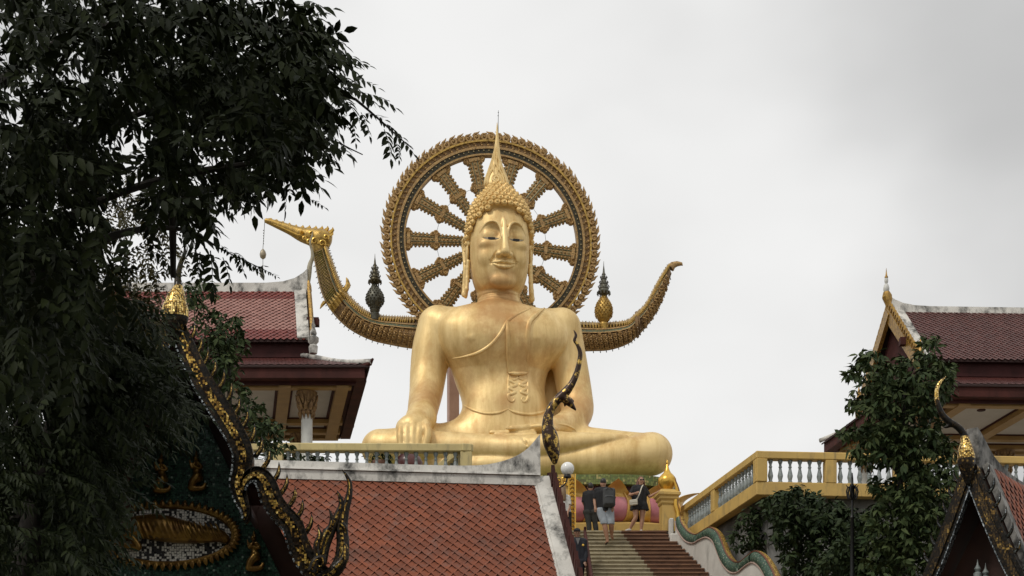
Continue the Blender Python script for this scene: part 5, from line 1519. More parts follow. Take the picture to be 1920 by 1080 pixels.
def build_left_shrine():
    Y0 = 20.0; k = px(1, Y0); X0 = 325.0
    root = thing('mosaic_shrine', 'dark mosaic temple gable with serpent bargeboards and a reclining golden figure, behind the trees', 'shrine', P(X0, 1650 + CZ * F / Y0, Y0))
    up = [(328, 598), (344, 640), (366, 690), (391, 735), (420, 780), (443, 820), (455, 850), (453, 882), (446, 908), (452, 935), (460, 958), (459, 978)]
    uph = [13, 16, 18, 19, 20, 19, 18, 17, 14, 12, 8, 2]
    lw = [(452, 930), (458, 906), (470, 893), (486, 892), (500, 910), (510, 938), (527, 963), (548, 985), (556, 1010), (568, 1040), (588, 1068), (612, 1092), (640, 1112)]
    lwh = [5, 9, 12, 15, 18, 19, 19, 19, 19, 20, 21, 20, 14]
    tips_u = [(364, 603), (377, 628), (389, 649), (403, 672), (419, 691), (433, 717), (448, 741), (463, 765), (476, 793), (490, 817)]
    tips_l = [(504, 839), (522, 865), (537, 887), (552, 911), (566, 934), (583, 961)]
    tm = tooth_mesh('roof_tooth', .95, 1.12, [MOSDARK, MOSGOLD_B])
    for s in (1, -1):
        fx = lambda x: X0 + s * (x - X0)
        for nm, pts, hw in (('upper', up, uph), ('lower', lw, lwh)):
            q = spline([(fx(x), y, h) for (x, y), h in zip(pts, hw)], 70)
            m = MB(); ribbon(m, q, [r_[2] for r_ in q], Y0, .0, .16)
            bd = mk('bargeboard', m, MOSDARK, root)
            m = MB(); ribbon(m, q[1:-1], [max(1.0, r_[2] * .36) for r_ in q[1:-1]], Y0, .035, .01); mk('gilt_strip', m, MOSGOLD, bd)
            # mirror beads along the inner edge
            m = MB(); acc = 0
            for i in range(2, len(q) - 1):
                d = math.hypot(q[i][0] - q[i - 1][0], q[i][1] - q[i - 1][1]); acc += d
                if acc < 6.2: continue
                acc = 0
                tx, ty = (q[i + 1][0] - q[i - 1][0]), (q[i + 1][1] - q[i - 1][1]); l = math.hypot(tx, ty)
                nx, ny = ty / l * -s, -tx / l * -s
                h = q[i][2]
                c = P(q[i][0] + nx * h, q[i][1] + ny * h, Y0)
                ang = math.atan2(-ty, tx)
                m.box((c.x, Y0 - .02, c.z), (5.4 * k, .07, 3.4 * k), Matrix.Rotation(-ang, 3, 'Y'))
            mk('mirror_beads', m, MOSSILVER, bd, kind='stuff')
            m = MB()
            ribbon(m, [(a - (-s) * 0, b) for a, b, c in q], [(1.6 + r_[2], -r_[2]) if s > 0 else (-r_[2], 1.6 + r_[2]) for r_ in q], Y0, .03, .02); mk('edge_roll', m, MOSDARK, bd)
            tips = tips_u if nm == 'upper' else tips_l
            for (x, y) in tips:
                p = P(fx(x - 8), y + 35, Y0 + .06)
                M = Matrix.Translation(p) @ Matrix.Diagonal((s * k, k, k, 1)) @ Matrix.Rotation(R(12), 4, 'Y')
                link('roof_tooth', tm, bd, M=M)
            # roof slope running back from the bargeboard
            m = MB(); rg = []
            for r_ in q[:: 3]:
                a = P(r_[0] , r_[1] + 3, Y0); b = a + Vector((0, 3.35, 0))
                a = a + Vector((0, .165, 0)); dz = Vector((0, 0, -.10))
                rg.append([a, b, b + dz, a + dz])
            if nm == 'lower': rg = rg[6:]
            else: rg = rg[:-4]
            m.rings(rg); mk('roof_slope', m, WOOD, root)
        # end finial: bundle of flame strands
        if True:
            ff = [[(596, 1084, 10), (624, 1074, 13), (639, 1050, 13), (643, 1018, 12), (641, 988, 11), (646, 957, 9), (654, 932, 6.5), (656, 908, 4.6), (650, 892, 3.2), (641, 880, .6)],
                  [(604, 1056, 9), (610, 1024, 9), (620, 997, 9), (632, 969, 7.5), (640, 947, 5.5), (637, 931, 3.6), (632, 920, .6)],
                  [(599, 1036, 8), (609, 1004, 7.5), (621, 986, 6), (622, 970, 4), (617, 954, .6)],
                  [(596, 1046, 7), (594, 1022, 6.5), (600, 1004, 5), (596, 985, .6)],
                  [(628, 1066, 10), (644, 1050, 9), (648, 1030, 5.5), (645, 1014, .8)],
                  [(640, 982, 6), (647, 990, 5), (650, 1002, .8)],
                  [(584, 1072, 9), (592, 1052, 8), (604, 1046, 6), (607, 1056, 4.5), (601, 1062, 3), (597, 1058, 1)]]
            fn = None
            for j, st_ in enumerate(ff):
                q = spline([(fx(x), y, r_) for x, y, r_ in st_], 26)
                m = MB(); m.tube([P(x, y, Y0 - .02 * j) for x, y, r_ in q], [r_ * k for x, y, r_ in q], 8, flat=.75)
                o = mk('serpent_finial' if fn is None else 'flame_strand', m, MOSDARK, root if fn is None else fn, smooth=True)
                if fn is None: fn = o
                m = MB(); m.tube([P(x - 1, y, Y0 - .02 * j - r_ * k * .55) for x, y, r_ in q[1:-2]], [max(r_ * .34, .5) * k for x, y, r_ in q[1:-2]], 6); mk('gilt_line', m, MOSGOLD, fn, smooth=True)
    # ridge beam ends under the apex
    for x, y in ((327, 677), (474, 918), (176, 918)):
        m = MB(); m.box(P(x, y, Y0 + .5), (.24, .9, .2)); mk('beam_end', m, MAROON, root)
    # crowning bird finial, gilded breast
    S = SDF((-40, -30, -70), (40, 30, 150), 1.6)
    S.limb([(0, 0, -52, 9), (-1, 0, -30, 19), (0, -3, -5, 22), (3, -3, 22, 18), (6, 0, 45, 9), (5, 2, 65, 6), (10, 2, 90, 4.5), (18, 2, 112, 3), (17, 2, 128, 1)], 2, 30, pad=10)
    S.ell((-10, -6, -6), (13, 14, 26), 4, pad=10); S.ell((13, -6, -6), (13, 14, 26), 4, pad=10)
    V, Q_ = S.skin(); cz = P(328, 585, Y0)
    mi = np.array([1 if (-12 < z < 48) else 0 for z in V[Q_[:, 0], 2]])
    link('bird_finial', mesh_np('bird_finial', np.stack([cz.x + V[:, 0] * k, cz.y + V[:, 1] * k, cz.z + V[:, 2] * k], 1), Q_, [MOSDARK, MOSGOLD_B], mi=mi), root)
    # pediment and its mosaics
    YP = 21.25; kp = px(1, YP)
    m = MB(); m.prism([P(330, 640, YP), P(600, 1130, YP), P(40, 1130, YP)], (0, .12, 0), (0, .3, 0)); mk('gable_backing', m, WOOD, root)
    m = MB(); m.prism([P(330, 672, YP), P(545, 1120, YP), P(95, 1120, YP)], (0, 0, 0), (0, .10, 0)); ped = mk('pediment', m, MOSGREEN, root)
    OC, OX, OY = (312, 1003), 122, 52
    def el(a, f=1.0): return (OC[0] + OX * f * math.cos(a), OC[1] + OY * f * math.sin(a) - 8 * math.cos(a) * .0)
    m = MB(); m.prism([P(*el(2 * math.pi * j / 60), YP) for j in range(60)], (0, -.05, 0), (0, -.005, 0)); mk('oval_panel', m, MOSWHITE, ped)
    m = MB(); pts = [P(*el(2 * math.pi * j / 72, 1.03), YP - .05) for j in range(73)]; m.tube(pts, 4.5 * kp, 7); fr = mk('oval_frame', m, RELIEF, ped, smooth=True)
    lm = MB(); lm.tube([Vector((0, 0, -2)), Vector((0, -2.5, 3)), Vector((0, -1.5, 8)), Vector((0, 0, 13))], [4.6, 5.4, 3.6, .3], 6, flat=.5)
    leaf = as_mesh('frame_leaf', lm, RELIEF, True)
    for j in range(58):
        a = 2 * math.pi * j / 58; x, y = el(a, 1.05)
        ox, oz = OY * math.cos(a), -OX * math.sin(a); l = math.hypot(ox, oz); ang = math.atan2(ox / l, oz / l)
        link('frame_leaf', leaf, fr, M=Matrix.Translation(P(x, y, YP - .06)) @ Matrix.Rotation(ang, 4, 'Y') @ Matrix.Scale(kp, 4))
    def relief(name, build, cx, cy, sc, mat=RELIEF, flip=1, lo=(-140, -40, -60), hi=(140, 20, 60), h=1.6, par=ped):
        S = SDF(lo, hi, h); build(S); V, Q_ = S.skin(); c = P(cx, cy, YP - .05)
        if flip < 0: Q_ = Q_[:, ::-1]
        return link(name, mesh_np(name, np.stack([c.x + V[:, 0] * kp * sc * flip, c.y + V[:, 1] * kp * sc, c.z + V[:, 2] * kp * sc], 1), Q_, mat), par)
    def recline(S):
        S.limb([(-82, -6, 2, 15), (-60, -6, 12, 19), (-40, -6, 14, 21), (-10, -6, 12, 24), (30, -6, 5, 21), (70, -5, 0, 15), (100, -4, -2, 11), (112, -4, -8, 8)], 5, 30, pad=12)
        S.ell((-104, -8, -3), (15, 13, 14), 4, pad=12)
        S.limb([(-116, -6, -4, 8), (-122, -6, 0, 5)], 3, 6, pad=8)
        S.limb([(-78, -12, 12, 7), (-62, -14, -8, 6), (-50, -14, -26, 6), (-70, -12, -24, 5), (-98, -10, -14, 5)], 3, 20, pad=10)
        S.limb([(-56, -18, 20, 6), (-30, -22, 2, 6), (0, -22, -6, 5), (26, -20, 0, 4)], 3, 16, pad=10)
        for j in range(16):
            t = -52 + j * 10
            S.limb([(t, -26, 24 - abs(t) * .08, 1.6), (t + 5, -30, 8, 1.8), (t + 14, -24, -12, 1.4)], 2, 8, pad=6)
    relief('reclining_figure', recline, 312, 1003, .98)
    def kneel(S):
        S.limb([(0, 0, 34, 9), (1, 0, 20, 9.5), (4, 0, 6, 12), (6, 0, -6, 14)], 4, 16, pad=8)
        S.ell((-1, -2, 52), (8, 8, 9), 3, pad=8); S.limb([(0, 0, 58, 6), (1, 0, 66, 4), (0, 0, 76, 1)], 2, 8, pad=6)
        S.limb([(4, -6, -4, 12), (-8, -8, -20, 11), (-14, -6, -36, 9)], 4, 14, pad=8); S.limb([(-14, -5, -38, 9), (4, -5, -40, 8), (22, -4, -36, 6), (28, -4, -26, 4)], 4, 14, pad=8)
        S.limb([(-2, -10, 36, 5), (-10, -13, 22, 4.5), (-15, -13, 32, 3.5), (-17, -12, 44, 2.5)], 2, 14, pad=8)
        S.limb([(8, -6, 36, 5), (18, -6, 24, 4), (4, -12, 22, 3.5), (-12, -13, 34, 3)], 2, 14, pad=8)
    for (x, y, sc, fl) in ((302, 896, .62, 1), (368, 892, .62, 1), (152, 1032, .62, -1), (476, 1042, .62, 1)):
        relief('kneeling_figure', kneel, x, y, sc, RELIEF, fl, (-40, -35, -60), (45, 25, 85), 1.8)
    # walls down to the ground
    a, b = P(120, 1115, 21.4), P(560, 1115, 21.4)
    m = MB(); m.box(((a.x + b.x) / 2, 22.4, a.z / 2), (b.x - a.x, 1.9, a.z)); mk('shrine_wall', m, WHITEWALL, root)
MOSGOLD_B = mosaic('bright_gilt_mosaic', [(0, (0.30, 0.17, 0.04)), (0.3, (0.70, 0.46, 0.12)), (0.65, (0.92, 0.68, 0.26))], 40, rough=0.18, metal=0.8, grout=(0.03, 0.018, 0.008))
build_left_shrine()

def build_centre_roof():
    YR = 27.0; ang = R(6); an2 = R(13)
    a = Vector((math.cos(ang), math.sin(ang), 0)); fr = Vector((math.sin(an2), -math.cos(an2), 0))
    R0 = P(1007, 901, YR)
    d = (fr * .643 + Vector((0, 0, -.766))).normalized(); db = (fr * -.643 + Vector((0, 0, -.766))).normalized()
    LEN, DL = 5.7, 3.7
    root = thing('tiled_shrine', 'small shrine with terracotta diamond-tiled roof and mouldy white ridge below the statue', 'shrine', (R0.x - 2.6, YR, 0))
    n1 = a.cross(d).normalized(); n1 = n1 if n1.z > 0 else -n1
    for dd, nm in ((d, 'near'), (db, 'far')):
        q = [R0 - a * LEN, R0, R0 + dd * DL, R0 - a * LEN + dd * DL]
        m = MB(); m.prism(q, (0, 0, -.12), (0, 0, -.01)); sl = mk('roof_slope', m, UNDER, root)
        if nm == 'near': tiled('roof_tile', R0 - a * LEN + d * .06, a, d, 32, 34, .1765, .1055, TILE, sl, th=.030, limit=300)
    # ridge: mould-streaked coping on a white string course, with a horn at the gable
    rp = [(-LEN, .20), (-3.6, .20), (-2.0, .19), (-1.15, .20), (-.75, .25), (-.42, .36), (-.20, .50), (-.05, .66), (.03, .76)]
    m = MB(); rg = []
    for t, h in [(x, y) for x, y in spline(rp, 40)]:
        p = R0 + a * t; f = fr * .12
        rg.append([p + f + Vector((0, 0, .045)), p - f + Vector((0, 0, .045)), p - f * .75 + Vector((0, 0, h)), p + f * .75 + Vector((0, 0, h))])
    m.rings(rg); rd = mk('ridge', m, PLASTER, root, smooth=30)
    m = MB(); m.hexa([R0 - a * LEN + fr * .17 + Vector((0, 0, -.12)), R0 + fr * .17 + a * .01 + Vector((0, 0, -.12)), R0 - fr * .15 + a * .01 + Vector((0, 0, -.12)), R0 - a * LEN - fr * .15 + Vector((0, 0, -.12)),
                      R0 - a * LEN + fr * .155 + Vector((0, 0, .038)), R0 + fr * .155 + a * .01 + Vector((0, 0, .038)), R0 - fr * .15 + a * .01 + Vector((0, 0, .038)), R0 - a * LEN - fr * .15 + Vector((0, 0, .038))]); mk('string_course', m, PLASTER, rd)
    m = MB(); m.hexa([R0 - a * LEN + fr * x + Vector((0, 0, z)) for x, z in ((.19, .046), (-.1, .046))] + [R0 + a * .01 + fr * x + Vector((0, 0, z)) for x, z in ((-.1, .046), (.19, .046))] +
                     [R0 - a * LEN + fr * x + Vector((0, 0, z)) for x, z in ((.17, .085), (-.1, .085))] + [R0 + a * .01 + fr * x + Vector((0, 0, z)) for x, z in ((-.1, .085), (.17, .085))]); mk('string_course', m, PLASTER, rd)
    # verge: plaster kerb then a maroon bargeboard of overlapping leaves
    for dd, nm in ((d, 'near'), (db, 'far')):
        nn = a.cross(dd).normalized(); nn = nn if nn.z > 0 else -nn
        def V(t, s, h): return R0 + dd * t + a * s + nn * h
        m = MB(); m.hexa([V(-.02, -.035, -.08), V(-.02, .20, -.08), V(DL, .20, -.08), V(DL, -.035, -.08), V(-.02, -.035, .07), V(-.02, .20, .09), V(DL, .20, .09), V(DL, -.035, .07)]); vg = mk('verge', m, PLASTER, root)
        m = MB(); m.hexa([V(.0, -.075, -.02), V(.0, -.036, -.02), V(DL, -.036, -.02), V(DL, -.075, -.02), V(.0, -.075, .035), V(.0, -.036, .055), V(DL, -.036, .055), V(DL, -.075, .035)]); mk('verge_fillet', m, PLASTER, vg)
        m = MB(); m.hexa([V(-.1, .203, -.30), V(-.1, .25, -.30), V(DL, .25, -.30), V(DL, .203, -.30), V(-.1, .203, .10), V(-.1, .25, .10), V(DL, .25, .10), V(DL, .203, .10)]); bg = mk('bargeboard', m, MAROON, root)
        lf = MB(); pr = [(0, -.16), (.02, .06), (-.10, .20), (-.24, .27), (-.17, .12), (-.15, -.16)]
        lf.prism([dd * u + nn * v for u, v in pr], a * -.03, a * .03)
        lme = as_mesh('barge_leaf', lf, MAROON)
        for j in range(17):
            link('barge_leaf', lme, bg, M=Matrix.Translation(V(.25 + j * .205, .235 + .004 * (j % 2), .06)))
    # gable wall and body
    w = fr * (DL * .643); dz = Vector((0, 0, -DL * .766))
    g0 = R0 - a * .35
    m = MB(); m.prism([g0 + Vector((0, 0, -.2)), g0 + w * .9 + dz, g0 - w * .9 + dz], (0, 0, 0), a * -.15); mk('gable_wall', m, MAROON2, root)
    cc = R0 - a * (LEN / 2 + .2); zb = R0.z + dz.z + .15
    m = MB(); m.box((cc.x, cc.y, zb / 2), (LEN - 1.0, w.length * 1.5, zb), Matrix.Rotation(ang, 3, 'Z')); mk('shrine_wall', m, WHITEWALL, root)
    # the serpent-necked finial above the gable
    YC = 27.15; k = px(1, YC)
    S = SDF((-40, -26, -20), (75, 26, 245), 1.3)
    T_ = lambda x, y, r_: (x - 1030, 0, 855 - y, r_)
    S.limb([T_(1040, 866, 5), T_(1038, 850, 11), T_(1034, 832, 14.5), T_(1031, 817, 14.5), T_(1027, 800, 11), T_(1028, 782, 9), T_(1033, 767, 8), T_(1044, 751, 8), T_(1059, 737, 8.4), T_(1072, 720, 6.5), T_(1081, 700, 5.4),
            T_(1086, 680, 4.6), T_(1088, 662, 4), T_(1083, 647, 3.2), T_(1077, 638, 2.7), T_(1080, 629, 2.5), T_(1076, 619, .8)], 2, 50, pad=8)
    S.limb([T_(1056, 746, 7), T_(1066, 753, 7), T_(1072, 760, 4.5), T_(1079, 768, 1.4)], 3, 14, pad=8)
    S.limb([T_(1060, 752, 4), T_(1059, 762, 1)], 2, 6, pad=6); S.limb([T_(1068, 748, 3), T_(1076, 752, 1)], 2, 6, pad=6)
    V, Q_ = S.skin(); c = P(1030, 855, YC)
    fm = NT('finial_gilt_wear')
    patt = fm.ramp(fm.noise(9, 5, .7), [(.53, (0, 0, 0)), (.60, (1, 1, 1))])
    v = fm.n('TexVoronoi', Scale=26.0); fm.t.links.new(fm.pos(), v.inputs['Vector'])
    FIN = fm.done(fm.mix(patt, (.035, .018, .010), (.62, .40, .09)), .32, .55); 
    link('serpent_finial', mesh_np('serpent_finial', np.stack([c.x + V[:, 0] * k, c.y + V[:, 1] * k, c.z + V[:, 2] * k], 1), Q_, FIN), root)
build_centre_roof()

PLASTER_D = paint('vignetted_mouldy_plaster', (0.30, 0.29, 0.27), (0.17, 0.165, 0.155), rough=0.9, nscale=3, stain=((0.03, 0.03, 0.028), 3.5, 0.42, 0.60), bump=0.5, bscale=22)  # plaster copy darkened for corner vignetting, with black mould stains
def build_right_shrine():
    Y0 = 22.0
    A = P(1818, 876, Y0)
    g = Vector((.80, -.60, 0)); rd = Vector((.60, .80, 0))
    root = thing('corner_shrine', 'dark gabled shrine with gilded bird finial, cut off by the frame edge in the corner', 'shrine', (A.x + 1, A.y + 1, 0))
    def G(h, z, t=0): return A + g * h + rd * t + Vector((0, 0, z))
    path = [(0, 0), (.16, -.42), (.34, -.88), (.56, -1.38), (.86, -1.95), (1.25, -2.5), (1.7, -3.0)]
    tm = tooth_mesh('roof_tooth', .8, 1.0, [MOSDARK, MOSSILVER])
    for s in (1, -1):
        q = spline([(h * s, z) for h, z in path], 40)
        def rib(name, h0, h1, t0, t1, mat, par):
            m = MB(); rg = []
            for i in range(len(q)):
                t = np.array(q[min(i + 1, len(q) - 1)]) - np.array(q[max(i - 1, 0)]); t /= np.linalg.norm(t); n = np.array([-t[1], t[0]]) * (1 if s > 0 else -1)
                a, b = q[i] + n * h0, q[i] + n * h1
                rg.append([G(a[0], a[1], t0), G(b[0], b[1], t0), G(b[0], b[1], t1), G(a[0], a[1], t1)])
            m.rings(rg); return mk(name, m, mat, par)
        bd = rib('bargeboard', -.10, .10, 0, .14, MOSDARK, root)
        rib('gilt_strip', -.045, .035, -.03, .0, MOSDARK2, bd)
        rib('mirror_edge', -.115, -.10, -.02, .1, MOSSILVER, bd)
        rib('roof_slope', .02, .09, .145, 4.0, WOOD, root)
        for j in range(11):
            i = 3 + j * 3
            if i >= len(q) - 1: break
            t = np.array(q[i + 1]) - np.array(q[i - 1]); t /= np.linalg.norm(t); n = np.array([-t[1], t[0]]) * (1 if s > 0 else -1)
            b = q[i] + n * .11
            X = g * s; M = Matrix((X, rd, Vector((0, 0, 1)))).transposed().to_4x4()
            M.translation = G(b[0], b[1] - .02, .07)
            kk = px(.9, Y0)
            link('roof_tooth', tm, bd, M=M @ Matrix.Diagonal((kk, kk, kk, 1)) @ Matrix.Rotation(R(18), 4, 'Y'))
    # dark gable inside
    m = MB(); m.prism([G(0, -.35, .7), G(1.55, -3.3, .7), G(-1.55, -3.3, .7)], (0, 0, 0), rd * .15); mk('gable_wall', m, WOOD, root)
    m = MB()
    for (x, y, h) in ((1833, 1075, 22), (1848, 1082, 16)):
        m.lathe([(.05, -.3), (.06, 0), (.03, .02), (.05, .06), (.015, .12), (.002, .2)], 8, P(x, y, Y0 + .35))
    mk('altar_spire', m, GREYPAINT, root, smooth=True)
    # ridge and right-hand tiled slope
    d1 = (g * .34 + Vector((0, 0, -.88))).normalized()
    e = G(0, .10, .1)
    rp = [(0, .46), (.25, .36), (.6, .20), (1.1, .10), (1.8, .06), (4.0, .05)]
    m = MB(); rg = []
    for t, h in spline(rp, 24): rg.append([e + rd * t + g * .10 + Vector((0, 0, -.16)), e + rd * t - g * .10 + Vector((0, 0, -.16)), e + rd * t - g * .08 + Vector((0, 0, h)), e + rd * t + g * .08 + Vector((0, 0, h))])
    m.rings(rg); mk('ridge', m, PLASTER_D, root)
    n_ = rd.cross(d1); n_ = n_ if n_.z > 0 else -n_
    oq = G(.05, .02, .28) + n_ * .08
    sl = MB(); sl.prism([oq, oq + rd * 3.7, oq + rd * 3.7 + d1 * 2.8, oq + d1 * 2.8], n_ * -.06, n_ * 0); so = mk('tiled_slope', sl, UNDER, root)
    tiled('roof_tile', oq + d1 * .05, rd, d1, 20, 25, .1765, .108, TILE, so, th=.030, limit=300)
    m = MB(); m.hexa([oq + rd * -.1 + n_ * -.02, oq + rd * .12 + n_ * -.02, oq + rd * .12 + d1 * 2.8 + n_ * -.02, oq + rd * -.1 + d1 * 2.8 + n_ * -.02, oq + rd * -.1 + n_ * .07, oq + rd * .12 + n_ * .06, oq + rd * .12 + d1 * 2.8 + n_ * .06, oq + rd * -.1 + d1 * 2.8 + n_ * .07]); mk('verge', m, PLASTER_D, so)
    # finial
    k = px(1, Y0)
    S = SDF((-75, -30, -50), (35, 30, 190), 1.4); T_ = lambda x, y, r_: (x - 1812, 0, 880 - y, r_)
    S.limb([T_(1815, 905, 5), T_(1813, 885, 11), T_(1812, 866, 16), T_(1811, 848, 14.5), T_(1810, 832, 9.5), T_(1807, 815, 6.5), T_(1796, 801, 6), T_(1780, 791, 6), T_(1768, 779, 5.5), T_(1760, 762, 4.6), T_(1756, 745, 4), T_(1757, 729, 3.6), T_(1763, 717, 3), T_(1774, 706, .8)], 2, 44, pad=8)
    S.limb([T_(1785, 795, 5), T_(1776, 800, 3), T_(1770, 802, 1)], 2, 8, pad=6)
    V, Q_ = S.skin(); c = P(1812, 880, Y0 - .05)
    zz = V[Q_[:, 0], 2]; mi = np.where((zz > 18) & (zz < 60), 1, np.where(zz > 128, 1, 0))
    link('bird_finial', mesh_np('bird_finial', np.stack([c.x + V[:, 0] * k, c.y + V[:, 1] * k, c.z + V[:, 2] * k], 1), Q_, [MOSDARK, MOSGOLD_B], mi=mi), root)
    cc = G(0, 0, 2.2); zt = A.z - 3.2
    m = MB(); m.box((cc.x, cc.y, zt / 2), (2.6, 2.8, zt), Matrix.Rotation(math.atan2(g.y, g.x), 3, 'Z')); mk('shrine_wall', m, WHITEWALL, root)
MOSDARK2 = mosaic('dull_gilt_mosaic', [(0, (0.02, 0.013, 0.007)), (0.4, (0.09, 0.055, 0.018)), (0.8, (0.30, 0.19, 0.05))], 34, rough=0.3, metal=0.6, grout=(0.008, 0.006, 0.004), patch=4.0)
build_right_shrine()

# slim lamp post among the shrubs
def lamp_post():
    YL = 36.2; p = P(1598, 1080, YL); k = px(1, YL)
    root = thing('lamp_post', 'slim dark ornamental lamp post in front of the yellow balustrade', 'lamp post', (p.x, YL, 0))
    m = MB(); m.lathe([(.13, 0), (.13, .3), (.07, .4), (.06, p.z - .2), (.075, p.z - .1), (.05, p.z + .1), (.04, p.z + 1.3), (.055, p.z + 1.32), (.03, p.z + 1.4), (.03, P(0, 938, YL).z)], 10, (p.x, YL, 0)); mk('pole', m, BLACKMETAL, root, smooth=True)
    zt = P(0, 938, YL).z
    m = MB()
    for j in range(6):
        a = j * math.pi / 3; d = Vector((math.cos(a), math.sin(a), 0)); c = Vector((p.x, YL, zt))
        m.tube([c, c + d * .10 + Vector((0, 0, .05)), c + d * .13 + Vector((0, 0, .2)), c + d * .10 + Vector((0, 0, .30)), c + d * .14 + Vector((0, 0, .34))], [.015, .02, .02, .018, .008], 5)
    m.lathe([(.03, 0), (.06, .1), (.05, .25), (.09, .30), (.03, .36), (.025, .5), (.01, .62)], 8, (p.x, YL, zt)); mk('lamp_head', m, BLACKMETAL, root, smooth=True)
lamp_post()

# ---------------------------------------------------------------- people on the stairs
def cloth(name, c, rough=.85): return paint(name, c, tuple(x * .7 for x in c), rough=rough, nscale=6, bump=.3, bscale=18)
SKIN = paint('skin', (0.40, 0.22, 0.14), (0.35, 0.185, 0.115), rough=.5, bump=0)
SKIN_B = paint('skin_tan', (0.27, 0.14, 0.085), (0.23, 0.115, 0.07), rough=.5, bump=0)
BLACKC = cloth('black_cloth', (0.012, 0.012, 0.014)); NAVY = cloth('navy_cloth', (0.012, 0.014, 0.022)); DENIM = cloth('pale_denim', (0.36, 0.40, 0.44)); OLIVE = cloth('dark_olive_cloth', (0.035, 0.036, 0.03))
HAIRD = paint('dark_hair', (0.012, 0.009, 0.007), rough=.5, bump=.4, bscale=60); HAIRR = paint('auburn_hair', (0.15, 0.055, 0.025), (.09, .03, .015), rough=.45, bump=.5, bscale=50, stretch=(4, 4, .5)); HAIRB = paint('fair_hair', (0.24, 0.15, 0.07), (.15, .09, .04), rough=.5, bump=.5, bscale=50)
WHITEC = cloth('white_cloth', (0.62, 0.60, 0.56)); GREYC = cloth('grey_cloth', (0.16, 0.16, 0.16)); BAGGREY = cloth('grey_pack', (0.055, 0.057, 0.058)); CREAM = paint('cream_leather', (0.60, 0.56, 0.46), rough=.5)

class Fig:
    """a figure given by joints: pixels x, y and a depth; radii in metres"""
    def __init__(s, Y, skin):
        s.Y = Y; s.skin = skin; s.prims = []
    def p(s, x, y, d=0): return np.array(P(x, y, s.Y + d))
def sdf_of(prims, inflate, k, h, clip=None):
    allp = np.array([q[:3] for pr in prims if pr[0] == 'l' for q in pr[1]] + [pr[1] for pr in prims if pr[0] == 'e'])
    rad = max([max(q[3] for q in pr[1]) if pr[0] == 'l' else max(pr[2]) for pr in prims]) + inflate + .05
    S = SDF(allp.min(0) - rad, allp.max(0) + rad, h)
    for pr in prims:
        if pr[0] == 'l': S.limb([(*q[:3], q[3] + inflate) for q in pr[1]], k, 9, pad=.10)
        else: S.ell(pr[1], [r_ + inflate for r_ in pr[2]], k, pad=.10)
    if clip: clip(S)
    return S
def below(z, k=.01):
    return lambda S: S.op(lambda X, Y, Z: (Z - z) + 0 * X + 0 * Y, S.lo, S.lo + 9, k, 'i')
def above_z(z, k=.01):
    return lambda S: S.op(lambda X, Y, Z: (z - Z) + 0 * X + 0 * Y, S.lo, S.lo + 9, k, 'i')

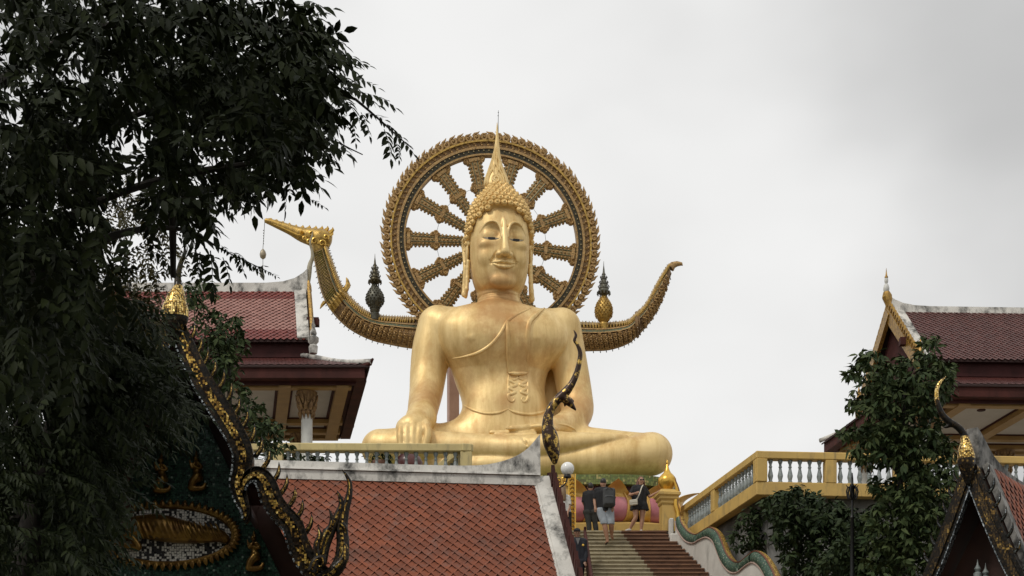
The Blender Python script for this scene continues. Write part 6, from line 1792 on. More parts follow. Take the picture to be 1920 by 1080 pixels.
def person(label, Y, J, skin, wear, h=.0125, group='visitors on the stairs'):
    """J: joints as (x, y, depth offset). head, neck, sh_l, sh_r, el_l, el_r, ha_l, ha_r, hip_l, hip_r, kn_l, kn_r, an_l, an_r, toe_l, toe_r"""
    q = {n: np.array(P(v[0], v[1], Y + (v[2] if len(v) > 2 else 0))) for n, v in J.items()}
    sc = (q['head'][2] - min(q['an_l'][2], q['an_r'][2])) / 1.50
    f = lambda r_: r_ * sc
    face = np.array(J.get('look', (0, -1, 0)), dtype=float) if False else np.array(wear.get('look', (0, -1, 0)), dtype=float); face /= np.linalg.norm(face)
    side = np.cross(face, (0, 0, 1)); side /= np.linalg.norm(side)
    chest = (q['sh_l'] + q['sh_r']) / 2; pel = (q['hip_l'] + q['hip_r']) / 2
    up = (chest - pel) / np.linalg.norm(chest - pel)
    hd = q['head']
    W = wear.get('wide', 1.0)
    L_ = lambda *pts: ('l', [(*p_, f(r_)) for p_, r_ in pts])
    torso = [L_((q['sh_l'], .058 * W), (chest + up * .02, .075 * W), (q['sh_r'], .058 * W)),
             L_((chest - up * .06, .125 * W), (chest - up * .22, .122 * W), (pel + up * .10, .118 * W), (pel, .12 * W)),
             L_((q['sh_l'] * .75 + chest * .25 - up * .08, .085 * W), (q['hip_l'] + up * .12, .085 * W), (q['hip_l'], .10 * W)), L_((q['sh_r'] * .75 + chest * .25 - up * .08, .085 * W), (q['hip_r'] + up * .12, .085 * W), (q['hip_r'], .10 * W))]
    arms = {}; hands = []
    for s in 'lr':
        a, e, w = q['sh_' + s], q['el_' + s], q['ha_' + s]
        arms[s] = [L_((a, .052 * W), ((a + e) / 2, .047 * W), (e, .040 * W), ((e + w) / 2, .036 * W), (w, .026))]
        d = (w - e) / np.linalg.norm(w - e)
        pn = np.cross(d, face); pn = pn / np.linalg.norm(pn) if np.linalg.norm(pn) > .2 else side
        hands.append(L_((w, .025), (w + d * .045, .032), (w + d * .075, .030)))
        for j, (o, ln) in enumerate(((-.027, .055), (-.009, .068), (.009, .064), (.027, .050))):
            b = w + d * .085 + pn * o; curl = face * .012
            hands.append(L_((b, .0115), (b + d * ln * .55 + curl, .0105), (b + d * ln + curl * 2.2, .0085)))
        b = w + d * .03 + pn * .03
        hands.append(L_((b, .013), (b + d * .035 + pn * .022, .012), (b + d * .062 + pn * .024, .009)))
    legs = {}; feet = {}
    for s in 'lr':
        a, kn, an, to = q['hip_' + s], q['kn_' + s], q['an_' + s], q['toe_' + s]
        legs[s] = [L_((a, .098 * W), ((a + kn) / 2, .082 * W), (kn, .060 * W), (kn * .65 + an * .35, .062 * W), (an, .037))]
        feet[s] = [L_((an + np.array((0, 0, -.03)), .036), (an * .5 + to * .5 + np.array((0, 0, -.01)), .036), (to, .026))]
    headp = [('e', hd, (f(.078), f(.092), f(.112))), L_((hd - face * .01 + np.array((0, 0, -.06)), .07), (hd + face * .025 + np.array((0, 0, -.10)), .045)),
             L_((chest + up * .03, .056), (hd - face * .015 + np.array((0, 0, -.09)), .05))]
    fe = [L_((hd + face * .085 + np.array((0, 0, .01)), .010), (hd + face * .112 + np.array((0, 0, -.028)), .014)), ('e', hd + face * .085 + np.array((0, 0, -.06)), (f(.022), f(.016), f(.010)))]
    for s in (-1, 1):
        fe.append(('e', hd + side * (s * .080) + np.array((0, 0, -.01)), (f(.014), f(.022), f(.032))))
    base = (q['an_l'] + q['an_r']) / 2; base[2] = min(q['an_l'][2], q['an_r'][2]) - .07
    root = thing('person', label, 'person', base, group)
    body = torso + arms['l'] + arms['r'] + hands + legs['l'] + legs['r'] + feet['l'] + feet['r'] + headp + fe
    S = sdf_of(body, 0, .02, h); S.obj('body', skin, root)
    # face details
    for s in (-1, 1):
        m = MB(); m.lathe([(.001, -.006), (.012, -.004), (.013, .004), (.001, .006)], 8, Vector(hd + face * .082 + side * (s * .032) + np.array((0, 0, .005)))); mk('eye', m, EYE_DARK, root)
    for part in wear['parts']:
        nm, prims, infl, mat = part[:4]; clips = part[4] if len(part) > 4 else []
        use = []
        for pn_ in prims:
            use += {'torso': torso, 'arm_l': arms['l'], 'arm_r': arms['r'], 'leg_l': legs['l'], 'leg_r': legs['r'], 'foot_l': feet['l'], 'foot_r': feet['r'], 'head': headp[:1]}.get(pn_, []) if isinstance(pn_, str) else [pn_]
        S = sdf_of(use, infl, .015, h)
        for c in clips: c(S)
        if (S.d < 0).any(): S.obj(nm, mat, root)
    return root, q, dict(face=face, side=side, hd=hd, chest=chest, pel=pel, sc=sc, up=up)

def zpx(y, Y): return CZ + (YH - y) * Y / F
def sphere_clip(c, r_, k=.01): return lambda S: S.op(lambda X, Y, Z: np.sqrt((X - c[0]) ** 2 + (Y - c[1]) ** 2 + (Z - c[2]) ** 2) - r_, S.lo, S.lo + 9, k, 'i')
def plane_clip(n, c, k=.01): return lambda S: S.op(lambda X, Y, Z: (X - c[0]) * n[0] + (Y - c[1]) * n[1] + (Z - c[2]) * n[2], S.lo, S.lo + 9, k, 'i')
def hairp(hd, face, long=0, fringe=.03):
    return [('e', hd - face * .014 + np.array((0, 0, .022)), (.088, .098, .108))]

# --- woman in black with sunglasses, hand on the gate post
Yw = 47.95 + .45
J = dict(head=(1202, 901), sh_l=(1189, 915, -.03), sh_r=(1209, 917, .05), el_l=(1181, 928, -.10), ha_l=(1191, 925, -.28), el_r=(1218, 931, .05), ha_r=(1231, 924, .02),
         hip_l=(1191, 948), hip_r=(1206, 948), kn_l=(1192, 970, -.05), kn_r=(1204, 972), an_l=(1181, 992, .06), an_r=(1202, 994), toe_l=(1173, 996, -.08), toe_r=(1203, 998, -.2))
hd = np.array(P(1202, 901, Yw))
wp, wq, wi = person('woman in a short black dress and sunglasses touching the gate post', Yw, J, SKIN, dict(look=(.25, -1, 0), wide=1.08, parts=[
    ('dress', ['torso', ('l', [(*np.array(P(1191, 948, Yw)), .125), (*np.array(P(1190, 958, Yw)), .13)]), ('l', [(*np.array(P(1206, 948, Yw)), .125), (*np.array(P(1208, 958, Yw)), .13)])], .02, BLACKC, [above_z(zpx(957, Yw))]),
    ('sleeve', ['arm_l'], .02, BLACKC, [sphere_clip(np.array(P(1189, 915, Yw - .03)), .22)]),
    ('sleeve', ['arm_r'], .02, BLACKC, [sphere_clip(np.array(P(1209, 917, Yw + .05)), .22)]),
    ('hair', hairp(hd, np.array((.25, -1, 0))) + [('l', [(*(hd + np.array((-.05, .05, .03))), .065), (*(hd + np.array((-.10, .05, -.12))), .062), (*(hd + np.array((-.15, .03, -.28))), .05), (*(hd + np.array((-.16, .0, -.40))), .03)]),
                                                ('l', [(*(hd + np.array((.06, .05, .03))), .05), (*(hd + np.array((.085, .05, -.12))), .045), (*(hd + np.array((.09, .03, -.24))), .03)])], 0, HAIRR, [plane_clip((.24, -.90, -.30), hd + np.array((.01, -.045, .03)))]),
    ('shoe', ['foot_l'], .012, WHITEC, [below(zpx(989, Yw))]), ('shoe', ['foot_r'], .012, WHITEC, [below(zpx(992, Yw))])]))
m = MB(); fc = Vector(wi['face']); sd = Vector(wi['side']); h_ = Vector(hd)
for s in (-1, 1): m.box(h_ + fc * .097 + sd * (s * .036) + Vector((0, 0, .008)), (.058, .02, .042), Matrix.Rotation(math.atan2(fc.x, -fc.y), 3, 'Z'), bev=.006)
m.tube([h_ + fc * .10 - sd * .06 + Vector((0, 0, .016)), h_ + fc * .10 + sd * .06 + Vector((0, 0, .016))], .006, 5)
mk('sunglasses', m, EYE_DARK, wp)
bt = thing('handbag', 'small cream shoulder bag at the hip of the woman in black', 'bag', P(1188, 950, Yw - .25))
m = MB(); m.box(P(1188, 942, Yw - .24), (.24, .09, .17), Matrix.Rotation(R(-8), 3, 'Y'), bev=.02); mk('bag_body', m, CREAM, bt)
m = MB(); m.box(P(1188, 939.6, Yw - .29), (.235, .012, .085), Matrix.Rotation(R(-8), 3, 'Y'), bev=.004); mk('flap', m, CREAM, bt)
m = MB(); sp = spline([tuple(P(1193, 938, Yw - .25)), tuple(P(1199, 926, Yw - .24)), tuple(P(1203, 914, Yw - .17)), tuple(P(1206, 909, Yw - .02)), tuple(P(1205, 913, Yw + .13))], 20); m.tube(sp, .016, 6, flat=.4); mk('strap', m, CREAM, bt, smooth=True)

# --- man with the backpack, walking up
Yb = 46.75
J = dict(head=(1131, 905), sh_l=(1119, 920), sh_r=(1146, 921), el_l=(1115, 938, .02), ha_l=(1116, 951, -.05), el_r=(1151, 938), ha_r=(1149, 951, -.1),
         hip_l=(1127, 957), hip_r=(1142, 957), kn_l=(1134, 985, -.08), kn_r=(1146, 983, -.05), an_l=(1139, 1013, -.02), an_r=(1147, 1004, .22), toe_l=(1136, 1019, .20), toe_r=(1149, 1011, .40))
hd = np.array(P(1131, 905, Yb))
bp_, bq, bi = person('man in black shirt and pale denim shorts climbing the stairs with a backpack', Yb, J, SKIN, dict(look=(.12, 1, 0), wide=1.08, parts=[
    ('shirt', ['torso'], .018, BLACKC, [above_z(zpx(960, Yb))]),
    ('sleeve', ['arm_l'], .022, BLACKC, [sphere_clip(np.array(P(1119, 920, Yb)), .25)]), ('sleeve', ['arm_r'], .022, BLACKC, [sphere_clip(np.array(P(1146, 921, Yb)), .25)]),
    ('shorts', ['leg_l', 'leg_r', ('l', [(*np.array(P(1127, 957, Yb)), .115), (*np.array(P(1142, 957, Yb)), .115)])], .028, DENIM, [above_z(zpx(984, Yb)), below(zpx(953, Yb))]),
    ('hair', hairp(hd, np.array((0, 1, 0))), .002, HAIRD, [plane_clip((0, .95, -.30), hd + np.array((0, .015, -.10)))]),
    ('sandal', ['foot_l'], .008, BLACKC, [below(zpx(1017, Yb))]), ('sandal', ['foot_r'], .008, BLACKC, [below(zpx(1008.5, Yb))])]))
pk = thing('backpack', 'dark grey backpack on the back of the man climbing the stairs', 'backpack', P(1143, 955, Yb - .25))
S = SDF(np.array(P(1122, 962, Yb - .5)) + np.array((0, -.1, 0)), np.array(P(1162, 905, Yb)) + np.array((0, .1, 0)), .014)
c = np.array(P(1142, 933, Yb - .26))
def rb(hx, hy, hz, r_, c=c):
    return lambda X, Y, Z: (np.sqrt(np.maximum(np.abs(X - c[0]) - hx, 0) ** 2 + np.maximum(np.abs(Y - c[1]) - hy, 0) ** 2 + np.maximum(np.abs(Z - c[2]) - hz, 0) ** 2) - r_)
S.op(rb(.11, .05, .20, .07), S.lo, S.lo + 9); S.op(rb(.09, .03, .08, .05, c + np.array((0, -.08, -.10))), S.lo, S.lo + 9, .02); S.obj('pack_body', BAGGREY, pk)
m = MB(); m.tube(spline([tuple(c + np.array(v)) for v in ((-.14, -.1, .12), (-.05, -.13, .24), (.05, -.13, .24), (.14, -.1, .12))], 14), .008, 5); m.tube(spline([tuple(c + np.array(v)) for v in ((-.12, -.155, -.02), (0, -.17, 0), (.12, -.155, -.02))], 10), .006, 5); mk('zip', m, BLACKC, pk)
for s in (-1, 1):
    m = MB(); b = np.array(P(1132, 919, Yb)); m.tube(spline([tuple(c + np.array((s * .12, .06, .22))), tuple(c + np.array((s * .14, .14, .27))), tuple(c + np.array((s * .15, .33, .22))), tuple(c + np.array((s * .16, .36, .05))), tuple(c + np.array((s * .17, .12, -.18)))], 16), .025, 6, flat=.4); mk('shoulder_strap', m, BLACKC, pk, smooth=True)

# --- man beside him, dark trousers
Ym = 49.0
J = dict(head=(1107, 913), sh_l=(1096.5, 926), sh_r=(1115, 925), el_l=(1094, 942, .02), ha_l=(1097, 950, .22), el_r=(1119, 941), ha_r=(1119, 955, .1),
         hip_l=(1101, 960), hip_r=(1112, 960), kn_l=(1104, 982), kn_r=(1116, 982, .05), an_l=(1105, 1002), an_r=(1119, 1002, .1), toe_l=(1104, 1005.5, .2), toe_r=(1120, 1005.5, .3))
hd = np.array(P(1107, 913, Ym))
person('man in black shirt and dark trousers walking away, left of the backpack wearer', Ym, J, SKIN, dict(look=(-.1, 1, 0), parts=[
    ('shirt', ['torso'], .018, BLACKC, [above_z(zpx(962, Ym))]),
    ('sleeve', ['arm_l'], .022, BLACKC, [sphere_clip(np.array(P(1096.5, 926, Ym)), .27)]), ('sleeve', ['arm_r'], .022, BLACKC, [sphere_clip(np.array(P(1115, 925, Ym)), .27)]),
    ('trousers', ['leg_l', 'leg_r', ('l', [(*np.array(P(1101, 960, Ym)), .11), (*np.array(P(1112, 960, Ym)), .11)])], .022, OLIVE, [above_z(zpx(997, Ym)), below(zpx(957, Ym))]),
    ('hair', hairp(hd, np.array((0, 1, 0))), .002, HAIRD, [plane_clip((0, .95, -.30), hd + np.array((0, .015, -.10)))]),
    ('shoe', ['foot_l'], .012, BLACKC, [below(zpx(1003, Ym))]), ('shoe', ['foot_r'], .012, BLACKC, [below(zpx(1003, Ym))])]))

# --- uniformed guard below the rail
Yg = 43.9
J = dict(head=(1082, 999), sh_l=(1071, 1015), sh_r=(1095.5, 1015), el_l=(1067, 1036), ha_l=(1069, 1053, -.1), el_r=(1098, 1035), ha_r=(1098, 1052, -.08),
         hip_l=(1076, 1053), hip_r=(1089, 1053), kn_l=(1077, 1078), kn_r=(1089, 1078), an_l=(1077, 1099), an_r=(1089, 1099), toe_l=(1076, 1104, -.12), toe_r=(1090, 1104, -.12))
hd = np.array(P(1082, 999, Yg))
gp, gq, gi = person('guard in dark uniform and black cap standing on the stairs behind the maroon handrail', Yg, J, SKIN_B, dict(look=(.1, -1, -.1), wide=1.05, parts=[
    ('jacket', ['torso', 'arm_l', 'arm_r'], .022, NAVY, [above_z(zpx(1056, Yg))]),
    ('trousers', ['leg_l', 'leg_r', ('l', [(*np.array(P(1076, 1053, Yg)), .11), (*np.array(P(1089, 1053, Yg)), .11)])], .022, NAVY, [above_z(zpx(1097, Yg)), below(zpx(1050, Yg))]),
    ('boot', ['foot_l'], .015, BLACKC), ('boot', ['foot_r'], .015, BLACKC),
    ('cap', [('e', hd + np.array((0, -.005, .055)), (.095, .108, .075)), ('l', [(*(hd + np.array((-.04, -.09, .045))), .016), (*(hd + np.array((.01, -.15, .03))), .016), (*(hd + np.array((.06, -.09, .045))), .016)])], 0, BLACKC, [above_z(hd[2] + .03)])]))
m = MB(); c = Vector(gi['chest']) + Vector((-.0, -.155, -.03)); m.prism([c + Vector((-.06, .02, .09)), c + Vector((.06, .02, .09)), c + Vector((.0, 0, -.10))], (0, -.012, 0), (0, .03, 0)); mk('shirt_collar', m, GREYC, gp)
m = MB(); m.lathe([(.001, -.01), (.035, -.008), (.03, .006), (.001, .012)], 10, c + Vector((.14, .02, -.10)), M=Matrix.Rotation(R(90), 3, 'X')); mk('badge', m, GOLDPAINT, gp, smooth=True)

# --- woman in white at the edge of the shrine roof
Yv = 46.9
J = dict(head=(1055, 918), sh_l=(1044, 933), sh_r=(1065, 933), el_l=(1042, 950), ha_l=(1047, 960, .2), el_r=(1068, 950, -.05), ha_r=(1064, 963, -.12),
         hip_l=(1052, 964), hip_r=(1064, 964), kn_l=(1054, 990), kn_r=(1067, 990), an_l=(1055, 1015.5), an_r=(1068, 1015.5), toe_l=(1055, 1020, .15), toe_r=(1069, 1020, .15))
hd = np.array(P(1055, 918, Yv))
person('fair-haired visitor in white top and black trousers, half hidden by the maroon bargeboard', Yv, J, SKIN, dict(look=(-.3, 1, 0), parts=[
    ('top', ['torso'], .02, WHITEC, [above_z(zpx(962, Yv))]), ('sleeve', ['arm_l'], .025, WHITEC, [sphere_clip(np.array(P(1044, 933, Yv)), .24)]), ('sleeve', ['arm_r'], .025, WHITEC, [sphere_clip(np.array(P(1065, 933, Yv)), .24)]),
    ('trousers', ['leg_l', 'leg_r', ('l', [(*np.array(P(1052, 964, Yv)), .11), (*np.array(P(1064, 964, Yv)), .11)])], .02, BLACKC, [above_z(zpx(1013, Yv)), below(zpx(960, Yv))]),
    ('hair', hairp(hd, np.array((0, 1, 0))) + [('l', [(*(hd + np.array((0, -.05, .02))), .08), (*(hd + np.array((.02, -.10, -.14))), .075), (*(hd + np.array((.04, -.12, -.32))), .05)])], .004, HAIRB, []),
    ('shoe', ['foot_l'], .012, BLACKC), ('shoe', ['foot_r'], .012, BLACKC)]))

# ---------------------------------------------------------------- trees and shrubs
def leaf_shape(l, w, fold=.25, bend=.18):
    """one leaf along +x: two strips folded on the midrib"""
    xs = [0, .28 * l, .62 * l, l]; hw = [.02 * l, w * .48, w * .42, 0]
    V = []
    for x, h in zip(xs, hw):
        z = -bend * l * (x / l) ** 2
        V += [(x, h, z + fold * h), (x, 0, z), (x, -h, z + fold * h)]
    Fq = []
    for i in range(3):
        a = i * 3
        Fq += [(a, a + 1, a + 4, a + 3), (a + 1, a + 2, a + 5, a + 4)]
    return np.array(V), np.array(Fq)

def pinnate(n, L, leaf, w, droop, r_):
    """a feather of paired leaflets on a hanging stalk"""
    V, Fq = [], []; o = 0
    for i in range(n * 2 + 1):
        t = (i // 2 + .6) / (n + .4); s = 1 if i % 2 else -1
        base = np.array((L * t, 0, -droop * L * t * t))
        lv, lf = leaf_shape(leaf * r_.uniform(.8, 1.1) * (1 - .25 * abs(t - .5)), w, .25, r_.uniform(.05, .3))
        ang = s * math.radians(r_.uniform(42, 64)) if i < n * 2 else 0
        c, sn = math.cos(ang), math.sin(ang)
        tilt = -math.radians(r_.uniform(5, 45))
        x, y, z = lv[:, 0], lv[:, 1], lv[:, 2]
        x2, z2 = x * math.cos(tilt) - z * math.sin(tilt), x * math.sin(tilt) + z * math.cos(tilt)
        V.append(np.stack([x2 * c - y * sn, x2 * sn + y * c, z2], 1) + base); Fq.append(lf + o); o += len(lv)
    # the stalk
    st = [(0, .006, 0), (0, -.006, 0), (L * .5, .004, -droop * L * .25), (L * .5, -.004, -droop * L * .25), (L, .002, -droop * L), (L, -.002, -droop * L)]
    V.append(np.array(st)); Fq.append(np.array([(0, 1, 3, 2), (2, 3, 5, 4)]) + o)
    return np.vstack(V), np.vstack(Fq)

def whorl(n, leaf, w, r_):
    V, Fq = [], []; o = 0
    for i in range(n):
        a = 2 * math.pi * i / n + r_.uniform(-.3, .3); tilt = -math.radians(r_.uniform(-10, 55))
        lv, lf = leaf_shape(leaf * r_.uniform(.7, 1.1), w * r_.uniform(.8, 1.1), .22, r_.uniform(.1, .4))
        lv = lv + np.array((.02, 0, 0))
        x, y, z = lv.T
        x2, z2 = x * math.cos(tilt) - z * math.sin(tilt), x * math.sin(tilt) + z * math.cos(tilt)
        V.append(np.stack([x2 * math.cos(a) - y * math.sin(a), x2 * math.sin(a) + y * math.cos(a), z2 + r_.uniform(-.05, .08)], 1)); Fq.append(lf + o); o += len(lv)
    return np.vstack(V), np.vstack(Fq)

def scatter(templates, pos, dirs, ups, scale):
    VV, FF = [], []; o = 0
    for i in range(len(pos)):
        V, Fq = templates[i % len(templates)]
        x = dirs[i] / np.linalg.norm(dirs[i]); y = np.cross(ups[i], x); y /= max(np.linalg.norm(y), 1e-6); z = np.cross(x, y)
        VV.append((V * scale[i]) @ np.stack([x, y, z]) + pos[i]); FF.append(Fq + o); o += len(V)
    return np.vstack(VV), np.vstack(FF)

def in_ell(x, y, e): return ((x - e[0]) / e[2]) ** 2 + ((y - e[1]) / e[3]) ** 2 < 1

def sample(blobs, holes, n, Y0, Y1, r_):
    """points spread through the crown's volume: blobs give its lobes, holes its gaps"""
    w = np.array([b[2] * b[3] * (b[4] if len(b) > 4 else 1) for b in blobs]); w = w / w.sum(); out = []
    while len(out) < n:
        b = blobs[r_.choice(len(blobs), p=w)]
        a, q = r_.uniform(0, 2 * math.pi), math.sqrt(r_.uniform()) 
        x, y = b[0] + b[2] * q * math.cos(a), b[1] + b[3] * q * math.sin(a)
        if any(in_ell(x, y, h) and r_.uniform() < (h[4] if len(h) > 4 else .9) for h in holes): continue
        out.append(np.array(P(x, y, r_.uniform(Y0, Y1))))
    return np.array(out)

def limb_tube(mb, pts, n=14):
    q = spline([(*P(x, y, Y), r_) for x, y, Y, r_ in pts], n)
    mb.tube([v[:3] for v in q], [v[3] for v in q], 7)

r_ = np.random.default_rng(5)
# --- the large-leaved tree overhead
def big_tree():
    root = thing('shade_tree', 'dark leafy tree hanging over the upper part of the picture, near the camera', 'tree', (-5.6, 11.8, 0))
    m = MB(); q = [(-5.6, 11.8, -.2, .30), (-5.5, 11.8, 3, .24), (-5.3, 11.8, 5.5, .18), (-5.0, 11.9, 7.6, .12), (-4.6, 12, 9.2, .07)]
    m.tube([v[:3] for v in q], [v[3] for v in q], 12); tr = mk('trunk', m, BARK, root, smooth=True)
    for pts in ([(-300, 520, 11.8, .10), (-60, 420, 12.4, .06), (120, 280, 13.4, .04), (320, 190, 13, .025), (500, 160, 12.2, .014), (640, 175, 12, .012), (700, 215, 12, .008), (745, 255, 12, .005), (775, 280, 12, .003)],
                [(-300, 360, 11.8, .08), (-60, 200, 13, .05), (150, 60, 13.4, .03), (400, 40, 13, .016), (600, 70, 12, .008), (640, 80, 12, .004)],
                [(-260, 600, 11.8, .08), (0, 480, 12.4, .05), (180, 380, 13, .03), (330, 330, 12.2, .03), (500, 300, 12.2, .015), (600, 260, 12.2, .008), (680, 290, 12.2, .004)],
                [(60, 520, 11.6, .05), (220, 440, 12, .03), (340, 430, 12.4, .016), (420, 470, 12.4, .006), (500, 508, 12.4, .0025)],
                [(322, 330, 12.2, .03), (324, 430, 12.4, .03), (325, 520, 12.6, .022)]):
        m = MB(); limb_tube(m, pts, 22); mk('branch', m, BARK, tr, smooth=True)
    tp = [pinnate(4, .24, .105, .037, .25, r_) for _ in range(6)] + [pinnate(5, .30, .13, .046, .3, r_) for _ in range(3)]
    blobs = [(140, 110, 300, 240), (420, 90, 190, 150), (300, 260, 260, 150), (520, 150, 110, 130), (560, 240, 60, 60, .9), (90, 380, 240, 150), (450, 310, 130, 70, .8), (400, 410, 80, 60, .6), (30, 560, 150, 200, .9), (340, 470, 60, 70, .55)]
    holes = [(215, 140, 24, 26, .85), (230, 250, 46, 60, .8), (225, 350, 55, 50, .9), (120, 300, 30, 24, .7), (330, 200, 26, 20, .7), (420, 250, 24, 26, .7), (300, 90, 22, 18, .7), (100, 60, 26, 16, .7), (390, 300, 45, 40, .45), (205, 430, 70, 60, .75), (400, 400, 60, 50, .4), (300, 420, 30, 40, .6), (520, 455, 165, 132, .995), (338, 552, 46, 74, .95), (280, 480, 50, 60, .7), (430, 470, 40, 40, .7)]
    pos = sample(blobs, holes, 2150, 10.4, 14.6, r_)
    dirs = np.stack([r_.normal(.6, .6, len(pos)), r_.normal(-.1, .6, len(pos)), r_.normal(-.35, .4, len(pos))], 1)
    ups = np.stack([r_.normal(.3, .3, len(pos)), r_.normal(-.4, .4, len(pos)), r_.uniform(.5, 1, len(pos))], 1)
    V, Q_ = scatter(tp, pos, dirs, ups, r_.uniform(.8, 1.2, len(pos)))
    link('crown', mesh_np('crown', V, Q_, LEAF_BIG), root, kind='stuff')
    # unseen canopy above the frame, added to shade the near left side
    n = 850
    pos = np.stack([r_.uniform(-8.5, 1.5, n), r_.uniform(1.0, 10.5, n), np.zeros(n)], 1); pos[:, 2] = 3.2 + .62 * pos[:, 1] + r_.uniform(.6, 2.6, n) + np.maximum(0, 5 - pos[:, 1]) * .5
    keep = pos[:, 2] - CZ > pos[:, 1] * (YH + 60) / F
    pos = pos[keep]; n = len(pos)
    dirs = np.stack([r_.normal(0, 1, n), r_.normal(0, 1, n), r_.normal(-.3, .3, n)], 1); ups = np.stack([r_.normal(0, .3, n), r_.normal(0, .3, n), np.ones(n)], 1)
    V, Q_ = scatter(tp, pos, dirs, ups, r_.uniform(1.6, 2.2, n))
    link('crown', mesh_np('crown', V, Q_, LEAF_BIG), root, kind='stuff')  # added unseen canopy for shade, not part of the visible crown
    # outermost sprays, one by one
    me = []
    for t in tp[-3:] + tp[:2]: me.append(mesh_np('leaf_spray', t[0], t[1], LEAF_BIG))
    sp = [(758, 262, .9, -.55, .55), (735, 235, .9, -.3, .5), (730, 262, .4, -.9, .6), (705, 212, .95, -.25, .6), (690, 232, .5, -.85, .6), (712, 178, 1, -.15, .62), (682, 170, .9, -.4, .7), (660, 195, .7, -.7, .75), (690, 150, 1, -.1, .62),
          (672, 112, 1, .0, .62), (648, 140, .9, -.45, .8), (640, 95, 1, -.1, .7), (618, 62, .95, -.1, .75), (608, 100, .8, -.5, .85), (600, 20, .9, .1, .6), (620, 150, .7, -.6, .9), (625, 205, .6, -.75, .9),
          (610, 258, .95, -.25, 1.05), (600, 295, .95, -.25, 1.15), (575, 235, .7, -.7, 1.0), (570, 312, .9, -.4, 1.0), (540, 318, .85, -.35, .9), (515, 340, .9, -.2, .8), (555, 335, .95, -.2, .8), (598, 378, .8, -.3, .5), (460, 325, .7, -.45, .8), (425, 345, .5, -.7, .8),
          (455, 480, .95, -.3, .55), (430, 470, .8, -.6, .6), (492, 503, .9, -.15, .42), (470, 492, .9, -.4, .5), (450, 488, .6, -.75, .5), (478, 498, .7, .2, .4), (512, 512, .9, -.3, .35), (430, 510, .4, -.9, .8), (400, 500, .2, -.95, .9), (375, 490, .1, -.98, .7), (748, 280, .3, -.9, .4), (668, 250, .3, -.9, .55)]
    for i, (x, y, dx, dz, s) in enumerate(sp):
        p = P(x, y, 12 + .2 * math.sin(i * 2.1)); d = Vector((dx, -.25 + .3 * math.sin(i * 1.7), dz)).normalized()
        s *= 1.2 if i < 12 else 1.0; p = p - d * (.15 * s)
        up_ = Vector((.35 * -dz, -.55, .7)); yv = up_.cross(d).normalized(); zv = d.cross(yv)
        M = Matrix((d * s, yv * s, zv * s)).transposed().to_4x4(); M.translation = p
        link('leaf_spray', me[i % 5], root, M=M)
    # an olive, drier spray group deeper inside
    pos = sample([(230, 480, 120, 110), (180, 360, 100, 60), (270, 560, 60, 60, .7)], [(150, 420, 30, 30), (335, 560, 45, 70)], 260, 14.5, 16.5, r_)
    tq = [pinnate(6, .26, .06, .022, .3, r_) for _ in range(5)]
    dirs = np.stack([r_.normal(.2, .6, len(pos)), r_.normal(-.1, .5, len(pos)), r_.normal(-.3, .5, len(pos))], 1)
    V, Q_ = scatter(tq, pos, dirs, np.stack([r_.normal(0, .3, len(pos)), r_.normal(-.3, .4, len(pos)), r_.uniform(.5, 1, len(pos))], 1), r_.uniform(.7, 1.2, len(pos)))
    link('inner_twigs', mesh_np('inner_twigs', V, Q_, LEAF_DRY), root, kind='stuff')
big_tree()

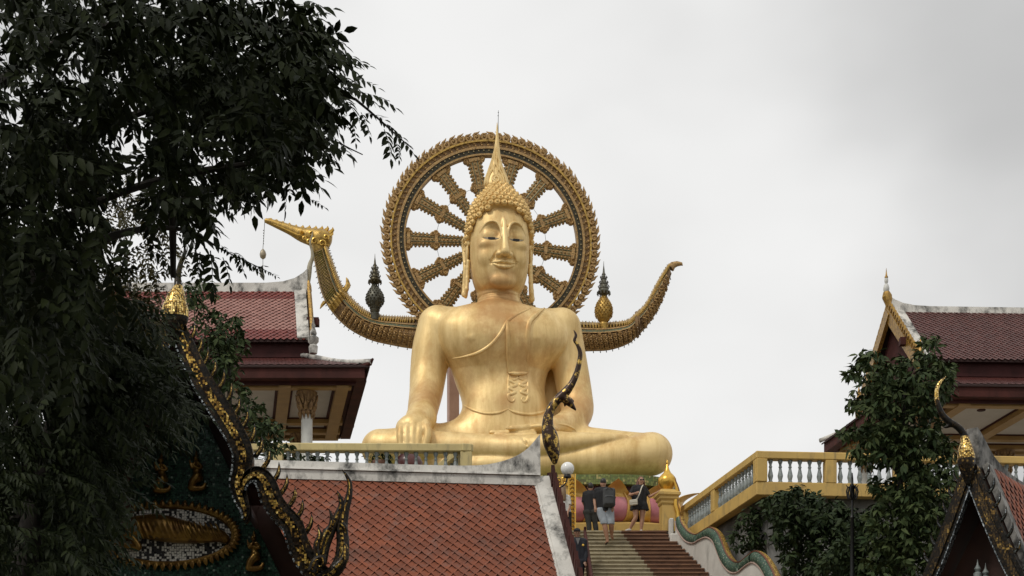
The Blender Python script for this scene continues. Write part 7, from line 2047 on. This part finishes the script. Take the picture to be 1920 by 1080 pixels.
def feathery_tree():
    root = thing('feathery_tree', 'dark feathery-leaved tree covering the front of the mosaic gable', 'tree', (-5.0, 15.5, 0))
    m = MB(); q = [(-5.0, 15.5, -.2, .2), (-4.95, 15.5, 3, .17), (-4.7, 15.6, 5, .12), (-4.4, 15.7, 6.5, .07)]
    m.tube([v[:3] for v in q], [v[3] for v in q], 10); tr = mk('trunk', m, BARK, root, smooth=True)
    for pts in ([(20, 900, 15.6, .05), (140, 800, 15.7, .03), (250, 740, 15.8, .012), (330, 720, 15.8, .004)], [(20, 820, 15.6, .05), (120, 680, 15.7, .03), (220, 600, 15.8, .015), (310, 590, 15.8, .004)],
                [(20, 980, 15.6, .05), (120, 900, 15.5, .03), (200, 860, 15.5, .012), (280, 850, 15.5, .004)]):
        m = MB(); limb_tube(m, pts, 16); mk('branch', m, BARK, tr, smooth=True)
    tp = [pinnate(8, .40, .115, .030, .25, r_) for _ in range(7)]
    blobs = [(60, 700, 150, 220), (160, 640, 130, 110), (205, 690, 95, 70), (60, 950, 130, 170), (210, 790, 90, 60, .8), (170, 880, 90, 70, .8), (285, 740, 50, 45, .7), (120, 1040, 70, 60), (190, 600, 80, 40, .7)]
    holes = [(30, 855, 34, 22, .8), (180, 1010, 42, 60, .7), (335, 700, 20, 30), (240, 840, 40, 58, .75), (330, 560, 50, 70, .95)]
    pos = sample(blobs, holes, 2400, 14.2, 18.6, r_)
    dirs = np.stack([r_.normal(.75, .45, len(pos)), r_.normal(-.15, .45, len(pos)), r_.normal(-.35, .3, len(pos))], 1)
    ups = np.stack([r_.normal(.2, .3, len(pos)), r_.normal(-.5, .35, len(pos)), r_.uniform(.4, 1, len(pos))], 1)
    V, Q_ = scatter(tp, pos, dirs, ups, r_.uniform(.75, 1.2, len(pos)))
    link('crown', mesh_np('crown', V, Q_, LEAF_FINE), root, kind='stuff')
    me = [mesh_np('leaf_spray', t[0], t[1], LEAF_FINE) for t in tp[:5]]
    for i, (x, y, dx, dz, s) in enumerate(((330, 715, .95, -.2, .9), (320, 735, .9, -.4, .9), (300, 760, .85, -.5, 1), (335, 775, .95, -.3, .8), (290, 700, .95, -.1, .9), (310, 790, .8, -.6, .9), (255, 760, .4, -.9, .8), (225, 770, .3, -.95, .8), (260, 835, .9, -.4, .9), (240, 860, .8, -.5, .9),
                                           (215, 900, .8, -.6, .9), (190, 940, .7, -.6, .9), (260, 640, .95, -.2, .9), (250, 660, .8, -.5, .9), (160, 780, .5, -.8, 1), (130, 830, .6, -.7, 1), (250, 800, .85, -.45, .9))):
        p = P(x, y, 14.6 + .3 * math.sin(i * 2.3)); d = Vector((dx, -.2 + .3 * math.sin(i * 1.3), dz)).normalized(); p = p - d * (.2 * s)
        up_ = Vector((.2, -.6, .7)); yv = up_.cross(d).normalized(); zv = d.cross(yv)
        M = Matrix((d * s, yv * s, zv * s)).transposed().to_4x4(); M.translation = p
        link('leaf_spray', me[i % 5], root, M=M)
feathery_tree()

def bushy(name, label, cat, base, blobs, holes, n, Y0, Y1, leaf, w, mat, trunk=None, nl=7, size=(.75, 1.2), base_z=0, group=None, branches=()):
    root = thing(name, label, cat, (base[0], base[1], base_z), group)
    if trunk:
        m = MB(); limb_tube(m, trunk, 20); m.tube([(base[0], base[1], base_z - .2), tuple(P(*trunk[0][:3]))], [trunk[0][3] * 1.5, trunk[0][3]], 8)
        tr = mk('trunk', m, BARK, root, smooth=True)
        for b in branches:
            m = MB(); limb_tube(m, b, 10); mk('branch', m, BARK, tr, smooth=True)
    tp = [whorl(nl, leaf, w, r_) for _ in range(8)]
    pos = sample(blobs, holes, n, Y0, Y1, r_)
    dirs = np.stack([r_.normal(0, 1, n), r_.normal(0, .6, n), r_.normal(-.25, .35, n)], 1)
    ups = np.stack([r_.normal(0, .35, n), r_.normal(-.3, .35, n), r_.uniform(.5, 1, n)], 1)
    V, Q_ = scatter(tp, pos, dirs, ups, r_.uniform(size[0], size[1], n))
    link('crown', mesh_np('crown', V, Q_, mat), root, kind='stuff')
    return root

q = P(1690, 1080, 36)
bushy('terrace_tree', 'tall leafy green tree in front of the pavilion with the gilded gable', 'tree', (q.x, 36),
      [(1742, 672, 26, 36), (1632, 684, 38, 24, 1), (1690, 700, 48, 34), (1640, 735, 46, 36, .9), (1700, 745, 60, 44), (1645, 790, 48, 40), (1720, 800, 66, 52), (1665, 840, 62, 46, .9), (1735, 860, 60, 56), (1690, 900, 60, 44), (1740, 940, 60, 60), (1700, 980, 74, 60), (1725, 1050, 80, 60), (1760, 720, 28, 40), (1670, 1040, 60, 50, .8), (1610, 668, 18, 9, 1.2), (1598, 702, 14, 9, 1.2), (1602, 762, 24, 11, 1.0), (1748, 636, 12, 22, 1.2), (1618, 850, 28, 16, .8), (1775, 700, 16, 20, .8), (1600, 815, 22, 10, .8)],
      [(1655, 880, 26, 22), (1600, 725, 20, 14), (1600, 790, 22, 14), (1715, 690, 16, 14, .8), (1772, 790, 16, 30, .7), (1690, 770, 16, 12, .7)], 1550, 34.8, 37.2, .21, .088, LEAF_R, [(1690, 1090, 36, .10), (1692, 1000, 36, .085), (1688, 900, 36, .07), (1694, 800, 36, .05), (1700, 720, 36, .03), (1735, 650, 36, .01)],
      branches=([(1690, 900, 36, .04), (1660, 850, 36, .025), (1625, 800, 36, .008)], [(1693, 830, 36, .035), (1660, 770, 36, .02), (1620, 715, 36, .006)], [(1692, 860, 36, .035), (1730, 810, 36, .02), (1765, 760, 36, .006)], [(1690, 960, 36, .035), (1730, 930, 36, .02), (1770, 900, 36, .006)]))
q = P(1480, 1100, 39.5)
bushy('shrub', 'wide dark green shrub growing under the yellow balustrade beside the green serpent', 'shrub', (q.x, 39.5),
      [(1500, 950, 60, 36), (1455, 962, 30, 22, .9), (1550, 970, 50, 38), (1590, 1000, 40, 46), (1480, 950, 50, 30), (1500, 1000, 50, 40), (1530, 1020, 70, 50), (1570, 985, 30, 36, .9), (1510, 1060, 45, 40), (1490, 925, 20, 12, .8), (1560, 1070, 60, 30)],
      [(1555, 930, 20, 14), (1420, 1010, 28, 24, .7)], 800, 38.6, 40.6, .19, .085, LEAF_R2, [(1490, 1110, 39.5, .07), (1490, 1040, 39.5, .05), (1495, 960, 39.5, .02)], 6)
q = P(1418, 1080, 43.1)
bushy('shrub', 'dark shrub squeezed between the green serpent and the stained, shade-toned terrace wall', 'shrub', (q.x, 43.1), [(1405, 985, 26, 34), (1432, 1020, 34, 46), (1385, 1010, 18, 22, .8), (1440, 965, 30, 30, .8), (1455, 1060, 30, 40)], [], 190, 42.7, 43.7, .2, .08, LEAF_R2, [(1425, 1110, 43.1, .05), (1425, 1050, 43.1, .035), (1420, 980, 43.1, .012)], 6)
q = P(1590, 1100, 37)
bushy('shrub', 'loose dark shrub around the foot of the slim lamp post', 'shrub', (q.x + .15, 37), [(1600, 1010, 34, 40), (1575, 1060, 44, 34), (1630, 1050, 40, 44), (1622, 985, 18, 30, .8)], [(1585, 1000, 12, 20)], 330, 36.6, 38.0, .18, .075, LEAF_R2, [(1604, 1100, 37.2, .05), (1606, 1050, 37.2, .03), (1612, 1000, 37.2, .01)], 6)
q = P(430, 760, 31)
bushy('garden_tree', 'small rounded green tree between the mosaic gable and the pink tiled pavilion roof', 'tree', (q.x, 31), [(432, 618, 26, 26), (445, 650, 18, 18, .7), (405, 660, 34, 40), (425, 690, 26, 30), (390, 610, 30, 30, .6), (500, 810, 30, 26), (520, 838, 26, 16), (480, 780, 22, 30), (440, 740, 30, 30, .7), (370, 560, 36, 40, .6)], [], 330, 30.2, 32, .15, .065, LEAF_R, [(430, 1000, 31, .07), (430, 860, 31, .06), (430, 740, 31, .045), (428, 650, 31, .015)], 7,
      branches=([(430, 840, 31, .03), (470, 830, 31, .02), (515, 835, 31, .006)], [(430, 720, 31, .025), (400, 640, 31, .012), (385, 590, 31, .005)]))
# potted plants along the terrace rail
for i, (x, y, s, n, lab) in enumerate(((528, 858, 1.0, 46, 'leafy potted plant at the far end of the pale yellow balustrade'), (592, 866, .8, 26, 'spiky potted plant behind the balusters below the white column'), (712, 858, .75, 24, 'small potted plant behind the balusters below the golden hand'))):
    q = P(x, y, 42.6)
    root = thing('potted_plant', lab, 'plant', (q.x, 42.6, T), 'potted plants on the terrace')
    m = MB(); h = q.z - T - .1; m.lathe([(.16, 0), (.20, h * .5), (.24, max(h - .08, .3)), (.22, max(h, .35))], 14, (q.x, 42.6, T)); mk('pot', m, paint('clay_pot_%d' % i, (.14, .06, .035), rough=.7), root, smooth=True)
    tp = [whorl(6, .22 * s, .07 * s, r_) for _ in range(4)]
    pos = np.array([np.array(P(x + r_.normal(0, 16 * s), y - r_.uniform(-6, 14) * s, 42.6 + r_.normal(0, .12))) for _ in range(n)])
    V, Q_ = scatter(tp, pos, r_.normal(0, 1, (n, 3)), np.stack([r_.normal(0, .3, n), r_.normal(-.2, .3, n), np.ones(n)], 1), r_.uniform(.7, 1.2, n))
    link('foliage', mesh_np('foliage', V, Q_, LEAF_R2), root, kind='stuff')
m = MB(); q = P(767, 868, 43.2); m.lathe([(.10, T - q.z), (.22, T - q.z + .3), (.34, -.22), (.38, 0), (.30, .16), (.24, .20), (.26, .26)], 18, (q.x, 43.2, q.z)); 
tag(mk('offering_urn', m, paint('dark_red_glaze', (.11, .03, .025), (.05, .015, .015), rough=.3), smooth=True), 'dark red rounded urn behind the balusters under the statue hand', 'urn')
